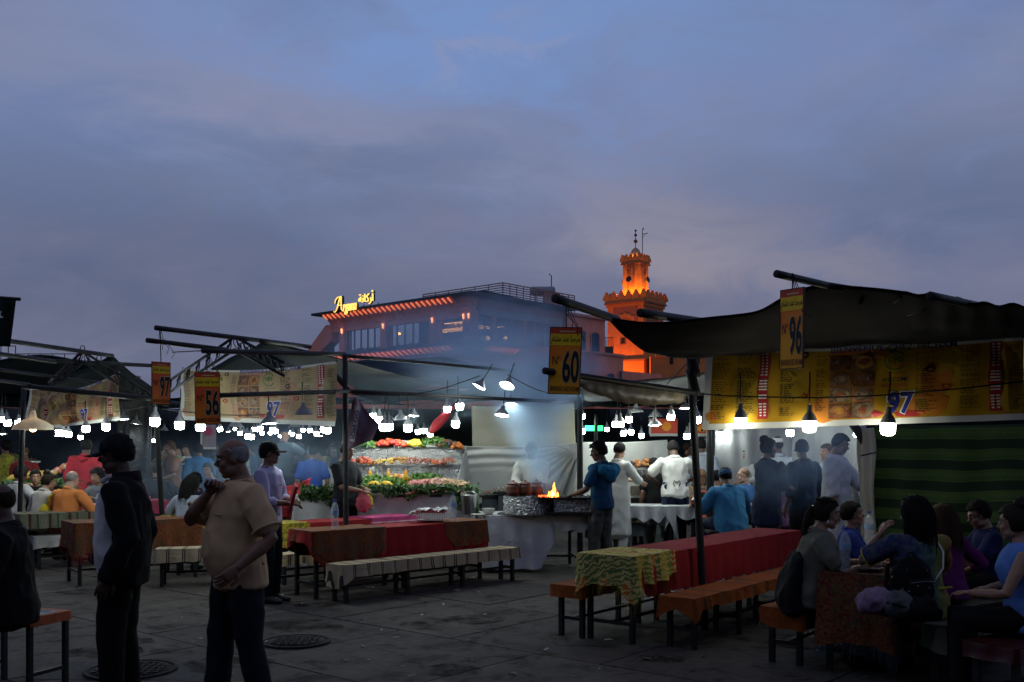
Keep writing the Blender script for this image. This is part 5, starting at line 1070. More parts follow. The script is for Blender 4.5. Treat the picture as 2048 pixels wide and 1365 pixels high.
# --- right stall: long red table with two orange benches
nr = (1.00, 8.24); unit('table', nr, U2, 3.5, .50, 'long red-covered table in front of the leaning post', 'table', .72, 4)
drape('tablecloth', nr, U2, .05, 3.5, .50, .72, (.34, .3, .3, .02), RED, 'plain crimson cloth over the long right table', amp=.018); drape('table_runner', nr, U2, -.02, .62, .50, .72, (.24, .05, .22, .25), FLORAL, 'fringed yellow and green floral cloth over the near end of the right table', 'cover', lift=.014, fringe=(YFR, .13), corner=.16, amp=.03)
nb3 = (1.47, 8.00); unit('bench', nb3, U2, 2.6, .30, 'long orange-covered bench in front of the right red table', 'bench', .42, 4); drape('blanket', nb3, U2, -.02, 2.6, .30, .42, (.10, .1, .1, .09), ORANGE, 'orange blanket with dark stripes on the long right bench', 'blanket', corner=.1, jag=.03)
nb4 = (.60, 8.50); unit('bench', nb4, U2, 2.9, .30, 'orange-covered bench on the far side of the right red table', 'bench', .45, 4); drape('blanket', nb4, U2, -.02, 2.9, .30, .45, (.1, .1, .1, .11), ORANGE, 'orange blanket with a ragged edge on the far right bench', 'blanket', jag=.04)
# --- right front: diners' table
nt = (2.68, 6.99); unit('table', nt, U2, 2.6, .52, 'diners table under a dark red kilim at the right', 'table', .73, 3)
drape('tablecloth', nt, U2, -.02, 2.6, .52, .73, (.42, .3, .42, .5), KILIM, 'dark red kilim hanging deep over the diners table', corner=.1, amp=.02, fringe=(plain('teal_fringe', (.03, .08, .10), .9), .1))
nb5 = (2.16, 7.42); unit('bench', nb5, U2, 2.4, .30, 'orange-covered bench under the woman in the olive top', 'bench', .43, 3); drape('blanket', nb5, U2, -.03, 2.4, .30, .43, (.16, .1, .1, .15), ORANGE, 'orange blanket with green fringe under the woman in the olive top', 'blanket', fringe=(plain('green_fringe', (.04, .10, .05), .9), .04))
nb6 = (3.10, 6.66); unit('bench', nb6, U2, 2.6, .32, 'bench with an olive striped cover under the woman with long dark hair', 'bench', .43, 3); drape('blanket', nb6, U2, -.03, 2.6, .32, .43, (.2, .1, .1, .2), GREYST, 'olive striped cover on the bench under the woman with long dark hair', 'blanket', amp=.02)
nb7 = (3.05, 6.02); unit('bench', nb7, Vector((.85, .52, 0)), 1.5, .34, 'dark red bench at the lower right corner', 'bench', .42, 2); drape('blanket', nb7, Vector((.85, .52, 0)), 0, 1.5, .34, .42, (.1, .1, .1, .1), plain('dark_red_vinyl', (.05, .008, .008), .35), 'shiny dark red cover on the bench at the lower right', 'blanket')
# stool at the left edge
ns = (-3.16, 6.52); US = Vector((-.93, .36, 0)); st_ = empty('stool', (ns[0], ns[1], 0), math.atan2(US.y, US.x)); tag(st_, 'black metal stool with a frayed orange seat under the bearded man', 'stool')
t = newmat('frayed_orange_seat', .7); v = t.coord('Object'); x_, y_, z_ = t.sep(v)
e_ = t.math('MULTIPLY', t.math('MULTIPLY', t.math('LESS_THAN', t.math('ABSOLUTE', t.math('ADD', y_, .18)), .12), t.math('GREATER_THAN', x_, .05)), t.math('GREATER_THAN', z_, .5)); k = t.ramp(t.noise(v, 7, 5, .6, .6), [(.35, (.05, .12, .12)), (.5, (.36, .38, .40)), (.65, (.30, .16, .10))])
t.color(t.mix(e_, t.mix(t.noise(v, 30), (.30, .06, .01), (.45, .10, .015)), k))
rb_ = MB()
pts_ = []
n_ = 14
def rr(i):
    q = i / (4 * n_); k = int(q * 4) % 4; f = q * 4 % 1
    c = ((0, 0), (.62, 0), (.62, -.36), (0, -.36)); a, b = c[k], c[(k + 1) % 4]; return lerp(a[0], b[0], f), lerp(a[1], b[1], f)
rb_.grid(lambda a, b: (lerp(0, .62, a), -lerp(0, .36, b), .522 + .004 * nz(a * 9, b * 9)), 16, 10)
rb_.grid(lambda a, b: (rr(a * 4 * n_ % (4 * n_))[0] + (.012 * nz(a * 60, 1) + .01 * b) * (1 if rr(a * 4 * n_ % (4 * n_))[0] > .3 else -1), rr(a * 4 * n_ % (4 * n_))[1] + .01 * nz(a * 70, 5), lerp(.522, .462 + .02 * nz(a * 40, 3), b)), 4 * n_, 3)
rb_.build('seat_pad', t.m, st_, True); MB().box((.31, -.18, .47), (.58, .32, .03)).build('seat_board', WOODD, st_)
for x in (.03, .59):
    for y in (-.03, -.33): MB().box((x, y, .23), (.032, .032, .46)).build('leg', STEEL, st_)
for x in (.03, .59): MB().box((x, -.18, .14), (.025, .3, .025)).build('stretcher', STEEL, st_)

# --- cooking table with white sheet
nk = (-.34, 13.0); UK = Vector((1, .10, 0)).normalized(); unit('table', nk, UK, 1.3, .9, 'cooking table wrapped in white plastic sheet', 'table', .74, 2)
drape('plastic_tablecloth', nk, UK, -.02, .86, .9, .74, (.70, .02, .3, .70), WPLASTIC, 'wrinkled white plastic sheet hanging to the ground from the cooking table', 'plastic sheet', amp=.035, waves=5, jag=.06); drape('plastic_tablecloth', nk, UK, .86, 1.34, .9, .74, (.19, .2, .2, .0), WPLASTIC, 'short flap of white plastic over the open end of the cooking table', 'plastic sheet', amp=.03, jag=.2)
t = newmat('crumpled_foil', .30, 1.0); v = t.coord('Object'); t.color((.42, .43, .44)); vo = t.n('ShaderNodeTexVoronoi'); vo.feature = 'DISTANCE_TO_EDGE'; vo.inputs['Scale'].default_value = 22; t.l(t.mix(.1, v, t.noise(v, 8, 3, .5, 0, 'Color')), vo.inputs['Vector']); t.bump(t.math('ADD', vo.outputs['Distance'], t.noise(v, 30, 4)), 1.0, .06); FOIL = t.m
CLAY = plain('brown_clay', (.10, .035, .02), .5, 0, .3, 20, .2, 40); BLACKM = plain('sooty_metal', (.012, .011, .01), .6, .4, .4); SST = plain('stainless_steel', (.45, .46, .47), .3, .9, .15)
kz = .748
def kp(px, Y): return Vector(((px - 1024) / FPX * Y, Y, 0))
br = kp(1057, 13.3); e = empty('charcoal_brazier', (br.x, br.y, kz)); tag(e, 'round charcoal brazier wrapped in crumpled foil on the cooking table', 'brazier')
MB().grid(lambda a, b: ((.335 + .02 * nz(a * 30 % 30, b * 5)) * math.cos(6.2832 * a), (.335 + .02 * nz(a * 30 % 30, b * 5)) * math.sin(6.2832 * a), b * .24), 60, 8).build('foil_drum', FOIL, e, True); MB().lathe([(.34, .235), (.3, .245), (.28, .21), (0, .2)], n=30).build('fire_bed', BLACKM, e, True); MB().lathe([(.42, .0), (.41, .012), (0, .012)], n=30).build('base_tray', BLACKM, e)
for k, (px, Y, lab) in enumerate(((1026, 13.15, 'brown clay cooking pot on the left of the foil brazier'), (1050, 13.2, 'brown clay cooking pot in the middle of the foil brazier'), (1073, 13.35, 'brown clay cooking pot beside the steel kettle'))):
    p = kp(px, Y); o = MB().lathe([(0, 0), (.07, 0), (.092, .05), (.09, .12), (.075, .15), (.085, .165), (.07, .165), (.06, .14)], n=18).build('body', CLAY); e2 = empty('clay_pot', (p.x, p.y, kz + .245)); o.parent = e2; tag(e2, lab, 'pot', 'clay pots on the brazier'); MB().lathe([(.085, .166), (.05, .185), (.02, .19), (.018, .21), (0, .212)], n=16).build('lid', CLAY, e2, True)
p = kp(1078, 13.75); e = empty('steel_pot', (p.x, p.y, kz + .25)); tag(e, 'steel pot with a glass lid beside the grill cook', 'pot'); MB().lathe([(0, 0), (.11, 0), (.115, .14), (.12, .145)], n=20).build('body', SST, e, True); MB().lathe([(.12, .145), (.07, .17), (.02, .18), (.02, .21), (0, .212)], n=18).build('lid', SST, e, True)
MB().box((p.x - p.x, 0, -.125), (.4, .36, .24)).build('stand', FOIL, e)
p = kp(1130, 13.1); e = empty('charcoal_grill', (p.x, p.y, kz)); tag(e, 'foil-lined charcoal grill with a burning flame', 'grill')
MB().box((.1, .1, .11), (.5, .5, .2)).build('foil_box', FOIL, e); MB().box((.02, .05, .225), (.76, .46, .02)).build('black_griddle', BLACKM, e); MB().box((.1, .05, .03), (.7, .55, .03)).build('tray', BLACKM, e)
gr = MB()
for i in range(12): gr.box((-.34 + i * .06, .05, .245), (.008, .44, .008))
gr.build('grill_bars', BLACKM, e, kind='stuff')
t = emit('flame_orange', (1.0, .28, .03), 7.0); fy = emit('flame_core', (1.0, .62, .12), 10.0)
p2 = kp(1107, 13.1); fl_ = empty('flame', (p2.x, p2.y, kz + .24)); tag(fl_, 'small orange flame leaping from the grill', 'flame')
MB().loft([(0, 0, 0), (-.01, 0, .05), (.012, 0, .1), (.004, 0, .14), (.014, 0, .185)], [.05, .036, .02, .013, .003], 8).loft([(-.06, 0, 0), (-.055, 0, .04), (-.065, 0, .07)], [.025, .015, .003], 7).loft([(.05, 0, 0), (.056, 0, .035), (.05, 0, .06)], [.02, .012, .003], 7).build('outer_flame', t, fl_, True); MB().loft([(-.005, -.03, 0), (-.01, -.03, .04), (.004, -.02, .08)], [.03, .02, .003], 8).build('flame_heart', fy, fl_, True)
emb = MB()
for i in range(40): emb.ell((rng.uniform(-.2, .02), rng.uniform(-.1, .16), .004), rng.uniform(.006, .014), 6, 4)
emb.build('embers', emit('ember', (1, .12, .02), 3), fl_, kind='stuff')
p = kp(938, 13.25); e = empty('steel_bucket', (p.x, p.y, kz)); tag(e, 'tall steel bucket on the white sheet behind the bowl', 'bucket'); MB().lathe([(0, 0), (.085, 0), (.11, .25), (.118, .255), (.105, .25), (.08, .02)], n=20).build('body', SST, e, True); MB().loft([(.11 * math.cos(a), .0, .25 + .05 * math.sin(a)) for a in [i * math.pi / 8 for i in range(9)]], .005, 5).build('handle', SST, e)
p = kp(977, 13.15); e = empty('bowl', (p.x, p.y, kz)); tag(e, 'small cream bowl on the cooking table', 'bowl'); MB().lathe([(0, 0), (.05, 0), (.055, .012), (.085, .055), (.088, .08), (.08, .078), (.05, .03), (0, .025)], n=20).build('body', plain('cream_ceramic', (.55, .54, .48), .35, 0, .1), e, True); MB().lathe([(.088, .08), (.091, .084), (.086, .084)], n=20).build('rim', MATS['cream_ceramic'], e)
p = kp(957, 13.0); o = tag(MB().lathe([(0, 0), (.05, .002), (.10, .012), (.105, .018), (.05, .01), (0, .008)], n=20).build('plate', MATS['cream_ceramic'], None, True), 'pale plate beside the cream bowl on the cooking table', 'plate'); o.location = (p.x, p.y, kz)
# trays behind the brazier
for k, (px, Y, z, lab) in enumerate(((1035, 14.4, .98, 'black tray of skewers behind the clay pots'), (985, 14.6, .92, 'black tray by the hanging greens'))):
    p = kp(px, Y); e = empty('tray', (p.x, p.y, z)); tag(e, lab, 'tray'); MB().box((0, 0, 0), (.7 if k == 0 else .4, .4, .025)).build('pan', BLACKM, e); MB().box((0, 0, -.45), (.55 if k == 0 else .3, .35, .88)).build('stand', plain('dark_cabinet', (.04, .05, .06), .6), e); sk = MB()
    for i in range(26): a = rng.uniform(-.28, .28) * (1 if k == 0 else .5); sk.loft([(a, -.18, .03 + rng.random() * .03), (a + rng.uniform(-.1, .1), .18, .03 + rng.random() * .05)], .006 if i % 3 else .014, 5, mi=i % 3)
    sk.build('skewers', [SST, plain('raw_meat', (.30, .08, .05), .5), plain('grill_veg', (.20, .14, .03), .6)], e, kind='stuff')
# --- food display
gx0, gx1 = -2.42, -.80
ds = empty('food_display', (-1.52, 14.6, 0)); tag(ds, 'stepped foil-covered food display with a white side cloth', 'display')
def lc(x, y, z): return Vector((x + 1.52, y - 14.6, z))
def slope(u_, v_):
    prof = [(13.95, 1.12), (14.25, 1.14), (14.55, 1.36), (14.8, 1.38), (15.15, 1.62), (15.5, 1.64)]; k = v_ * 5; i = min(int(k), 4); f = k - i; y, z = lerp(prof[i][0], prof[i + 1][0], f), lerp(prof[i][1], prof[i + 1][1], f)
    return lc(lerp(gx0 - .12 * v_, gx1 + .05 * v_, u_), y, z + .008 * nz(u_ * 30, v_ * 20))
MB().grid(slope, 60, 40).build('foil_steps', FOIL, ds, True); MB().box(lc(-1.52, 14.75, .54), (1.3, 1.4, 1.08)).build('body', WPLASTIC, ds)
MB().add([lc(gx1 + .02, 13.95, 1.12), lc(gx1 + .08, 15.5, 1.66), lc(gx1 + .25, 15.5, .3), lc(gx1 + .2, 13.95, .3)], [(0, 1, 2, 3)]).build('side_cloth', WSHEET, ds, solid=.01)
cf = empty('serving_counter', (-1.7, 13.7, 0)); tag(cf, 'low counter under white cloth in front of the food display', 'counter')
MB().box((-.05, .1, .98), (2.3, .6, .04)).build('top', WOODD, cf)
MB().grid(lambda a, b: (lerp(-1.25 - .1 * b, 1.1 + .1 * b, a), -.2 - .06 * b + .05 * nz(a * 9, b * 2) + .03 * math.sin(a * 40) * b, 1.0 - b * .98), 70, 14).build('front_cloth', WPLASTIC, cf, True, solid=.004)
def pile(name, cx, cy, cz, w, d, h, n, cols, size, label, shape='ell', slope_=0.0, spread=0.0):
    """many small pieces heaped on a spot"""
    mb = MB(); ms = [plain('food_%s_%d' % (name, i), c, .45, 0, .2, 20) for i, c in enumerate(cols)]
    for i in range(n):
        x, y = rng.uniform(-.5, .5), rng.uniform(-.5, .5); z = h * (1 - (2 * x) ** 2 * .6) * (1 - (2 * y) ** 2 * .6) * rng.uniform(.75, 1) + slope_ * y * d
        c = Vector((x * w, y * d, z)); s_ = size * rng.uniform(.7, 1.25); mi = int((x + .5) * len(cols) * .999) if spread == 0 else rng.randrange(len(cols))
        M = Matrix.Rotation(rng.uniform(0, 6), 3, 'Z') @ Matrix.Rotation(rng.uniform(-.6, .6), 3, 'X')
        if shape == 'ell': mb.ell(c, (s_ * 1.25, s_, s_ * .9), 7, 5, mi, M)
        elif shape == 'stick': q = Vector((rng.uniform(-.35, .35), 1, .12)).normalized() * size * 3.2; mb.loft([c - q, c, c + q], [s_ * .5, s_ * .62, s_ * .45], 6, mi=mi)
        else:
            q = Vector((rng.uniform(-1, 1), rng.uniform(-1, .3), rng.uniform(-.7, .8))).normalized() * s_ * 2; o2 = q.orthogonal().normalized() * s_ * .55; mb.add([c, c + q * .5 + o2, c + q, c + q * .5 - o2], [(0, 1, 2, 3)], mi)
    o = mb.build(name, ms, None, shape != 'leaf'); o.location = (cx, cy, cz); return tag(o, label, 'food', None, 'stuff')
pile('tomato_heap', -1.86, 15.28, 1.63, .5, .3, .12, 90, ((.45, .03, .02), (.5, .06, .02)), .032, 'heap of red tomatoes on the top step of the display', spread=1)
pile('pepper_heap', -1.48, 15.25, 1.63, .24, .28, .11, 40, ((.6, .40, .02), (.62, .48, .04)), .034, 'heap of yellow peppers on the top step', spread=1)
pile('parsley_heap', -1.22, 15.3, 1.63, .45, .36, .16, 500, ((.05, .12, .02), (.08, .18, .03)), .026, 'heap of green parsley on the top step', 'leaf', spread=1)
pile('olive_heap', -.98, 15.28, 1.63, .34, .3, .12, 110, ((.03, .02, .03), (.06, .04, .02), (.16, .05, .02)), .024, 'heap of dark olives and aubergines on the top step', spread=1)
pile('carrot_heap', -.83, 15.1, 1.60, .16, .3, .10, 40, ((.45, .14, .02), (.36, .10, .02)), .024, 'orange vegetables at the right end of the top step', spread=1)
pile('skewer_row', -1.55, 14.63, 1.38, 1.15, .3, .10, 190, ((.45, .26, .06), (.50, .34, .03), (.42, .20, .02), (.30, .07, .03), (.28, .06, .03), (.45, .10, .03)), .022, 'row of yellow and red skewers on the middle foil step', 'stick', .1)
for k, (cx, cy, cz, w_, cols, sh, sz, lab) in enumerate(((-2.26, 15.28, 1.63, .34, ((.05, .13, .02), (.09, .2, .03)), 'leaf', .03, 'bunch of greens at the left end of the top step'), (-2.2, 14.62, 1.38, .3, ((.45, .06, .03), (.5, .12, .04)), 'ell', .03, 'heap of red peppers at the left end of the middle step'), (-1.25, 14.2, 1.14, .5, ((.05, .13, .02), (.10, .22, .03)), 'leaf', .034, 'bed of leaves below the skewers'), (-1.6, 14.22, 1.14, .4, ((.5, .3, .05), (.45, .12, .04), (.5, .42, .1)), 'ell', .03, 'small heaps of cut vegetables on the lowest step'), (-.95, 14.6, 1.38, .25, ((.36, .08, .05), (.4, .2, .12)), 'stick', .02, 'meat skewers at the right end of the middle step'))):
    pile('produce_heap_%s' % 'abcde'[k] if False else ('greens_bunch', 'red_pepper_heap', 'leaf_bed', 'vegetable_heap', 'kebab_heap')[k], cx, cy, cz, w_, .32, .11, 60 if sh != 'leaf' else 320, cols, sz, lab, sh, 0, 1)
pile('lettuce_bed', -1.85, 13.95, 1.08, .75, .4, .14, 500, ((.10, .22, .03), (.16, .30, .05), (.05, .13, .02)), .036, 'bed of lettuce at the left front of the display', 'leaf', spread=1)
pile('meat_platter', -1.02, 13.72, 1.06, .85, .55, .12, 210, ((.36, .08, .07), (.40, .12, .10), (.42, .22, .17), (.40, .24, .12), (.44, .30, .16)), .026, 'platter of raw meat skewers and sausages at the front right', 'stick', .25)
for px, lab in ((748, 'left lemon on the lettuce'), (772, 'right lemon on the lettuce')):
    o = tag(MB().ell((0, 0, 0), (.085, .055, .055), 14, 10).ell((.088, 0, 0), (.016, .012, .012), 8, 6).build('yellow_melon', plain('lemon_yellow', (.62, .40, .02), .4, 0, .1), None, True), lab + ' bed of the food display', 'fruit'); o.location = kp(px, 13.72) + Vector((0, 0, 1.12))
# hanging parsley along the counter edge
mb = MB()
for i in range(2600):
    a = rng.random(); x = lerp(-2.85, -.45, a); hang = .05 + .22 * abs(nz(a * 9, 4)) + (.25 if a > .86 else 0) + (.12 if a < .35 else 0); z = 1.12 - rng.random() ** 1.3 * hang; y = 13.46 + rng.uniform(-.06, .05)
    q = Vector((rng.uniform(-1, 1), rng.uniform(-1, .2), rng.uniform(-1.2, .5))).normalized() * .055; o2 = q.orthogonal().normalized() * .018; c = Vector((x, y, z)); mb.add([c, c + q * .5 + o2, c + q, c + q * .5 - o2], [(0, 1, 2, 3)], i % 3)
tag(mb.build('parsley_garland', [plain('parsley_%d' % k, c, .6, 0, .3, 20) for k, c in enumerate(((.03, .085, .015), (.05, .12, .02), (.02, .06, .012)))]), 'garland of parsley hanging along the front edge of the counter', 'greenery', None, 'stuff')
def tpos_(x, y): return Vector((nt[0], nt[1], 0)) + U2 * x + Vector((-U2.y, U2.x, 0)) * y
# juice bottles
def bottle(loc, label, juice=False, sc=1.0, group=None):
    e = empty('bottle', loc); e.scale = (sc,) * 3; tag(e, label, 'bottle', group)
    rings = [(0, 0), (.036, 0), (.04, .01)]
    for i in range(7): rings += [(.04, .02 + i * .018), (.037, .029 + i * .018)]
    rings += [(.041, .15), (.041, .21), (.036, .24), (.022, .275), (.013, .29), (.013, .305)]
    MB().lathe(rings, n=16).build('body', MATS['orange_juice'] if juice else MATS['clear_plastic'], e, True)
    MB().lathe([(.0155, .297), (.0155, .318), (0, .319)], n=12).build('cap', plain('blue_cap', (.02, .07, .35), .5) if not juice else PWH, e)
    MB().lathe([(.0425, .155), (.0425, .205)], n=16).build('label', plain('water_label', (.25, .38, .55), .5) if not juice else plain('juice_label', (.6, .5, .1)), e, True); return e
t = newmat('clear_plastic', .04, spec=.9); t.color((.75, .82, .88)); t.b.inputs['Alpha'].default_value = .24
plain('orange_juice', (.60, .25, .01), .2)
zt = .735
for px, py, Y, lab, sc in ((670, 1060, 10.95, 'clear water bottle on the left end of the middle table', 1.0), (906, 1042, 12.1, 'clear water bottle on the right end of the middle table', 1.08), (197, 1030, 13.2, 'clear water bottle beside the man in the black jacket', .98), (1690, 1141, 7.22, 'large clear water bottle at the end of the diners table', 1.0)):
    bottle((kp(px, Y).x, Y, .745), lab, False, sc)
bottle((kp(1738, 9.0).x, 9.0, .745), 'clear water bottle behind the boy on the diners table'); bottle((tpos_(1.55, .34).x, tpos_(1.55, .34).y, .745), 'water bottle with blue cap behind the girl with brown hair')
for px, lab in ((740, 'left'), (777, 'middle'), (812, 'right')): bottle(kp(px, 14.0) + Vector((0, 0, 1.1)), lab + ' small orange juice bottle on the food display', True, .75, 'juice bottles')
# basket with plastic on the middle table
p = kp(862, 12.15); e = empty('basket', (p.x, p.y, .745)); tag(e, 'pink slotted plastic basket lined with clear film on the red table', 'basket')
PKP = plain('pink_plastic', (.40, .09, .10), .5, 0, .1); MB().box((0, 0, .005), (.32, .2, .01)).build('bottom', PKP, e); MB().box((0, -.105, .115), (.35, .012, .03)).box((0, .105, .115), (.35, .012, .03)).box((-.17, 0, .115), (.012, .22, .03)).box((.17, 0, .115), (.012, .22, .03)).build('rim', PKP, e)
bs = MB()
for i in range(17): bs.box((-.16 + i * .02, -.1, .06), (.008, .01, .11)).box((-.16 + i * .02, .1, .06), (.008, .01, .11))
bs.build('slats', PWH, e, kind='stuff'); MB().grid(lambda a, b: (lerp(-.26, .2, a) + .02 * nz(a * 9, b * 9), lerp(-.13, .14, b), .13 + .06 * nz(a * 6, b * 6) - .25 * max(0, .25 - a)), 24, 14).build('film', plain('clear_film', (.5, .5, .48), .25, 0, .1, 8, .6, 25, .02), e, True)
# --- white tables, grill counter and stools at the right
for k, (px, py, L_, lab) in enumerate(((1222, 1012, .95, 'white-draped table with a hanging corner behind the hooded man'), (1334, 1012, .72, 'white-draped table behind the leaning black post'))):
    Y = (CAM_Z - .76) * FPX / (py - HOR); x = (px - 1024) / FPX * Y; dd = Vector((1, -.05, 0)).normalized(); unit('table', (x, Y), dd, L_, .7, lab.replace('white-draped', 'plain'), 'table', .75, 2, top_m=WOODD); drape('plastic_tablecloth', (x, Y), dd, 0, L_, .7, .75, (.18, .55, .3, .3), WPLASTIC, lab.replace('white-draped table', 'white plastic cloth on the table'), 'plastic sheet', amp=.04, jag=.25, corner=.3)
SG = plain('grey_plastic', (.085, .105, .105), .5, 0, .12)
def stool(px, py, label, h=.46):
    p = G(px, py); e = empty('plastic_stool', p, .3); tag(e, label, 'stool')
    for a in range(4):
        Mz = Matrix.Rotation(a * math.pi / 2, 3, 'Z'); q = [(-.16, -.19, 0), (.16, -.19, 0), (.125, -.145, h - .02), (-.125, -.145, h - .02)]
        if a == 0: mb = MB().add([Mz @ Vector(x) for x in (q[0], (-.12, -.186, .0), (-.08, -.17, .3), (-.125, -.145, h - .02))], [(0, 1, 2, 3)]).add([Mz @ Vector(x) for x in ((.12, -.186, 0), q[1], (.125, -.145, h - .02), (.08, -.17, .3))], [(0, 1, 2, 3)]).add([Mz @ Vector(x) for x in ((-.08, -.17, .3), (.08, -.17, .3), (.125, -.145, h - .02), (-.125, -.145, h - .02))], [(0, 1, 2, 3)])
        else: mb = MB().add([Mz @ Vector(x) for x in q], [(0, 1, 2, 3)])
        mb.build('side', SG, e, solid=.008)
    MB().box((0, 0, h), (.29, .29, .025)).build('seat', SG, e); MB().box((0, -.146, h - .11), (.09, .012, .02)).build('hand_slot', BLK, e); return e
stool(1266, 1110, 'grey plastic stool with a hand slot behind the floral table'); stool(1338, 1100, 'dark plastic stool between the white tables')
gc = kp(1285, 16.6); e = empty('grill_counter', (gc.x, gc.y, 0)); tag(e, 'metal grill counter with roasting meat in front of the bearded cook', 'counter')
MB().box((0, 0, .5), (1.0, .6, 1.0)).build('cabinet', plain('dull_metal', (.10, .085, .07), .5, .5, .3), e); MB().box((.22, -.31, 1.0), (.36, .03, .34)).build('side_plate', plain('bright_plate', (.32, .30, .27), .45, .6), e); MB().box((-.1, -.3, 1.28), (.95, .1, .03)).build('rail', SST, e); MB().box((0, -.32, .82), (1.05, .1, .03)).build('shelf', SST, e)
pile('roast_meat', gc.x - .1, gc.y - .1, 1.28, .95, .4, .16, 120, ((.30, .12, .04), (.10, .04, .02), (.45, .18, .05), (.04, .02, .015)), .045, 'heap of roasting meat on the grill counter', spread=1)
# produce heaps of the left stall and far counters
lp = kp(110, 16.2); e = empty('produce_stand', (lp.x, lp.y, 0)); tag(e, 'produce stand with a green skirt at the left', 'display'); MB().box((.1, .3, .5), (1.7, .9, 1.0)).build('body', plain('dark_red_panel', (.06, .015, .015)), e)
pile('leaf_skirt', lp.x + .1, lp.y - .2, 1.0, 1.7, .3, .1, 700, ((.03, .09, .02), (.06, .14, .02)), .045, 'green leaf skirt of the left produce stand', 'leaf', spread=1)
pile('yellow_heap', lp.x - .3, lp.y, 1.10, .7, .5, .12, 110, ((.55, .45, .05), (.5, .3, .04), (.45, .25, .08)), .04, 'heap of yellow produce on the left stand', spread=1); pile('mixed_heap', lp.x + .45, lp.y + .25, 1.15, 1.0, .6, .32, 240, ((.50, .18, .08), (.55, .42, .3), (.5, .12, .08), (.55, .40, .10)), .045, 'tall heap of orange and white produce on the left stand', spread=1)
for k, (x0, x1, Y, lab) in enumerate(((580, 665, 20, 'far counter with greens behind the man in the blue shirt'), (320, 372, 19, 'far counter with foil trays behind the seated woman in grey'), (0, 60, 21, 'far produce counter at the left edge'))):
    a, b = kp(x0, Y), kp(x1, Y); w_ = b.x - a.x; e = empty('market_counter', ((a.x + b.x) / 2, Y, 0)); tag(e, lab, 'counter'); MB().box((0, 0, .65), (w_, .7, 1.3)).build('body', plain('counter_grey', (.13, .14, .15), .6), e); MB().box((0, -.05, 1.32), (w_ + .1, .85, .04)).build('top', FOIL, e)
    pile('greens_heap', (a.x + b.x) / 2, Y - .1, 1.34, w_, .6, .12, 380, ((.08, .2, .03), (.3, .08, .05), (.12, .26, .05)) if k != 1 else ((.35, .2, .1), (.4, .3, .2)), .04, lab.replace('far', 'heap on the far') if k < 2 else 'heap of greens on the produce counter at the left edge', 'leaf' if k != 1 else 'ell', spread=1)
# things on the diners table
def tpos(x, y): return Vector((nt[0], nt[1], 0)) + U2 * x + Vector((-U2.y, U2.x, 0)) * y
for x, y, r_, lab in ((.22, .26, .11, 'white plate at the near end of the diners table'), (.55, .33, .12, 'white plate with food on the diners table'), (1.2, .2, .11, 'white plate in front of the girl in purple')):
    p = tpos(x, y); o = tag(MB().lathe([(0, .002), (r_ * .6, .002), (r_, .014), (r_ + .004, .02), (r_ * .6, .01), (0, .009)], n=22).build('plate', plain('white_china', (.62, .62, .6), .25, 0, .04), None, True), lab, 'plate'); o.location = (p.x, p.y, .742)
p = tpos(.62, .36); o = tag(MB().lathe([(0, .0), (.06, .0), (.085, .05), (.09, .055), (.075, .05), (0, .03)], n=18).build('clay_dish', CLAY, None, True), 'brown clay dish beside the boy on the diners table', 'dish'); o.location = (p.x, p.y, .745)
pile('bread_pieces', tpos(.5, .3).x, tpos(.5, .3).y, .765, .16, .14, .02, 8, ((.5, .35, .16),), .024, 'pieces of bread on the diners plate', spread=1)
p = tpos(1.0, .4); e = empty('soda_can', (p.x, p.y, .745)); tag(e, 'red and white drinks can on the diners table', 'can'); MB().lathe([(0, 0), (.026, 0), (.033, .012), (.033, .10), (.026, .12), (0, .118)], n=16).build('body', plain('can_red', (.45, .02, .02), .3, .3), e, True); MB().lathe([(.0335, .05), (.0335, .08)], n=16).build('white_wave', PWH, e)
o = tag(MB().grid(lambda a, b: (a * .22, b * .3, .004 + .02 * a * a), 6, 4).build('paper_menu', PWH, None, True, solid=.002), 'white paper menu in front of the boy with glasses', 'paper'); o.location = tpos(1.75, .12) + Vector((0, 0, .76)); o.rotation_euler = (0, 0, .6)
# ================================================================== people
SKIN = {k: plain('skin_' + k, c, .55, 0, .12, 25, .1, 120, .002) for k, c in dict(dark=(.085, .045, .03), brown=(.20, .105, .065), tan=(.31, .175, .11), fair=(.44, .27, .195)).items()}
HAIRC = {k: plain('hair_' + k, c, .75, 0, .4, 60, .5, 150, .006, spec=.12) for k, c in dict(black=(.010, .009, .009), dark=(.022, .015, .011), brown=(.06, .035, .02), grey=(.22, .21, .20), blond=(.16, .10, .05)).items()}
EYEW = plain('eye_white', (.55, .53, .5), .3, 0, .03); EYED = plain('eye_iris', (.012, .009, .007), .2); LIPS = plain('lips', (.28, .10, .08), .5, 0, .1); SHOE = plain('dark_shoe', (.012, .011, .011), .5)
def fab(name, c, var=.18, rough=.92): return plain('cloth_' + name, c, rough, 0, var, 7, .35, 220, .003, spec=.2)
JOBS = []
def lump(o, vox, smooth=2, fold=0.0, ffreq=7.0, post=None):
    m = o.modifiers.new('union', 'REMESH'); m.mode = 'VOXEL'; m.voxel_size = vox; m.use_smooth_shade = True
    if smooth: sm = o.modifiers.new('smooth', 'SMOOTH'); sm.factor = .5; sm.iterations = smooth
    JOBS.append((o, fold, ffreq, post)); return o
def bell(x, c, w): return math.exp(-((x - c) / w) ** 2)
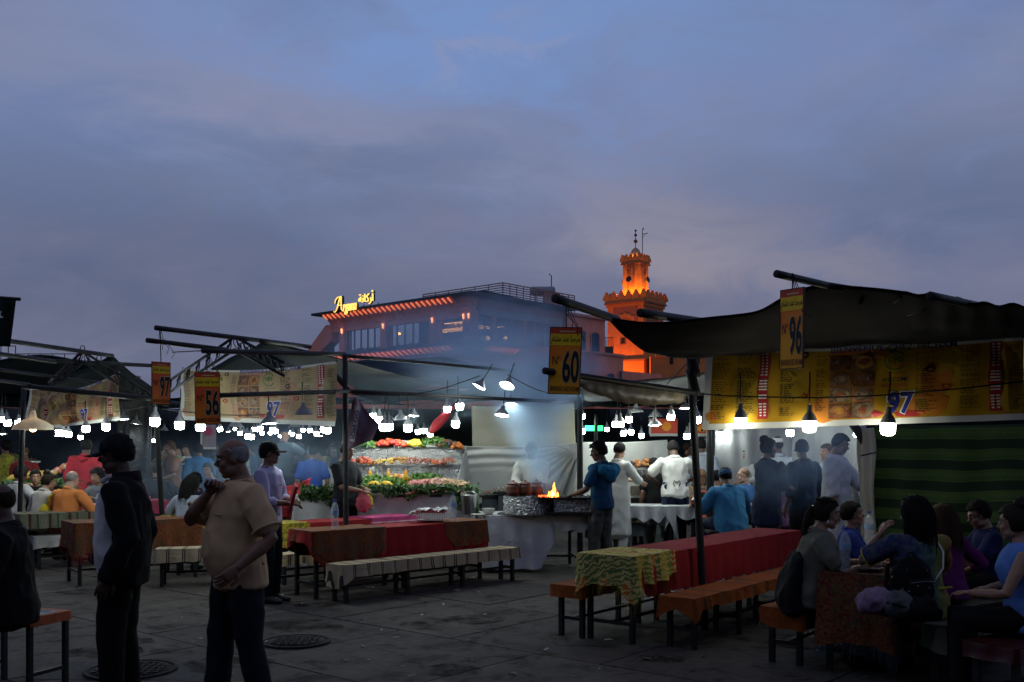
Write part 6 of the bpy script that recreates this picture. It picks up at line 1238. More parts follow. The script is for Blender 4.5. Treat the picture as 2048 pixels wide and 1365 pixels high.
def ik(S, T, l1, l2, hint):
    S, T = Vector(S), Vector(T); d = T - S; L = min(d.length, (l1 + l2) * .998); dn = d.normalized(); T = S + dn * L
    a = (l1 * l1 - l2 * l2 + L * L) / (2 * L); hgt = math.sqrt(max(0, l1 * l1 - a * a)); hv = Vector(hint) - dn * Vector(hint).dot(dn)
    if hv.length < 1e-5: hv = dn.orthogonal()
    return S + dn * a + hv.normalized() * hgt, T
def hand(mb, W, d, palm_n, s=1.0, curl=.5, mirror=1, mi=0):
    """palm, four unequal fingers and a thumb, added to mb"""
    d = d.normalized(); n = (palm_n - d * palm_n.dot(d)).normalized(); sd = d.cross(n) * mirror
    mb.loft([W - d * .02 * s, W + d * .03 * s, W + d * .075 * s, W + d * .09 * s], [(.024 * s, .019 * s), (.036 * s, .017 * s), (.041 * s, .015 * s), (.036 * s, .012 * s)], 10, side=sd, mi=mi)
    for i, (o_, l_) in enumerate(((.030, .070), (.011, .080), (-.010, .075), (-.029, .058))):
        b = W + d * .082 * s + sd * o_ * s; p = [b]; dr = d.copy(); seg = l_ * s / 2.6
        for k in range(3): dr = (dr * math.cos(curl * .7) + n * math.sin(curl * .7)).normalized() + sd * o_ * .25; dr.normalize(); p.append(p[-1] + dr * seg * (1.0 - .12 * k)); n = (n - dr * n.dot(dr)).normalized()
        n = (palm_n - d * palm_n.dot(d)).normalized(); mb.loft(p, [.0098 * s, .0092 * s, .0085 * s, .0072 * s], 7, mi=mi)
    b = W + d * .025 * s + sd * .032 * s; q = (sd * .75 + d * .65 + n * .3).normalized(); mb.loft([b, b + q * .035 * s, b + (q * .5 + d * .5).normalized() * .066 * s], [.0135 * s, .0115 * s, .009 * s], 7, mi=mi)
def head_shapes(mb, M, s, nose=1.0, chin=1.0, beard=0.0):
    def E(c, r): mb.ell(M @ (Vector(c) * s), tuple(x * s for x in r), 14, 10, 0, M.to_3x3().normalized())
    E((-.012, 0, .028), (.100, .077, .100)); E((.028, 0, -.045), (.062, .058, .074)); E((.062, 0, -.104 * chin), (.028, .027, .024)); E((.076, 0, .032), (.022, .050, .018))
    for y in (-1, 1):
        E((.058, y * .036, -.030), (.032, .028, .030)); E((-.004, y * .078, -.008), (.018, .009, .032)); E((.02, y * .05, -.075), (.045, .018, .028))
    E((.088, 0, -.060), (.013, .025, .008)); E((.087, 0, -.074), (.012, .021, .008))
    mb.loft([M @ (Vector(q) * s) for q in ((.086, 0, .022), (.1, 0, .0), (.110 + .008 * nose, 0, -.022), (.096, 0, -.034))], [.009 * s, .010 * s, .0145 * s * nose, .011 * s], 8)
    if beard: E((.05, 0, -.095), (.055, .052, .045))
def hair_shell(M, s, style, m, parent, thick=.010, fine=1.0):
    """hair as a lumpy shell over the skull with a hairline"""
    mb = MB(); nu, nv = 40, 22
    def fn(u_, v_):
        a, b = u_ * 2 * math.pi, v_ * math.pi; d = Vector((math.sin(b) * math.cos(a), math.sin(b) * math.sin(a), math.cos(b)))
        amp = dict(short=.010, curly=.02, thin=.003, bun=.005, pony=.005, long=.007).get(style, .006)
        r_ = 1 + (thick / .09) + amp / .09 * nz(d.x * 7, d.y * 7, d.z * 7) * 1.6
        p = Vector((-.012 + d.x * .100 * r_, d.y * .078 * r_, .028 + d.z * .100 * r_))
        return M @ (p * s)
    def skip(u_, v_):
        a, b = u_ * 2 * math.pi, v_ * math.pi; x, y, z = math.sin(b) * math.cos(a), math.sin(b) * math.sin(a), math.cos(b)
        line = .40 if x > .5 else lerp(.40, -.30, min(1, (.5 - x) / .4)) if x > .1 else lerp(-.30, -.68, min(1, (.1 - x) / .6))
        if style == 'thin':
            line += .10 if x > 0 else 0
            if z > .42 + .15 * nz(a * 3, b * 5) and x > -.8: return True
        if style in ('long', 'pony', 'bun') and x < .1: line = -.75
        return z < line + .12 * nz(a * 7, 3)
    mb.grid(fn, nu, nv, skip=skip); o = mb.build('hair', m, parent, True)
    sm = o.modifiers.new('thickness', 'SOLIDIFY'); sm.thickness = .006 if style == 'thin' else .008; sm.offset = -1 if style != 'thin' else .2
    return o
def person(label, x, y, face, h=1.72, pose='stand', seat=.45, lean=0.0, g=1.0, belly=0.0, fem=False, hy=0.0, hp=0.0, hroll=0.0, hands=(None, None), hints=(None, None), curl=(.5, .5), skin='brown', hair='short', hairc='black',
           shirt=None, sleeve='short', shirt_len=-.10, trousers=None, legs='long', shoes=SHOE, cap=None, vox=.016, z=0.0, step=0.0, spread=.10, twist=0.0, extra=None, beard=None, loose=.014, knee=.42, foot=.40, skirt=None, hide_legs=False, group=None, face_on=True, hstretch=1.0, shape=None):
    k = h / 1.75; e = empty('person', (x, y, z), R(face)); tag(e, label, 'person', group)
    sit = pose == 'sit'; z0 = seat + .10 if sit else .95 * k
    fs = .93 if fem else 1.0
    RU = Matrix.Rotation(R(lean), 3, 'Y')
    def up(cx, cy, dz):            # a point of the upper body
        q = Matrix.Rotation(R(twist) * min(1, max(0, dz / .45)), 3, 'Z') @ Vector((cx, cy, 0)); return Vector((0, 0, z0)) + RU @ Vector((q.x * k, q.y * k, dz * k))
    prof = [(-.12, .085, .130, 0), (-.04, .118, .172, -.012), (.04, .112, .165, 0), (.12, .104, .150 if not fem else .135, 0), (.22, .108, .154 if not fem else .140, .004), (.31, .114 + (.012 if fem else 0), .168 * fs, .006 + (.012 if fem else 0)), (.40, .106, .178 * fs, 0), (.452, .082, .150 * fs, -.010), (.488, .062, .095, -.014), (.53, .052, .058, -.010)]
    if shape: prof = shape(prof)
    def ring(p, inf):
        dz, rx, ry, cx = p; gg = 1 + (g - 1) * (bell(dz, .12, .26)); bl = belly * bell(dz, .10, .13)
        return up(cx + bl * .75, 0, dz), ((ry * gg + bl * .25) * k + inf, (rx * gg + bl * .55) * k + inf)
    def torso(mb, d0, d1, inf, mi=0, n=18):
        ps = [p for p in prof if d0 <= p[0] <= d1]
        def interp(dz):
            if inf > .009 and dz < -.03: a_ = prof[1]; f_ = 1.0 + (-.03 - dz) * .6; return (dz, a_[1] * f_, a_[2] * f_, a_[3])
            for i_, (a, b) in enumerate(zip(prof, prof[1:])):
                if a[0] <= dz <= b[0]:
                    f = (dz - a[0]) / (b[0] - a[0]); p0, p3 = prof[max(0, i_ - 1)], prof[min(len(prof) - 1, i_ + 2)]
                    return (dz,) + tuple(.5 * (2 * b1 + (c1 - a1) * f + (2 * a1 - 5 * b1 + 4 * c1 - d1_) * f * f + (3 * b1 - a1 - 3 * c1 + d1_) * f ** 3) for a1, b1, c1, d1_ in zip(p0[1:], a[1:], b[1:], p3[1:]))
            q = prof[0] if dz < prof[0][0] else prof[-1]; return (dz,) + (q[1:] if dz > prof[0][0] else (prof[1][1], prof[1][2], prof[1][3]))
        zs = [lerp(d0, d1, i / 20) for i in range(21)]; rs = [ring(interp(z_) if z_ >= prof[0][0] else interp(z_), inf) for z_ in zs]
        mb.loft([r_[0] for r_ in rs], [r_[1] for r_ in rs], n, side=Matrix.Rotation(R(twist) * .6, 3, 'Z') @ Vector((0, 1, 0)), mi=mi, dome=.25)
    body = MB(); torso(body, -.10, .53, 0)
    sh = [up(-.005, s_ * .182 * fs * (1 + (g - 1) * .35), .415) for s_ in (1, -1)]
    arms = []
    for i, s_ in enumerate((1, -1)):
        T = hands[i]; T = Vector((.03 * k, s_ * (.255 + (g - 1) * .12) * k, z0 - .10 * k)) if T is None else Vector(T)
        if T.length > 50: pass
        hint = hints[i] or (Vector((-.6, s_ * .7, -.4)) if hands[i] is not None else Vector((-1, s_ * .3, 0)))
        El, Wr = ik(sh[i], T, .295 * k, .255 * k, hint); arms.append((sh[i], El, Wr))
        gg = 1 + (g - 1) * .6
        body.loft([sh[i] + (up(0, 0, .40) - sh[i]) * .3, sh[i], sh[i].lerp(El, .5), El, El.lerp(Wr, .3), El.lerp(Wr, .75), Wr], [.05 * k * fs, .052 * k * fs * gg, .047 * k * fs * gg, .039 * k * fs * gg, .040 * k * fs * gg, .031 * k * fs, .025 * k * fs], 12)
    hips = [Vector((0, s_ * .088 * k, z0 - .04 * k)) for s_ in (1, -1)]; legp = []
    for i, s_ in enumerate((1, -1)):
        if sit: K_ = Vector((knee * k, s_ * (.09 + spread * .4) * k, seat + .06)); An = Vector((foot * k, s_ * (.09 + spread * .4) * k, .085 * k - 0))
        else: fx = step * s_ * k; An = Vector((fx, s_ * spread * k, .085 * k)); K_ = Vector((fx * .5 + .025 * k, s_ * (spread * .5 + .045) * k, .49 * k))
        legp.append((hips[i], K_, An))
        if not hide_legs: body.loft([hips[i], hips[i].lerp(K_, .4), K_, K_.lerp(An, .3), An], [.085 * k * g, .076 * k * g, .056 * k, .056 * k, .036 * k], 12)
        if not hide_legs: body.loft([An + Vector((-.05 * k, 0, -.035 * k)), An + Vector((.03 * k, 0, -.04 * k)), An + Vector((.12 * k, 0, -.052 * k)), An + Vector((.17 * k, 0, -.058 * k))], [(.034 * k, .036 * k), (.038 * k, .042 * k), (.042 * k, .028 * k), (.034 * k, .02 * k)], 10, side=(0, 1, 0))
    # head
    nb_ = up(-.012, 0, .50); RH = RU @ Matrix.Rotation(R(-lean) * .6, 3, 'Y') @ Matrix.Rotation(R(hy), 3, 'Z') @ Matrix.Rotation(R(hp), 3, 'Y') @ Matrix.Rotation(R(hroll), 3, 'X')
    hs = .905 * (k * .55 + .45) * hstretch; hc = nb_ + RU @ Vector((.022 * k, 0, .03 * k)) + RH @ Vector((.012, 0, .115)) * hs
    HM = Matrix.Translation(hc) @ RH.to_4x4(); head_shapes(body, HM, hs, beard=1.0 if beard else 0.0)
    body.loft([nb_ + RU @ Vector((0, 0, -.05 * k)), nb_ + RU @ Vector((.005, 0, .03 * k)), hc + RH @ Vector((-.012, 0, -.05)) * hs], [.064 * k * (.9 if fem else 1.05), .056 * k * (.85 if fem else 1.05), .056 * k * (.85 if fem else 1.05)], 12)
    bo = body.build('body', [SKIN[skin], LIPS], e, True)
    hb = MB()
    for i, s_ in enumerate((1, -1)):
        S_, El, Wr = arms[i]; d = (Wr - El).normalized(); pn = Vector((0, -s_, 0)) if abs(d.z) > .6 else Vector((0, 0, -1)); hand(hb, Wr, d, pn, k * (.92 if fem else 1.0), curl[i], s_)
    def post_body(o, inv=HM.inverted(), hb=hb, s=hs):
        me = o.data
        for p in me.polygons:
            c = inv @ p.center
            if c.x > .078 * s and abs(c.y) < .024 * s and -.082 * s < c.z < -.052 * s: p.material_index = 1
        bm = bmesh.new(); bm.from_mesh(me); vs_ = [bm.verts.new(v_) for v_ in hb.v]
        for f in hb.f:
            try: bm.faces.new([vs_[i] for i in f]).smooth = True
            except ValueError: pass
        bm.to_mesh(me); bm.free()
    lump(bo, vox * .8, 1, 0, 7, post_body)
    # eyes and brows
    if face_on:
        hm = HAIRC[hairc]
        for y_ in (-1, 1):
            ey = MB().ell(HM @ (Vector((.083, y_ * .034, .006)) * hs), (.011 * hs, .016 * hs, .0085 * hs), 10, 6, 0, RH).ell(HM @ (Vector((.0905, y_ * .034, .006)) * hs), (.006 * hs, .0075 * hs, .0078 * hs), 8, 6, 1, RH).build('eye', [EYEW, EYED], e, True)
            MB().loft([HM @ (Vector((.094, y_ * .014, .034)) * hs), HM @ (Vector((.096, y_ * .034, .040)) * hs), HM @ (Vector((.082, y_ * .054, .034)) * hs)], [.004 * hs, .006 * hs, .003 * hs], 6).build('eyebrow', hm, e)
    # hair
    if hair != 'none':
        th = dict(short=.010, thin=.0005, curly=.022, long=.016, pony=.010, bun=.010).get(hair, .01); ho = hair_shell(HM, hs, hair, HAIRC[hairc], e, th)
        L_ = lambda *q: HM @ (Vector(q) * hs)
        if hair == 'long':
            mb = MB(); mb.loft([L_(-.05, 0, .09), L_(-.085, 0, .0), L_(-.09, 0, -.10), L_(-.085, 0, -.22), L_(-.07, 0, -.33)], [(.07 * hs, .05 * hs), (.098 * hs, .06 * hs), (.105 * hs, .06 * hs), (.11 * hs, .05 * hs), (.085 * hs, .03 * hs)], 14, side=RH @ Vector((0, 1, 0)))
            for y_ in (-1, 1): mb.loft([L_(.02, y_ * .07, .07), L_(.005, y_ * .092, -.02), L_(-.02, y_ * .098, -.14), L_(-.03, y_ * .09, -.26)], [.03 * hs, .034 * hs, .034 * hs, .02 * hs], 10)
            lump(mb.build('long_hair', HAIRC[hairc], e, True), vox * .8, 2, .010, 16)
        if hair == 'pony':
            mb = MB().loft([L_(-.09, 0, .04), L_(-.13, 0, .03), L_(-.155, 0, -.03), L_(-.165, 0, -.12), L_(-.16, 0, -.21)], [.026 * hs, .03 * hs, .034 * hs, .03 * hs, .012 * hs], 12); mb.build('ponytail', HAIRC[hairc], e, True); MB().loft([L_(-.10, 0, .038), L_(-.118, 0, .036)], .031 * hs, 12).build('hair_tie', EYEW, e)
        if hair in ('long', 'pony') and vox <= .014:
            sb_ = MB(); rs_ = random.Random(int(abs(x) * 1000)); tie = Vector((-.10, 0, .038))
            for i_ in range(170):
                a_ = rs_.uniform(.55, 5.73); zz_ = rs_.uniform(.03, .10); st0 = Vector((-.012 + .104 * math.cos(a_) * .9, .084 * math.sin(a_) * .9, .028 + zz_))
                if hair == 'pony': ps_3 = [st0, Vector((-.07, st0.y * 1.02, .07 + .04 * rs_.random())), tie + Vector((0, st0.y * .3, rs_.uniform(-.02, .02)))]
                else: yy_ = .106 * math.sin(a_) + rs_.uniform(-.008, .008); xx_ = -.02 + .11 * math.cos(a_) if math.cos(a_) < 0 else -.01; ln_ = rs_.uniform(-.36, -.2); ps_3 = [st0, Vector((xx_ - .035, yy_ * 1.0, .02)), Vector((xx_ - .045, yy_ * 1.08, -.1)), Vector((xx_ - .03 + rs_.uniform(-.02, .02), yy_ * .98 + rs_.uniform(-.015, .015), ln_))]
                sb_.loft([L_(*catmull(ps_3, q_ / 7)) for q_ in range(8)], [.0028] * 7 + [.0008], 4, cap=False)
            sb_.build('hair_strands', HAIRC[hairc], e, True, kind='stuff')
        if hair == 'bun': mb = MB().ell(L_(-.075, 0, .135), (.055 * hs, .055 * hs, .05 * hs), 14, 10).ell(L_(-.095, .02, .12), .035 * hs, 10, 8); lump(mb.build('hair_bun', HAIRC[hairc], e, True), vox * .7, 1, .008, 22)
    if beard:
        L_ = lambda *q: HM @ (Vector(q) * hs); mb = MB()
        mb.loft([L_(.045, -.058, -.03), L_(.062, -.05, -.075), L_(.082, -.022, -.102), L_(.088, 0, -.108), L_(.082, .022, -.102), L_(.062, .05, -.075), L_(.045, .058, -.03)], [.014 * hs, .021 * hs, .026 * hs, .028 * hs, .026 * hs, .021 * hs, .014 * hs], 9).loft([L_(.096, -.025, -.046), L_(.102, 0, -.043), L_(.096, .025, -.046)], .007 * hs, 6)
        lump(mb.build('beard', HAIRC[beard], e, True), .007, 1, .005, 40)
    if cap:
        L_ = lambda *q: HM @ (Vector(q) * hs); ctype, cm = cap
        mb = MB()
        def fc(u_, v_):
            a, b = u_ * 2 * math.pi, v_ * math.pi * .5; r_ = 1.0; d = Vector((math.sin(b) * math.cos(a), math.sin(b) * math.sin(a), math.cos(b)))
            if ctype == 'ball': return L_(-.012 + d.x * .116, d.y * .092, .035 + d.z * .095)
            if ctype == 'bucket': return L_(-.012 + d.x * .116, d.y * .094, .03 + min(d.z * 1.5, 1) * .085)
            return L_(-.012 + d.x * .112, d.y * .09, .045 + min(d.z * 2.2, 1) * .075)
        mb.grid(fc, 28, 9); co = mb.build('cap', cm, e, True, solid=.006)
        if ctype == 'ball': MB().grid(lambda a, b: L_(.06 + b * .12 * math.cos((a - .5) * 1.5) + .03 * math.cos((a - .5) * 3), (a - .5) * .16 * (1 - .15 * b), .035 - .022 * b - .012 * (2 * a - 1) ** 2), 12, 5).build('visor', cm, co, True, solid=.007); MB().ell(L_(-.012, 0, .131), .009 * hs, 8, 6).build('button', cm, co)
    # clothes
    if shirt is not None:
        mb = MB(); torso(mb, shirt_len, .475, loose)
        for i in range(2):
            S_, El, Wr = arms[i]; gg = 1 + (g - 1) * .6; inn = S_ + (up(0, 0, .38) - S_) * .45; rr = lambda a: a * k * fs * gg + loose
            if sleeve == 'none': mb.loft([inn, S_.lerp(inn, .3)], [rr(.055), rr(.04)], 12)
            elif sleeve == 'short': mb.loft([inn, S_, S_.lerp(El, .45), S_.lerp(El, .78)], [rr(.055), rr(.056), rr(.055), rr(.054)], 14)
            elif sleeve == 'half': mb.loft([inn, S_, S_.lerp(El, .5), El, El.lerp(Wr, .35)], [rr(.055), rr(.056), rr(.052), rr(.045), rr(.044)], 14)
            else: mb.loft([inn, S_, S_.lerp(El, .5), El, El.lerp(Wr, .5), El.lerp(Wr, .97)], [rr(.055), rr(.056), rr(.051), rr(.045), rr(.038), rr(.029)], 14)
        lump(mb.build('shirt', shirt, e, True), vox, 3, .006 + loose * .35, 6.5)
        co = MB().loft([up(-.014, 0, .468), up(-.008, 0, .508)], [(.082 * k + loose, .068 * k + loose), (.066 * k + loose * .5, .062 * k + loose * .5)], 16, side=(0, 1, 0), cap=False); co.build('collar', shirt, e, True, solid=.006)
    if trousers is not None and not hide_legs:
        mb = MB(); torso(mb, -.11, min(.06, shirt_len + .13) if shirt_len < .0 else .06, .008)
        for i in range(2):
            H_, K_, An = legp[i]; top = H_ + Vector((0, 0, .02)); E2_ = K_.lerp(An, .97 if legs == 'long' else .1); lo = .020 if legs == 'long' else .018
            pts = [top, H_.lerp(K_, .45), K_] + ([K_.lerp(An, .5), E2_] if legs == 'long' else [E2_]); mb.loft(pts, [.092 * k * g + .006, .080 * k * g + .012, .060 * k + lo] + ([.052 * k + lo + .004, .046 * k + lo + .006] if legs == 'long' else [.062 * k + lo]), 14)
        lump(mb.build('trousers', trousers, e, True), vox, 3, .009, 6.5)
    if skirt is not None:
        mb = MB()
        if sit: mb.loft([up(0, 0, .04), Vector((.05, 0, seat + .06)), Vector((knee * k * .8, 0, seat + .05)), Vector((knee * k * 1.02, 0, seat - .1)), Vector((foot * k, 0, .22))], [(.18 * k, .14 * k), (.2 * k, .11), (.22 * k, .10), (.2 * k, .08), (.19 * k, .09)], 16, side=(0, 1, 0))
        else: mb.loft([up(0, 0, .06), up(0, 0, -.1), Vector((.01, 0, .5 * k)), Vector((0, 0, .22 * k))], [(.17 * k, .13 * k), (.2 * k, .16 * k), (.22 * k, .18 * k), (.23 * k, .2 * k)], 18, side=(0, 1, 0))
        lump(mb.build('skirt', skirt, e, True), vox, 2, .014, 5)
    if shoes is not None and not hide_legs:
        for i in range(2):
            An = legp[i][2]; MB().loft([An + Vector((-.065 * k, 0, -.042 * k)), An + Vector((-.02 * k, 0, -.028 * k)), An + Vector((.05 * k, 0, -.04 * k)), An + Vector((.14 * k, 0, -.055 * k)), An + Vector((.195 * k, 0, -.062 * k))], [(.036 * k, .042 * k), (.043 * k, .055 * k), (.047 * k, .044 * k), (.048 * k, .030 * k), (.034 * k, .022 * k)], 12, side=(0, 1, 0)).build('shoe', shoes, e, True)
    ctx = dict(e=e, up=up, k=k, arms=arms, HM=HM, hs=hs, torso=torso, z0=z0, legs=legp, vox=vox, ring=ring)
    if extra: extra(ctx)
    return ctx
def apron(m, d0=-.42, strap=True, front=True):
    def f(c):
        up, k = c['up'], c['k']
        def g_(u_, v_):
            a = lerp(-2.3, 2.3, u_) ; z = lerp(.12, d0, v_); rx, ry = (.15 + .02 * v_) * k, (.19 + .03 * v_) * k
            p = up(0, 0, z); return Vector((p.x + rx * math.cos(a), ry * math.sin(a), p.z + .006 * nz(u_ * 9, v_ * 4)))
        MB().grid(g_, 30, 14).build('apron', m, c['e'], True, solid=.006)
        MB().loft([Vector((up(0, 0, .10).x - .13 * k, y_ * .01, up(0, 0, .1).z - .01 * abs(y_))) for y_ in range(-12, 13, 2)], .008, 6).build('apron_string', m, c['e'])
        for y_ in (-1, 1): MB().loft([up(-.135, .0, .10), up(-.15, y_ * .04, .13), up(-.15, y_ * .055, .09), up(-.14, y_ * .02, .02), up(-.14, y_ * .03, -.06)], .007, 6).build('bow', m, c['e'])
    return f
# ---------------------------------------------------------------- the near men
BLKC = fab('black', (.006, .006, .007), .3); WHC = fab('white', (.55, .55, .53), .06); BEI = fab('beige_polo', (.50, .34, .19), .08); JEAN = fab('dark_jeans', (.012, .014, .020), .3); NAVYC = fab('navy', (.012, .018, .045), .25)
def jacket_extra(c):
    up, k = c['up'], c['k']; mb = MB()
    rs = [(-.16, .115, .195, -.045), (-.04, .125, .20, -.04), (.08, .118, .19, -.045), (.2, .122, .19, -.045), (.32, .128, .20, -.04), (.41, .118, .205, -.025), (.462, .09, .165, -.025), (.50, .068, .09, -.03)]
    mb.loft([up(cx, 0, dz) for dz, rx, ry, cx in rs], [(ry * k, rx * k) for dz, rx, ry, cx in rs], 20, side=(0, 1, 0), dome=.2)
    for i in range(2):
        S_, El, Wr = c['arms'][i]; mb.loft([S_ + (up(0, 0, .38) - S_) * .4, S_, S_.lerp(El, .5), El, El.lerp(Wr, .5), El.lerp(Wr, 1.0)], [.078 * k, .082 * k, .078 * k, .070 * k, .064 * k, .054 * k], 14)
    lump(mb.build('jacket', BLKC, c['e'], True), .010, 3, .014, 6)
    co = MB().loft([up(-.035, 0, .47), up(-.03, 0, .53)], [(.1 * k, .085 * k), (.088 * k, .078 * k)], 16, side=(0, 1, 0), cap=False); co.build('jacket_collar', BLKC, c['e'], True, solid=.012)
    MB().loft([up(.06, -.07, .50), up(.10, -.02, .47), up(.10, .02, .47), up(.06, .07, .50)], [.012, .02, .02, .012], 8).build('shirt_collar', WHC, c['e'], True)
kx = kp(236, 6.2).x
person('man in black jacket, white shirt and dark cap standing in the left foreground', kx + .02, 6.2, 188, 1.765, g=1.08, belly=.022, hy=-4, hp=6, skin='dark', hair='short', shirt=WHC, sleeve='none', trousers=BLKC, cap=('ball', fab('cap_navy', (.008, .010, .016), .3)), vox=.010, extra=jacket_extra, hands=((.02, .24, .86), (.0, -.26, .86)), hints=(Vector((-1, .2, 0)), Vector((-1, -.2, 0))), spread=.09, step=.03, loose=.012)
def polo_extra(c):
    up, k = c['up'], c['k']
    for i in range(2):
        S_, El, Wr = c['arms'][i]; a, b = S_.lerp(El, .75), S_.lerp(El, .80); MB().loft([a, b], [.086 * k, .086 * k], 16, cap=False).build('sleeve_band', BEI, c['e'], True, solid=.008)
    for s_ in (-1, 1): MB().add([up(.02, s_ * .085, .495), up(.10, s_ * .055, .452), up(.115, s_ * .012, .425), up(.07, s_ * .03, .50)], [(0, 1, 2, 3)]).build('collar_flap', BEI, c['e'], solid=.008)
    MB().box(up(.16, .07, .30), (.012, .11, .005)).build('pocket_edge', BEI, c['e'])
kx = kp(478, 6.05).x
person('heavy bald man in a beige polo shirt holding his chin', kx, 6.05, 216, 1.745, g=1.19, belly=.055, hy=-22, hp=10, skin='brown', hair='thin', hairc='grey', shirt=BEI, sleeve='short', shirt_len=-.14, trousers=JEAN, vox=.010, extra=polo_extra,
       hands=((.13, .315, .95), (.165, -.045, 1.375)), hints=(Vector((-1, .35, .1)), Vector((1.0, -.5, -1.0))), curl=(.5, 1.0), spread=.12, step=-.10, loose=.016)
def beardman(c): pass
person('bearded man in black seated on the stool at the left edge', kp(16, 6.5).x, 6.5, 195, 1.82, 'sit', .53, lean=3, g=1.15, hy=0, hp=2, skin='dark', hair='thin', hairc='dark', beard='grey', shirt=BLKC, sleeve='long', trousers=BLKC, vox=.011, loose=.03, hands=((.3, .1, .72), (.3, -.12, .72)), shirt_len=-.12)
PURM = fab('lilac_shirt', (.36, .34, .50), .1)
def menus(c):
    p = c['arms'][1][2]; M = Matrix.Rotation(.3, 3, 'Y') @ Matrix.Rotation(.5, 3, 'Z'); b = MB().box(p + Vector((.02, .03, .05)), (.03, .22, .30), 0, M).build('held_menu', fab('menu_red', (.28, .02, .03)), c['e'])
    MB().loft([c['up'](.02, -.08, .5), c['up'](.13, -.04, .3), c['up'](.13, .04, .3), c['up'](.02, .08, .5)], .006, 6).build('lanyard', BLKC, c['e'])
person('man in lilac shirt and black cap holding red menus behind the beige polo', kp(535, 10.5).x, 10.55, -12, 1.735, hy=8, hp=-4, skin='brown', hair='short', shirt=PURM, sleeve='half', trousers=BLKC, cap=('ball', BLKC), vox=.012, hands=((.22, .10, 1.08), (.26, -.06, 1.05)), extra=menus, spread=.1)
# ---------------------------------------------------------------- left stall crowd
ORS = fab('orange_shirt', (.58, .20, .055), .1)
def bag_extra(c):
    up = c['up']; MB().ell(up(-.06, .30, .10), (.10, .06, .17), 14, 10).build('bag', fab('yellow_bag', (.42, .34, .02)), c['e'], True); MB().loft([up(-.06, .3, .24), up(-.1, .24, .36), up(-.02, .17, .48), up(.08, .2, .36), up(.05, .3, .2)], .014, 6).build('bag_strap', fab('yellow_bag', (.42, .34, .02)), c['e'], True)
def pos(px, Y): q = kp(px, Y); return q.x, q.y
person('man in orange shirt seen from behind with a yellow bag at the left table', *pos(128, 13.9), 70, 1.78, 'sit', .46, lean=12, g=1.2, hp=10, skin='fair', hair='thin', hairc='grey', shirt=ORS, sleeve='half', trousers=fab('grey_trousers', (.05, .05, .055)), hands=((.32, .2, .8), (.35, -.2, .8)), extra=bag_extra, vox=.014, face_on=False)
person('woman in a pale blouse with her hair tied back at the left table', *pos(76, 14.2), 60, 1.66, 'sit', .46, lean=14, fem=True, hy=-25, hp=12, skin='tan', hair='bun', hairc='dark', shirt=fab('pale_blouse', (.48, .46, .40)), sleeve='half', trousers=BLKC, hands=((.3, .2, .82), (.36, -.1, .8)), loose=.02)
person('dark-haired person in a black top facing the orange shirt', *pos(72, 15.6), 290, 1.68, 'sit', .46, lean=8, hy=10, skin='tan', hair='short', shirt=BLKC, trousers=BLKC, hands=((.3, .2, .9), (.3, -.15, 1.05)))
def hood_extra(c):
    up = c['up']; lump(MB().loft([up(-.10, -.08, .46), up(-.13, 0, .43), up(-.10, .08, .46)], [.035, .055, .035], 10).build('hood', MATS['cloth_red_hoodie'], c['e'], True), .014, 1)
person('man in a red hoodie standing with his back turned at the left stall', *pos(172, 16.0), 85, 1.76, hy=20, skin='dark', hair='short', shirt=fab('red_hoodie', (.33, .015, .025)), sleeve='long', trousers=NAVYC, loose=.03, extra=hood_extra, g=1.1, vox=.014, face_on=False, z=.05)
person('woman in a yellow and black patterned top at the far left', *pos(12, 18.0), 100, 1.66, fem=True, hy=60, skin='brown', hair='curly', hairc='black', shirt=foodmat('yellow_pattern', ((.42, .40, .02), (.02, .03, .01), (.5, .45, .05)), 30), sleeve='none', trousers=BLKC, vox=.018, z=.12)
person('seller in a red top behind the left produce stand', *pos(48, 17.6), 270, 1.68, hy=20, skin='brown', hair='short', hairc='dark', shirt=fab('brick_red', (.25, .03, .03)), trousers=BLKC, cap=('bucket', fab('brown_hat', (.12, .07, .04))), vox=.018)
person('bald person in white far behind the leaning left post', *pos(291, 20), 200, 1.62, skin='fair', hair='thin', hairc='blond', shirt=WHC, trousers=NAVYC, vox=.02, pose='sit', seat=.6)
GRT = fab('grey_tee', (.22, .25, .30), .1)
person('woman with long dark hair in a grey shirt seated behind the beige polo', *pos(372, 12.9), 75, 1.66, 'sit', .46, lean=10, fem=True, hy=-20, hp=12, skin='brown', hair='long', hairc='black', shirt=GRT, sleeve='short', trousers=NAVYC, hands=((.28, .2, .76), (.34, -.12, .78)), g=1.12, vox=.014)
person('man in a bright blue shirt standing far behind the woman in grey', *pos(397, 19.0), 120, 1.74, hy=10, skin='dark', hair='short', shirt=fab('bright_blue', (.01, .10, .24)), sleeve='long', trousers=BLKC, vox=.018, face_on=False, loose=.03)
person('seated figure in dark blue beside the woman in grey', *pos(402, 14.6), 200, 1.62, 'sit', .46, lean=8, skin='brown', hair='short', shirt=NAVYC, trousers=BLKC, vox=.018)
person('man in white at the far counter left of the blue shirt', *pos(374, 22), 250, 1.72, skin='tan', hair='short', shirt=WHC, trousers=BLKC, vox=.02)
person('man in black at the far counter left of the blue shirt', *pos(358, 23), 250, 1.68, skin='tan', hair='short', shirt=BLKC, sleeve='long', trousers=BLKC, vox=.02)
person('pale-haired person at the far counter behind the leaning post', *pos(335, 24), 240, 1.7, skin='fair', hair='short', hairc='blond', shirt=GRT, trousers=BLKC, vox=.02)
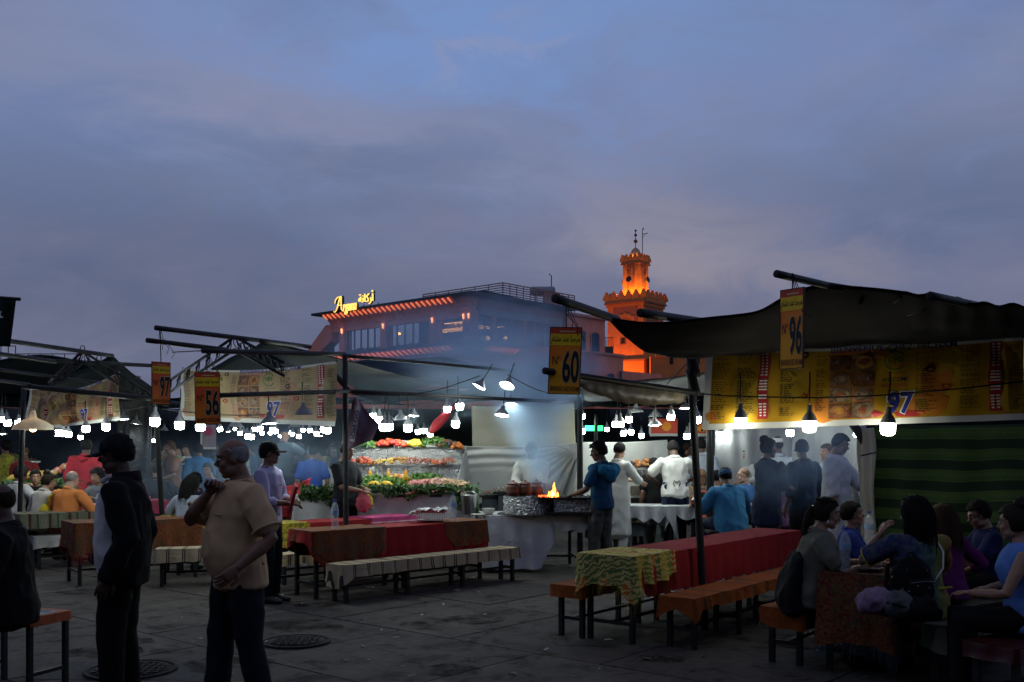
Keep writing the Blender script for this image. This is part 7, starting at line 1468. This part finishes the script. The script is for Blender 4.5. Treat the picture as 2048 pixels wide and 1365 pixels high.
# ---------------------------------------------------------------- middle
person('tall seller in a dark apron reaching out over the far counter', *pos(568, 18.2), 60, 1.82, g=1.25, skin='brown', hair='none', cap=('cook', NAVYC), shirt=fab('slate_tunic', (.05, .07, .09)), sleeve='short', trousers=NAVYC, hands=(None, (.45, -.25, 1.25)), vox=.018, z=.22, face_on=False)
person('man in a royal blue T-shirt behind the red cloth', *pos(625, 16.6), 100, 1.72, hy=-15, skin='brown', hair='short', shirt=fab('royal_blue', (.015, .06, .33)), sleeve='short', trousers=NAVYC, vox=.016, face_on=False)
person('dark-haired person bent over the far counter of greens', *pos(637, 21.4), 270, 1.66, lean=15, hp=15, skin='tan', hair='short', shirt=BLKC, trousers=BLKC, vox=.02)
person('person in an olive headscarf near the far counter', *pos(652, 18.2), 90, 1.5, skin='tan', hair='none', cap=('bucket', fab('olive_hat', (.16, .17, .09))), shirt=WHC, trousers=BLKC, vox=.02, face_on=False)
def bags(c):
    for i, (m_, q) in enumerate(((fab('yellow_sack', (.35, .28, .03)), (.26, .12, .92)), (fab('pink_sack', (.36, .07, .10)), (.34, -.08, .90)))): lump(MB().ell(q, (.09, .09, .12), 12, 8).loft([(q[0], q[1], q[2] + .08), (q[0], q[1], q[2] + .17)], [.04, .015], 8).build('held_bag', m_, c['e'], True), .014, 1, .02, 14)
person('man in a dark T-shirt holding yellow and pink bags behind the middle post', *pos(690, 13.3), -25, 1.76, hy=-10, hp=14, skin='brown', hair='short', shirt=fab('charcoal_tee', (.016, .018, .022)), sleeve='short', trousers=BLKC, hands=((.24, .12, 1.08), (.32, -.08, 1.06)), extra=bags, vox=.013, g=1.12)
def coat(m, d0=-.62, d1=.0):
    def f(c):
        up, k = c['up'], c['k']; lump(MB().loft([up(0, 0, .10), up(0, 0, -.05), Vector((.0, 0, .62 * k)), Vector((-.01, 0, (.95 + d0) * k))], [(.175 * k, .135 * k), (.205 * k, .16 * k), (.215 * k, .165 * k), (.225 * k, .17 * k)], 18, side=(0, 1, 0)).build('coat_skirt', m, c['e'], True), c['vox'], 2, .014, 5)
    return f
person('grill cook in a white coat working behind the smoke', *pos(1063, 14.75), 262, 1.76, hy=8, hp=18, skin='dark', hair='short', shirt=fab('cook_white', (.50, .49, .44)), sleeve='long', trousers=WHC, hands=((.38, .06, 1.06), (.38, -.10, 1.06)), vox=.014, loose=.022, extra=coat(MATS['cloth_cook_white']))
def hood2(c):
    up = c['up']; m_ = fab('cyan_hood', (.015, .17, .30))
    mb = MB().loft([up(.10, -.13, .42), up(-.02, -.19, .43), up(-.13, -.10, .40), up(-.15, .04, .36), up(-.08, .17, .40), up(.08, .15, .42)], [.045, .06, .08, .085, .065, .045], 12).loft([up(-.1, 0, .42), up(-.16, 0, .34), up(-.15, 0, .26)], [(.16, .05), (.17, .05), (.1, .03)], 12, side=(0, 1, 0)); lump(mb.build('hood', m_, c['e'], True), .014, 2, .02, 9)
CAMO = foodmat('camouflage', ((.02, .022, .018), (.05, .05, .04), (.09, .09, .08), (.025, .03, .025)), 14)
person('man in a blue hooded top and camouflage trousers at the grill', *pos(1203, 13.0), 148, 1.745, hy=28, hp=14, skin='dark', hair='curly', hairc='black', shirt=fab('teal_blue', (.010, .055, .12)), sleeve='short', trousers=CAMO, hands=((.30, .20, 1.02), (.28, -.15, .86)), hints=(Vector((-.5, .6, -.6)), None), extra=hood2, vox=.012, g=1.05, face_on=True, step=.06)
# ---------------------------------------------------------------- cooks and guests right of the white sheet
CW = fab('kitchen_white', (.58, .58, .55), .05)
person('young cook in white with a long apron facing right at the grill counter', *pos(1236, 15.0), 40, 1.75, hy=10, hp=14, skin='tan', hair='short', shirt=CW, sleeve='half', trousers=CW, hands=((.42, .1, 1.12), (.40, -.12, 1.10)), extra=coat(CW), vox=.014)
person('cook in white shirt seen from behind wearing a dark apron', *pos(1350, 15.3), 92, 1.80, hp=28, hy=5, lean=6, skin='dark', hair='short', shirt=CW, sleeve='short', trousers=NAVYC, hands=((.34, .26, 1.12), (.34, -.26, 1.10)), hints=(Vector((-.3, 1, -.5)), Vector((-.3, -1, -.5))), extra=apron(NAVYC, -.52), vox=.013, g=1.08, loose=.022, face_on=False)
person('bearded cook in white behind the roasting meat', *pos(1303, 17.6), 265, 1.72, hp=18, skin='tan', hair='short', beard='black', shirt=CW, sleeve='short', trousers=CW, hands=((.35, .15, 1.1), (.35, -.15, 1.1)), vox=.015)
person('cook in a white cap and pale shirt behind the bearded cook', *pos(1321, 19.2), 250, 1.76, hy=10, skin='dark', hair='short', cap=('cook', CW), shirt=fab('pale_lilac', (.40, .40, .48)), trousers=CW, vox=.018)
person('man in a pale grey shirt seen from behind past the leaning post', *pos(1404, 16.8), 80, 1.84, skin='dark', hair='short', hairc='black', shirt=fab('pale_grey_shirt', (.33, .36, .42)), sleeve='long', trousers=BLKC, vox=.016, face_on=False)
person('waiter in a pale shirt leaning left beneath the banner corner', *pos(1442, 18.2), 175, 1.80, lean=8, hp=12, skin='dark', hair='short', shirt=fab('pale_lilac', (.40, .40, .48)), sleeve='short', trousers=BLKC, vox=.016)
person('waiter in a white T-shirt walking right under the banner', *pos(1466, 17.6), 350, 1.86, lean=6, hp=16, skin='dark', hair='short', shirt=CW, sleeve='short', trousers=BLKC, vox=.016, step=.1)
person('dark-haired child at the far grill counter', *pos(1308, 16.0), 100, 1.48, skin='brown', hair='short', shirt=BLKC, trousers=BLKC, vox=.018, face_on=False)
STP = newmat('striped_knit', .9); v_ = STP.coord('Object'); z__ = STP.sep(v_)[2]; STP.color(STP.ramp(STP.math('FRACT', STP.math('MULTIPLY', z__, 5.5)), [(0, (.015, .015, .018)), (.35, (.40, .05, .03)), (.5, (.015, .015, .018)), (.7, (.5, .47, .42)), (.9, (.015, .015, .018))], 'CONSTANT'))
person('guest in a black, red and white striped top beside the leaning post', *pos(1428, 14.6), 70, 1.68, 'sit', .48, lean=14, hy=-30, hp=14, skin='tan', hair='short', shirt=STP.m, sleeve='short', trousers=BLKC, hands=((.3, .2, .82), (.32, -.1, .82)), vox=.014)
person('woman with ginger hair in a beige top hidden by the leaning post', *pos(1394, 15.6), 285, 1.66, 'sit', .48, fem=True, hp=22, lean=10, skin='tan', hair='long', hairc='blond', shirt=fab('beige_top', (.45, .32, .20)), sleeve='short', trousers=BLKC, hands=((.25, .15, .9), (.25, -.15, .9)), vox=.015)
DEN = fab('denim_blue', (.05, .21, .38), .12)
def cap_back(c): pass
person('woman in a light blue denim shirt and blue headscarf seen from behind', *pos(1462, 13.6), 108, 1.72, 'sit', .52, lean=12, g=1.42, fem=False, hp=10, hy=10, skin='tan', hair='short', cap=('bucket', fab('scarf_blue', (.03, .09, .18))), shirt=DEN, sleeve='long', shirt_len=-.16, trousers=NAVYC, hands=((.36, .18, .84), (.36, -.18, .84)), loose=.022, vox=.013, face_on=False)
unit('bench', (kp(1420, 13.4).x, 13.45), Vector((1, 0.05, 0)).normalized(), .85, .3, 'dark bench under the woman in the denim shirt', 'bench', .5)
person('balding man in a blue shirt facing left across the white table', *pos(1497, 15.0), 195, 1.70, 'sit', .50, lean=6, hy=-10, hp=4, skin='fair', hair='thin', hairc='blond', shirt=fab('mid_blue', (.03, .10, .26)), sleeve='short', trousers=BLKC, hands=((.3, .15, .86), (.3, -.1, .86)), vox=.014)
person('person in a navy top standing with folded arms facing right', *pos(1535, 12.6), 20, 1.79, fem=True, hy=-6, skin='brown', hair='bun', hairc='black', shirt=NAVYC, sleeve='half', trousers=fab('grey_slacks', (.06, .065, .075)), hands=((.20, -.10, 1.14), (.22, .10, 1.12)), hints=(Vector((.1, 1, -.6)), Vector((.1, -1, -.6))), vox=.013, g=1.12, loose=.02, shirt_len=-.30, hstretch=1.02)
person('cook in a white cap facing away behind the navy top', *pos(1555, 15.4), 80, 1.84, skin='dark', hair='short', cap=('cook', CW), shirt=fab('pale_grey_shirt', (.33, .36, .42)), sleeve='long', trousers=BLKC, vox=.016, face_on=False)
person('girl in a pink top behind the navy top', *pos(1564, 13.6), 60, 1.42, fem=True, skin='tan', hair='bun', hairc='dark', shirt=fab('mauve_pink', (.42, .20, .36)), sleeve='short', shirt_len=-.25, trousers=NAVYC, vox=.015, face_on=False)
person('broad man in a dark blue T-shirt and cap in the blue smoke', *pos(1606, 13.0), 120, 1.78, hy=-30, hp=10, skin='brown', hair='short', cap=('ball', NAVYC), shirt=fab('smoky_navy', (.012, .03, .055)), sleeve='half', trousers=BLKC, vox=.014, g=1.15, face_on=False, loose=.02)
person('cook in a long white coat standing in the smoke by the right post', *pos(1672, 12.3), -30, 1.86, hy=-4, hp=20, skin='tan', hair='short', shirt=fab('coat_white', (.52, .53, .54), .06), sleeve='half', trousers=NAVYC, hands=((.42, .12, 1.02), (.06, -.32, .86)), vox=.012, g=1.18, loose=.026, extra=coat(MATS['cloth_coat_white'], -.50))
person('person with brown hair behind the long white coat', *pos(1655, 14.0), 200, 1.72, skin='tan', hair='short', hairc='brown', shirt=GRT, trousers=BLKC, vox=.018)
# ---------------------------------------------------------------- diners at the right
def seat_at(n_, a, b): q = Vector((n_[0], n_[1], 0)) + U2 * a + Vector((-U2.y, U2.x, 0)) * b; return q.x, q.y
OLV = fab('olive_tee', (.13, .13, .095), .1)
def shawl(c):
    up = c['up']; lump(MB().loft([up(-.13, -.02, .26), up(-.16, -.02, .10), up(-.14, -.03, -.06), up(-.08, -.04, -.16)], [(.17, .05), (.21, .07), (.22, .10), (.22, .10)], 14, side=(0, 1, 0)).build('dark_shawl', BLKC, c['e'], True), .012, 2, .018, 6)
    MB().loft([c['HM'] @ Vector((-.004, -.082 * c['hs'], -.045)), c['HM'] @ Vector((-.004, -.084 * c['hs'], -.062))], .006, 6).build('earring', PWH, c['e'])
wx, wy = pos(1616, 7.55)
person('woman in an olive T-shirt with a ponytail sitting at the diners table', wx, wy, -8, 1.66, 'sit', .45, lean=12, g=1.22, fem=True, hy=6, hp=2, skin='tan', hair='pony', hairc='dark', shirt=OLV, sleeve='short', trousers=BLKC, hands=((.42, .12, .77), (.42, -.14, .77)), vox=.010, loose=.024, extra=shawl, knee=.40, foot=.36)
bx, by = pos(1692, 8.5)
person('boy in a blue shirt with his mouth open at the diners table', bx, by, -20, 1.38, 'sit', .46, lean=6, hy=10, hp=-8, skin='tan', hair='short', hairc='black', shirt=fab('boy_blue', (.012, .03, .17)), sleeve='short', trousers=BLKC, hands=((.3, .1, .78), (.3, -.1, .78)), vox=.010)
DRS = newmat('rainbow_dress', .9); v_ = DRS.coord('Object'); y__ = DRS.sep(v_)[1]; DRS.color(DRS.mix(.25, DRS.ramp(DRS.math('ADD', DRS.math('MULTIPLY', y__, -2.0), DRS.math('MULTIPLY', DRS.noise(v_, 6, 4), .35)), [(-.0, (.01, .03, .11)), (.22, (.015, .09, .10)), (.42, (.14, .17, .03)), (.60, (.24, .10, .02)), (.85, (.28, .05, .05))]), DRS.ramp(DRS.noise(v_, 22, 3), [(.4, (.02, .02, .01)), (.6, (.2, .18, .05))])))
def dress_x(c):
    up = c['up']; MB().loft([up(-.12, -.19, .10), up(-.13, 0, .09), up(-.12, .19, .10)], .008, 6).build('yellow_trim', fab('yellow_trim', (.45, .36, .06)), c['e'])
    S_, El, Wr = c['arms'][0]; MB().loft([S_.lerp(El, .76), S_.lerp(El, .80)], .074, 14, cap=False).build('sleeve_trim', fab('yellow_trim', (.45, .36, .06)), c['e'], solid=.006)
    MB().loft([up(-.06, -.10, .47), up(-.13, -.13, .36), up(-.14, -.12, .24), up(-.12, -.04, .12), up(-.08, .02, .1)], .006, 6).build('pale_piping', PWH, c['e'], True)
dx, dy = pos(1838, 7.05)
person('woman with long dark hair in a rainbow dress seen from behind', dx, dy, 95, 1.68, 'sit', .46, lean=4, g=1.16, fem=True, hy=25, hp=4, skin='tan', hair='long', hairc='black', shirt=DRS.m, sleeve='short', trousers=None, skirt=fab('dark_floral', (.012, .012, .016)), hands=((.12, .23, 1.02), (.35, -.1, .80)), hints=(Vector((.1, .35, -1.2)), None), vox=.010, loose=.016, extra=dress_x, face_on=False, shirt_len=-.12)
gx, gy = pos(1898, 7.7)
person('girl with long brown hair in a purple top', gx, gy, 110, 1.42, 'sit', .46, lean=6, fem=True, hy=10, hp=8, skin='tan', hair='long', hairc='brown', shirt=fab('purple', (.11, .012, .10)), sleeve='half', trousers=NAVYC, hands=((.28, .12, .80), (.12, -.22, .64)), vox=.010, face_on=False)
def glasses(c):
    L_ = lambda *q: c['HM'] @ (Vector(q) * c['hs']); mb = MB()
    for y_ in (-1, 1): mb.loft([L_(.102, y_ * .034 + .022 * math.cos(a), .006 + .017 * math.sin(a)) for a in [i * .6283 for i in range(11)]], .0022, 5).loft([L_(.1, y_ * .056, .01), L_(.0, y_ * .08, .012)], .002, 5)
    mb.build('glasses', STEEL, c['e'])
tx, ty = pos(1985, 8.0)
person('boy with glasses in a navy T-shirt looking down at a paper', tx, ty, 175, 1.44, 'sit', .48, lean=8, hy=6, hp=16, skin='tan', hair='short', hairc='black', shirt=fab('boy_navy', (.010, .018, .07)), sleeve='short', trousers=BLKC, hands=((.34, .1, .80), (.34, -.05, .80)), vox=.010, extra=glasses)
kx_, ky_ = pos(2050, 6.45)
person('young woman in a blue tank top with a hair bun at the right edge', kx_, ky_, 160, 1.64, 'sit', .46, lean=4, fem=True, hy=-25, hp=6, skin='tan', hair='bun', hairc='dark', shirt=fab('tank_blue', (.10, .22, .55), .06), sleeve='none', trousers=BLKC, hands=((.34, .12, .70), (.2, -.18, .70)), hints=(Vector((-.6, .9, -.6)), Vector((-.6, -.9, -.6))), vox=.010)
# bags by the woman in the dress
t = newmat('dark_floral_print', .9, spec=.1); v = t.coord('Object'); vo = t.n('ShaderNodeTexVoronoi'); vo.inputs['Scale'].default_value = 26; t.l(v, vo.inputs['Vector']); cc = t.sep(vo.outputs['Color'])
dot = t.math('MULTIPLY', t.math('LESS_THAN', vo.outputs['Distance'], .22), t.math('GREATER_THAN', cc[0], .55)); t.color(t.mix(dot, (.007, .007, .009), t.ramp(cc[1], [(0, (.22, .20, .17)), (.5, (.25, .05, .04)), (.75, (.25, .20, .05))], 'CONSTANT'))); FLB = t.m
bg2 = P(1822, 1165, 6.8); bp = empty('backpack', bg2, .35); tag(bp, 'black backpack with small flower print behind the rainbow dress', 'bag')
lump(MB().loft([(0, 0, -.16), (0, 0, -.06), (.0, 0, .08), (0, 0, .15)], [(.15, .085), (.17, .10), (.15, .085), (.09, .05)], 18, side=(1, 0, 0)).build('main_sack', FLB, bp, True), .012, 2, .012, 8)
lump(MB().loft([(0, -.09, -.13), (0, -.1, -.05), (0, -.085, .02)], [(.10, .035), (.115, .045), (.10, .03)], 14, side=(1, 0, 0)).build('front_pocket', FLB, bp, True), .012, 2, .008, 9)
for sx in (-1, 1): MB().loft([(sx * .07, .06, .14), (sx * .09, .12, .10), (sx * .1, .13, -.02), (sx * .1, .09, -.14)], [(.018, .005)] * 4, 8).build('shoulder_strap', BLKC, bp, True)
MB().loft([(-.03, 0, .16), (-.02, 0, .20), (.02, 0, .20), (.03, 0, .16)], .008, 6).build('grab_handle', BLKC, bp, True)
MB().loft([(-.1, -.118, .015), (0, -.128, .02), (.1, -.118, .015)], .004, 6).build('zip', plain('zip_metal', (.3, .3, .3), .4, .8), bp)
bgx = P(1800, 1215, 6.72); hb_ = empty('folded_jacket', bgx, -.2); tag(hb_, 'folded jacket in lilac, grey and black panels lying on the bench end', 'jacket')
for k_, (x_, rx_, m_) in enumerate(((-.17, .08, fab('lilac_bag', (.19, .13, .20))), (-.05, .09, fab('grey_bag', (.085, .09, .095))), (.09, .11, BLKC))):
    lump(MB().loft([(x_ - rx_, -.02, .0), (x_ - rx_ * .4, -.04, .04 - .02 * k_), (x_ + rx_ * .5, -.03, .05 - .02 * k_), (x_ + rx_, 0, .02 - .02 * k_)], [(.06, .045), (.11, .075), (.115, .08), (.10, .06)], 14, side=(0, 1, 0)).build('panel', m_, hb_, True), .011, 2, .022, 13)
MB().loft([(-.2, -.12, .04), (-.1, -.15, .05), (.02, -.14, .02)], .006, 6).build('seam', BLKC, hb_)
# far crowd seen between the stalls
fc = random.Random(21); CRC = [fab('crowd_%d' % i, c) for i, c in enumerate(((.03, .05, .09), (.05, .01, .012), (.01, .01, .012), (.10, .10, .11), (.02, .03, .05), (.16, .08, .05), (.30, .30, .30), (.012, .05, .14)))]
CN = ['slate blue', 'dark red', 'black', 'grey', 'navy', 'tan', 'white', 'blue']
for i, (px, Y) in enumerate(((215, 25), (240, 27), (262, 24), (330, 28), (430, 27), (452, 29), (480, 26), (505, 28), (600, 27), (660, 26), (845, 24), (870, 26), (895, 25), (1225, 25), (1262, 24), (1280, 26), (1296, 28), (1375, 24), (1384, 22), (1180, 27))):
    c_ = i % 8; person('distant person in %s in the crowd %s' % (CN[c_], ('behind the left stall' if px < 340 else 'behind the middle banner' if px < 700 else 'behind the food display' if px < 1000 else 'behind the cooks') + (', nearer one' if (i // 8) % 2 else ', farther' if i >= 16 else '')), *pos(px, Y), fc.uniform(0, 360), fc.uniform(1.6, 1.82), hy=fc.uniform(-30, 30), skin=fc.choice(['dark', 'brown', 'tan', 'fair']), hair=fc.choice(['short', 'short', 'long', 'curly']), hairc=fc.choice(['black', 'dark', 'brown']), shirt=CRC[c_], sleeve=fc.choice(['short', 'long']), trousers=BLKC, vox=.024, face_on=False)

# more guests between the left and middle stalls
mg = random.Random(5)
for i, (px, Y, sit_, c_, fx, lab) in enumerate(((30, 15.2, 1, 6, 60, 'seated guest in white at the far left table'), (205, 15.4, 1, 3, 250, 'seated guest in grey right of the red hoodie'), (222, 18.5, 0, 0, 200, 'standing guest in slate blue before the speckled tarp'), (262, 16.5, 1, 1, 120, 'seated guest in dark red beside the speckled tarp'), (283, 18.0, 1, 7, 280, 'seated guest in blue behind the leaning left post'), (312, 17.0, 1, 2, 100, 'seated guest in black under the leaning left post'), (345, 18.2, 0, 5, 220, 'standing guest in tan near the foil trays'), (425, 17.2, 1, 7, 240, 'seated guest in blue behind the bald man'), (446, 20.0, 0, 3, 150, 'standing guest in grey behind the bald man'), (470, 18.5, 0, 4, 60, 'standing guest in navy behind the bald man'), (600, 19.5, 0, 2, 250, 'seller in black behind the royal blue T-shirt'), (668, 18.6, 0, 0, 290, 'seller in slate blue left of the middle post'), (705, 17.8, 0, 6, 270, 'seller in white right of the middle post'), (832, 17.5, 0, 4, 265, 'seller in navy behind the top step of the display'), (1285, 19.5, 0, 1, 250, 'cook in dark red behind the grill counter'), (1262, 18.6, 0, 2, 300, 'man in black near the grill counter'), (1500, 17.0, 0, 6, 200, 'cook in white behind the seated balding man'))):
    person(lab, *pos(px, Y), fx, mg.uniform(1.62, 1.8), 'sit' if sit_ else 'stand', .5, lean=8 if sit_ else 2, hy=mg.uniform(-25, 25), hp=8, skin=mg.choice(['dark', 'brown', 'tan', 'fair']), hair=mg.choice(['short', 'short', 'long', 'curly', 'bun']), hairc=mg.choice(['black', 'dark', 'brown']), shirt=CRC[c_], sleeve=mg.choice(['short', 'half', 'long']), trousers=BLKC, hands=((.32, .15, .86), (.32, -.15, .86)) if sit_ else ((.3, .16, 1.05), None), vox=.02, face_on=90 < fx < 300)
# ---------------------------------------------------------------- bake the joined surfaces
dg = bpy.context.evaluated_depsgraph_get()
baked = [(o, bpy.data.meshes.new_from_object(o.evaluated_get(dg))) for o, *_ in JOBS]
for (o, fold, ff, post), (_, me) in zip(JOBS, baked):
    mats = [s_.material for s_ in o.material_slots]
    o.modifiers.clear(); old = o.data; o.data = me; bpy.data.meshes.remove(old)
    if not len(me.materials):
        for m_ in mats: me.materials.append(m_)
    if fold:
        sd = rng.random() * 30
        co = [v.co.copy() for v in me.vertices]; no = [v.normal.copy() for v in me.vertices]
        for v, c, n_ in zip(me.vertices, co, no):
            a = mnoise.noise(Vector((c.x * ff + sd, c.y * ff, c.z * ff * .9))); b = mnoise.noise(Vector((c.x * ff * 2.6, c.y * ff * 2.6 + sd, c.z * ff * 1.7)))
            v.co = c + n_ * fold * ((1 - 2.2 * abs(a)) * .8 + .5 * b)
    if post: post(o)
    o.data.polygons.foreach_set('use_smooth', [True] * len(o.data.polygons)); o.data.update()
# ================================================================== cooking smoke
def smoke_mat(name, dens, seed, scale=2.2, colr=(.56, .76, 1.0)):
    m = bpy.data.materials.new(name); m.use_nodes = True; nt_ = m.node_tree; nt_.nodes.clear()
    out = nt_.nodes.new('ShaderNodeOutputMaterial'); pv = nt_.nodes.new('ShaderNodeVolumePrincipled'); nt_.links.new(pv.outputs[0], out.inputs['Volume'])
    pv.inputs['Color'].default_value = colr + (1,); pv.inputs['Anisotropy'].default_value = .25
    tc = nt_.nodes.new('ShaderNodeTexCoord'); ln = nt_.nodes.new('ShaderNodeVectorMath'); ln.operation = 'LENGTH'; nt_.links.new(tc.outputs['Object'], ln.inputs[0])
    fall = nt_.nodes.new('ShaderNodeMapRange'); fall.interpolation_type = 'SMOOTHSTEP'; nt_.links.new(ln.outputs['Value'], fall.inputs[0])
    for i, v in enumerate((1.0, 0.1, 0.0, 1.0)): fall.inputs[i + 1].default_value = v
    nz_ = nt_.nodes.new('ShaderNodeTexNoise'); mp = nt_.nodes.new('ShaderNodeMapping'); nt_.links.new(tc.outputs['Object'], mp.inputs[0]); mp.inputs['Location'].default_value = (seed, seed * 2, 0); nt_.links.new(mp.outputs[0], nz_.inputs['Vector'])
    nz_.inputs['Scale'].default_value = scale; nz_.inputs['Detail'].default_value = 3; nz_.inputs['Distortion'].default_value = .6
    th = nt_.nodes.new('ShaderNodeMapRange'); nt_.links.new(nz_.outputs['Fac'], th.inputs[0])
    for i, v in enumerate((.35, .7, 0.08, 1.0)): th.inputs[i + 1].default_value = v
    mu = nt_.nodes.new('ShaderNodeMath'); mu.operation = 'MULTIPLY'; nt_.links.new(fall.outputs[0], mu.inputs[0]); nt_.links.new(th.outputs[0], mu.inputs[1])
    m2 = nt_.nodes.new('ShaderNodeMath'); m2.operation = 'MULTIPLY'; nt_.links.new(mu.outputs[0], m2.inputs[0]); m2.inputs[1].default_value = dens; nt_.links.new(m2.outputs[0], pv.inputs['Density'])
    return m
def puff(px, py, Y, r, dens, label, seed):
    dens *= 3.6 if seed <= 8 else 2.6
    o = MB().ell((0, 0, 0), 1.0, 20, 12).build('smoke', smoke_mat('smoke_%d' % seed, dens, seed), None, True); o.location = P(px, py, Y); o.scale = r
    tag(o, label, 'smoke', None, 'stuff'); return o
for i, (px, py, Y, r, dn, lab) in enumerate((
    (1088, 945, 13.3, (.34, .3, .42), 1.6, 'thick smoke curling up from the flame'), (1075, 885, 13.6, (.5, .4, .55), 1.5, 'smoke over the face of the grill cook'), (1066, 815, 13.9, (.7, .6, .65), 1.3, 'smoke column in front of the beige canvas'),
    (1062, 772, 14.3, (.95, .9, .6), .9, 'smoke spreading under the teal awning'), (985, 728, 15.2, (1.9, 1.5, .75), .5, 'blue smoke above the middle awning'), (850, 690, 17.5, (2.3, 1.8, .9), .32, 'thin blue smoke drifting before the restaurant'),
    (1010, 660, 17.5, (1.7, 1.5, .95), .36, 'thin blue smoke before the right face of the restaurant'), (1125, 750, 14.5, (.9, .9, .6), .7, 'smoke beside the number 60 sign'),
    (1645, 905, 11.4, (.55, .45, .55), .42, 'blue smoke around the cook in the long white coat'), (1570, 935, 11.7, (.7, .5, .75), .26, 'blue smoke between the standing guests at the right'),
    (800, 765, 15.0, (3.0, 1.3, .8), .11, 'wide thin haze under the middle awnings'), (930, 690, 20.0, (4.0, 2.0, 1.3), .06, 'wide thin haze before the restaurant terrace'),
    (560, 905, 14.5, (1.5, 1.0, .7), .26, 'haze of smoke around the far counter in the middle'), (360, 960, 16.0, (2.6, 1.4, .9), .10, 'thin haze over the left tables'))):
    puff(px, py, Y, r, dn, lab, i + 1)

# ------------------------------------------------------------------ each lamp of a cluster by its place in the row
ORD = 'leftmost second third fourth fifth sixth seventh eighth ninth tenth eleventh twelfth thirteenth fourteenth fifteenth sixteenth seventeenth eighteenth nineteenth twentieth twenty-first twenty-second twenty-third twenty-fourth twenty-fifth twenty-sixth twenty-seventh twenty-eighth'.split()
rows_l = {}
for o in list(col.objects):
    if o.parent is None and 'group' in o and o.get('category') in ('lamp', 'floodlight', 'bottle', 'pot'): rows_l.setdefault(o['group'], []).append(o)
for g_, lst in rows_l.items():
    if len({o['label'] for o in lst}) == len(lst): continue
    lst.sort(key=lambda o: o.location.x / o.location.y); n_ = len(lst)
    for i_, o in enumerate(lst):
        word = 'rightmost' if i_ == n_ - 1 else ORD[i_] + ('' if i_ == 0 else ' from the left')
        kind_ = 'shaded lamp' if o.name.startswith('shaded') else 'white bulb' if o.get('category') == 'lamp' else 'orange floodlight'
        o['label'] = '%s, %s of the %s' % (kind_, word, g_)
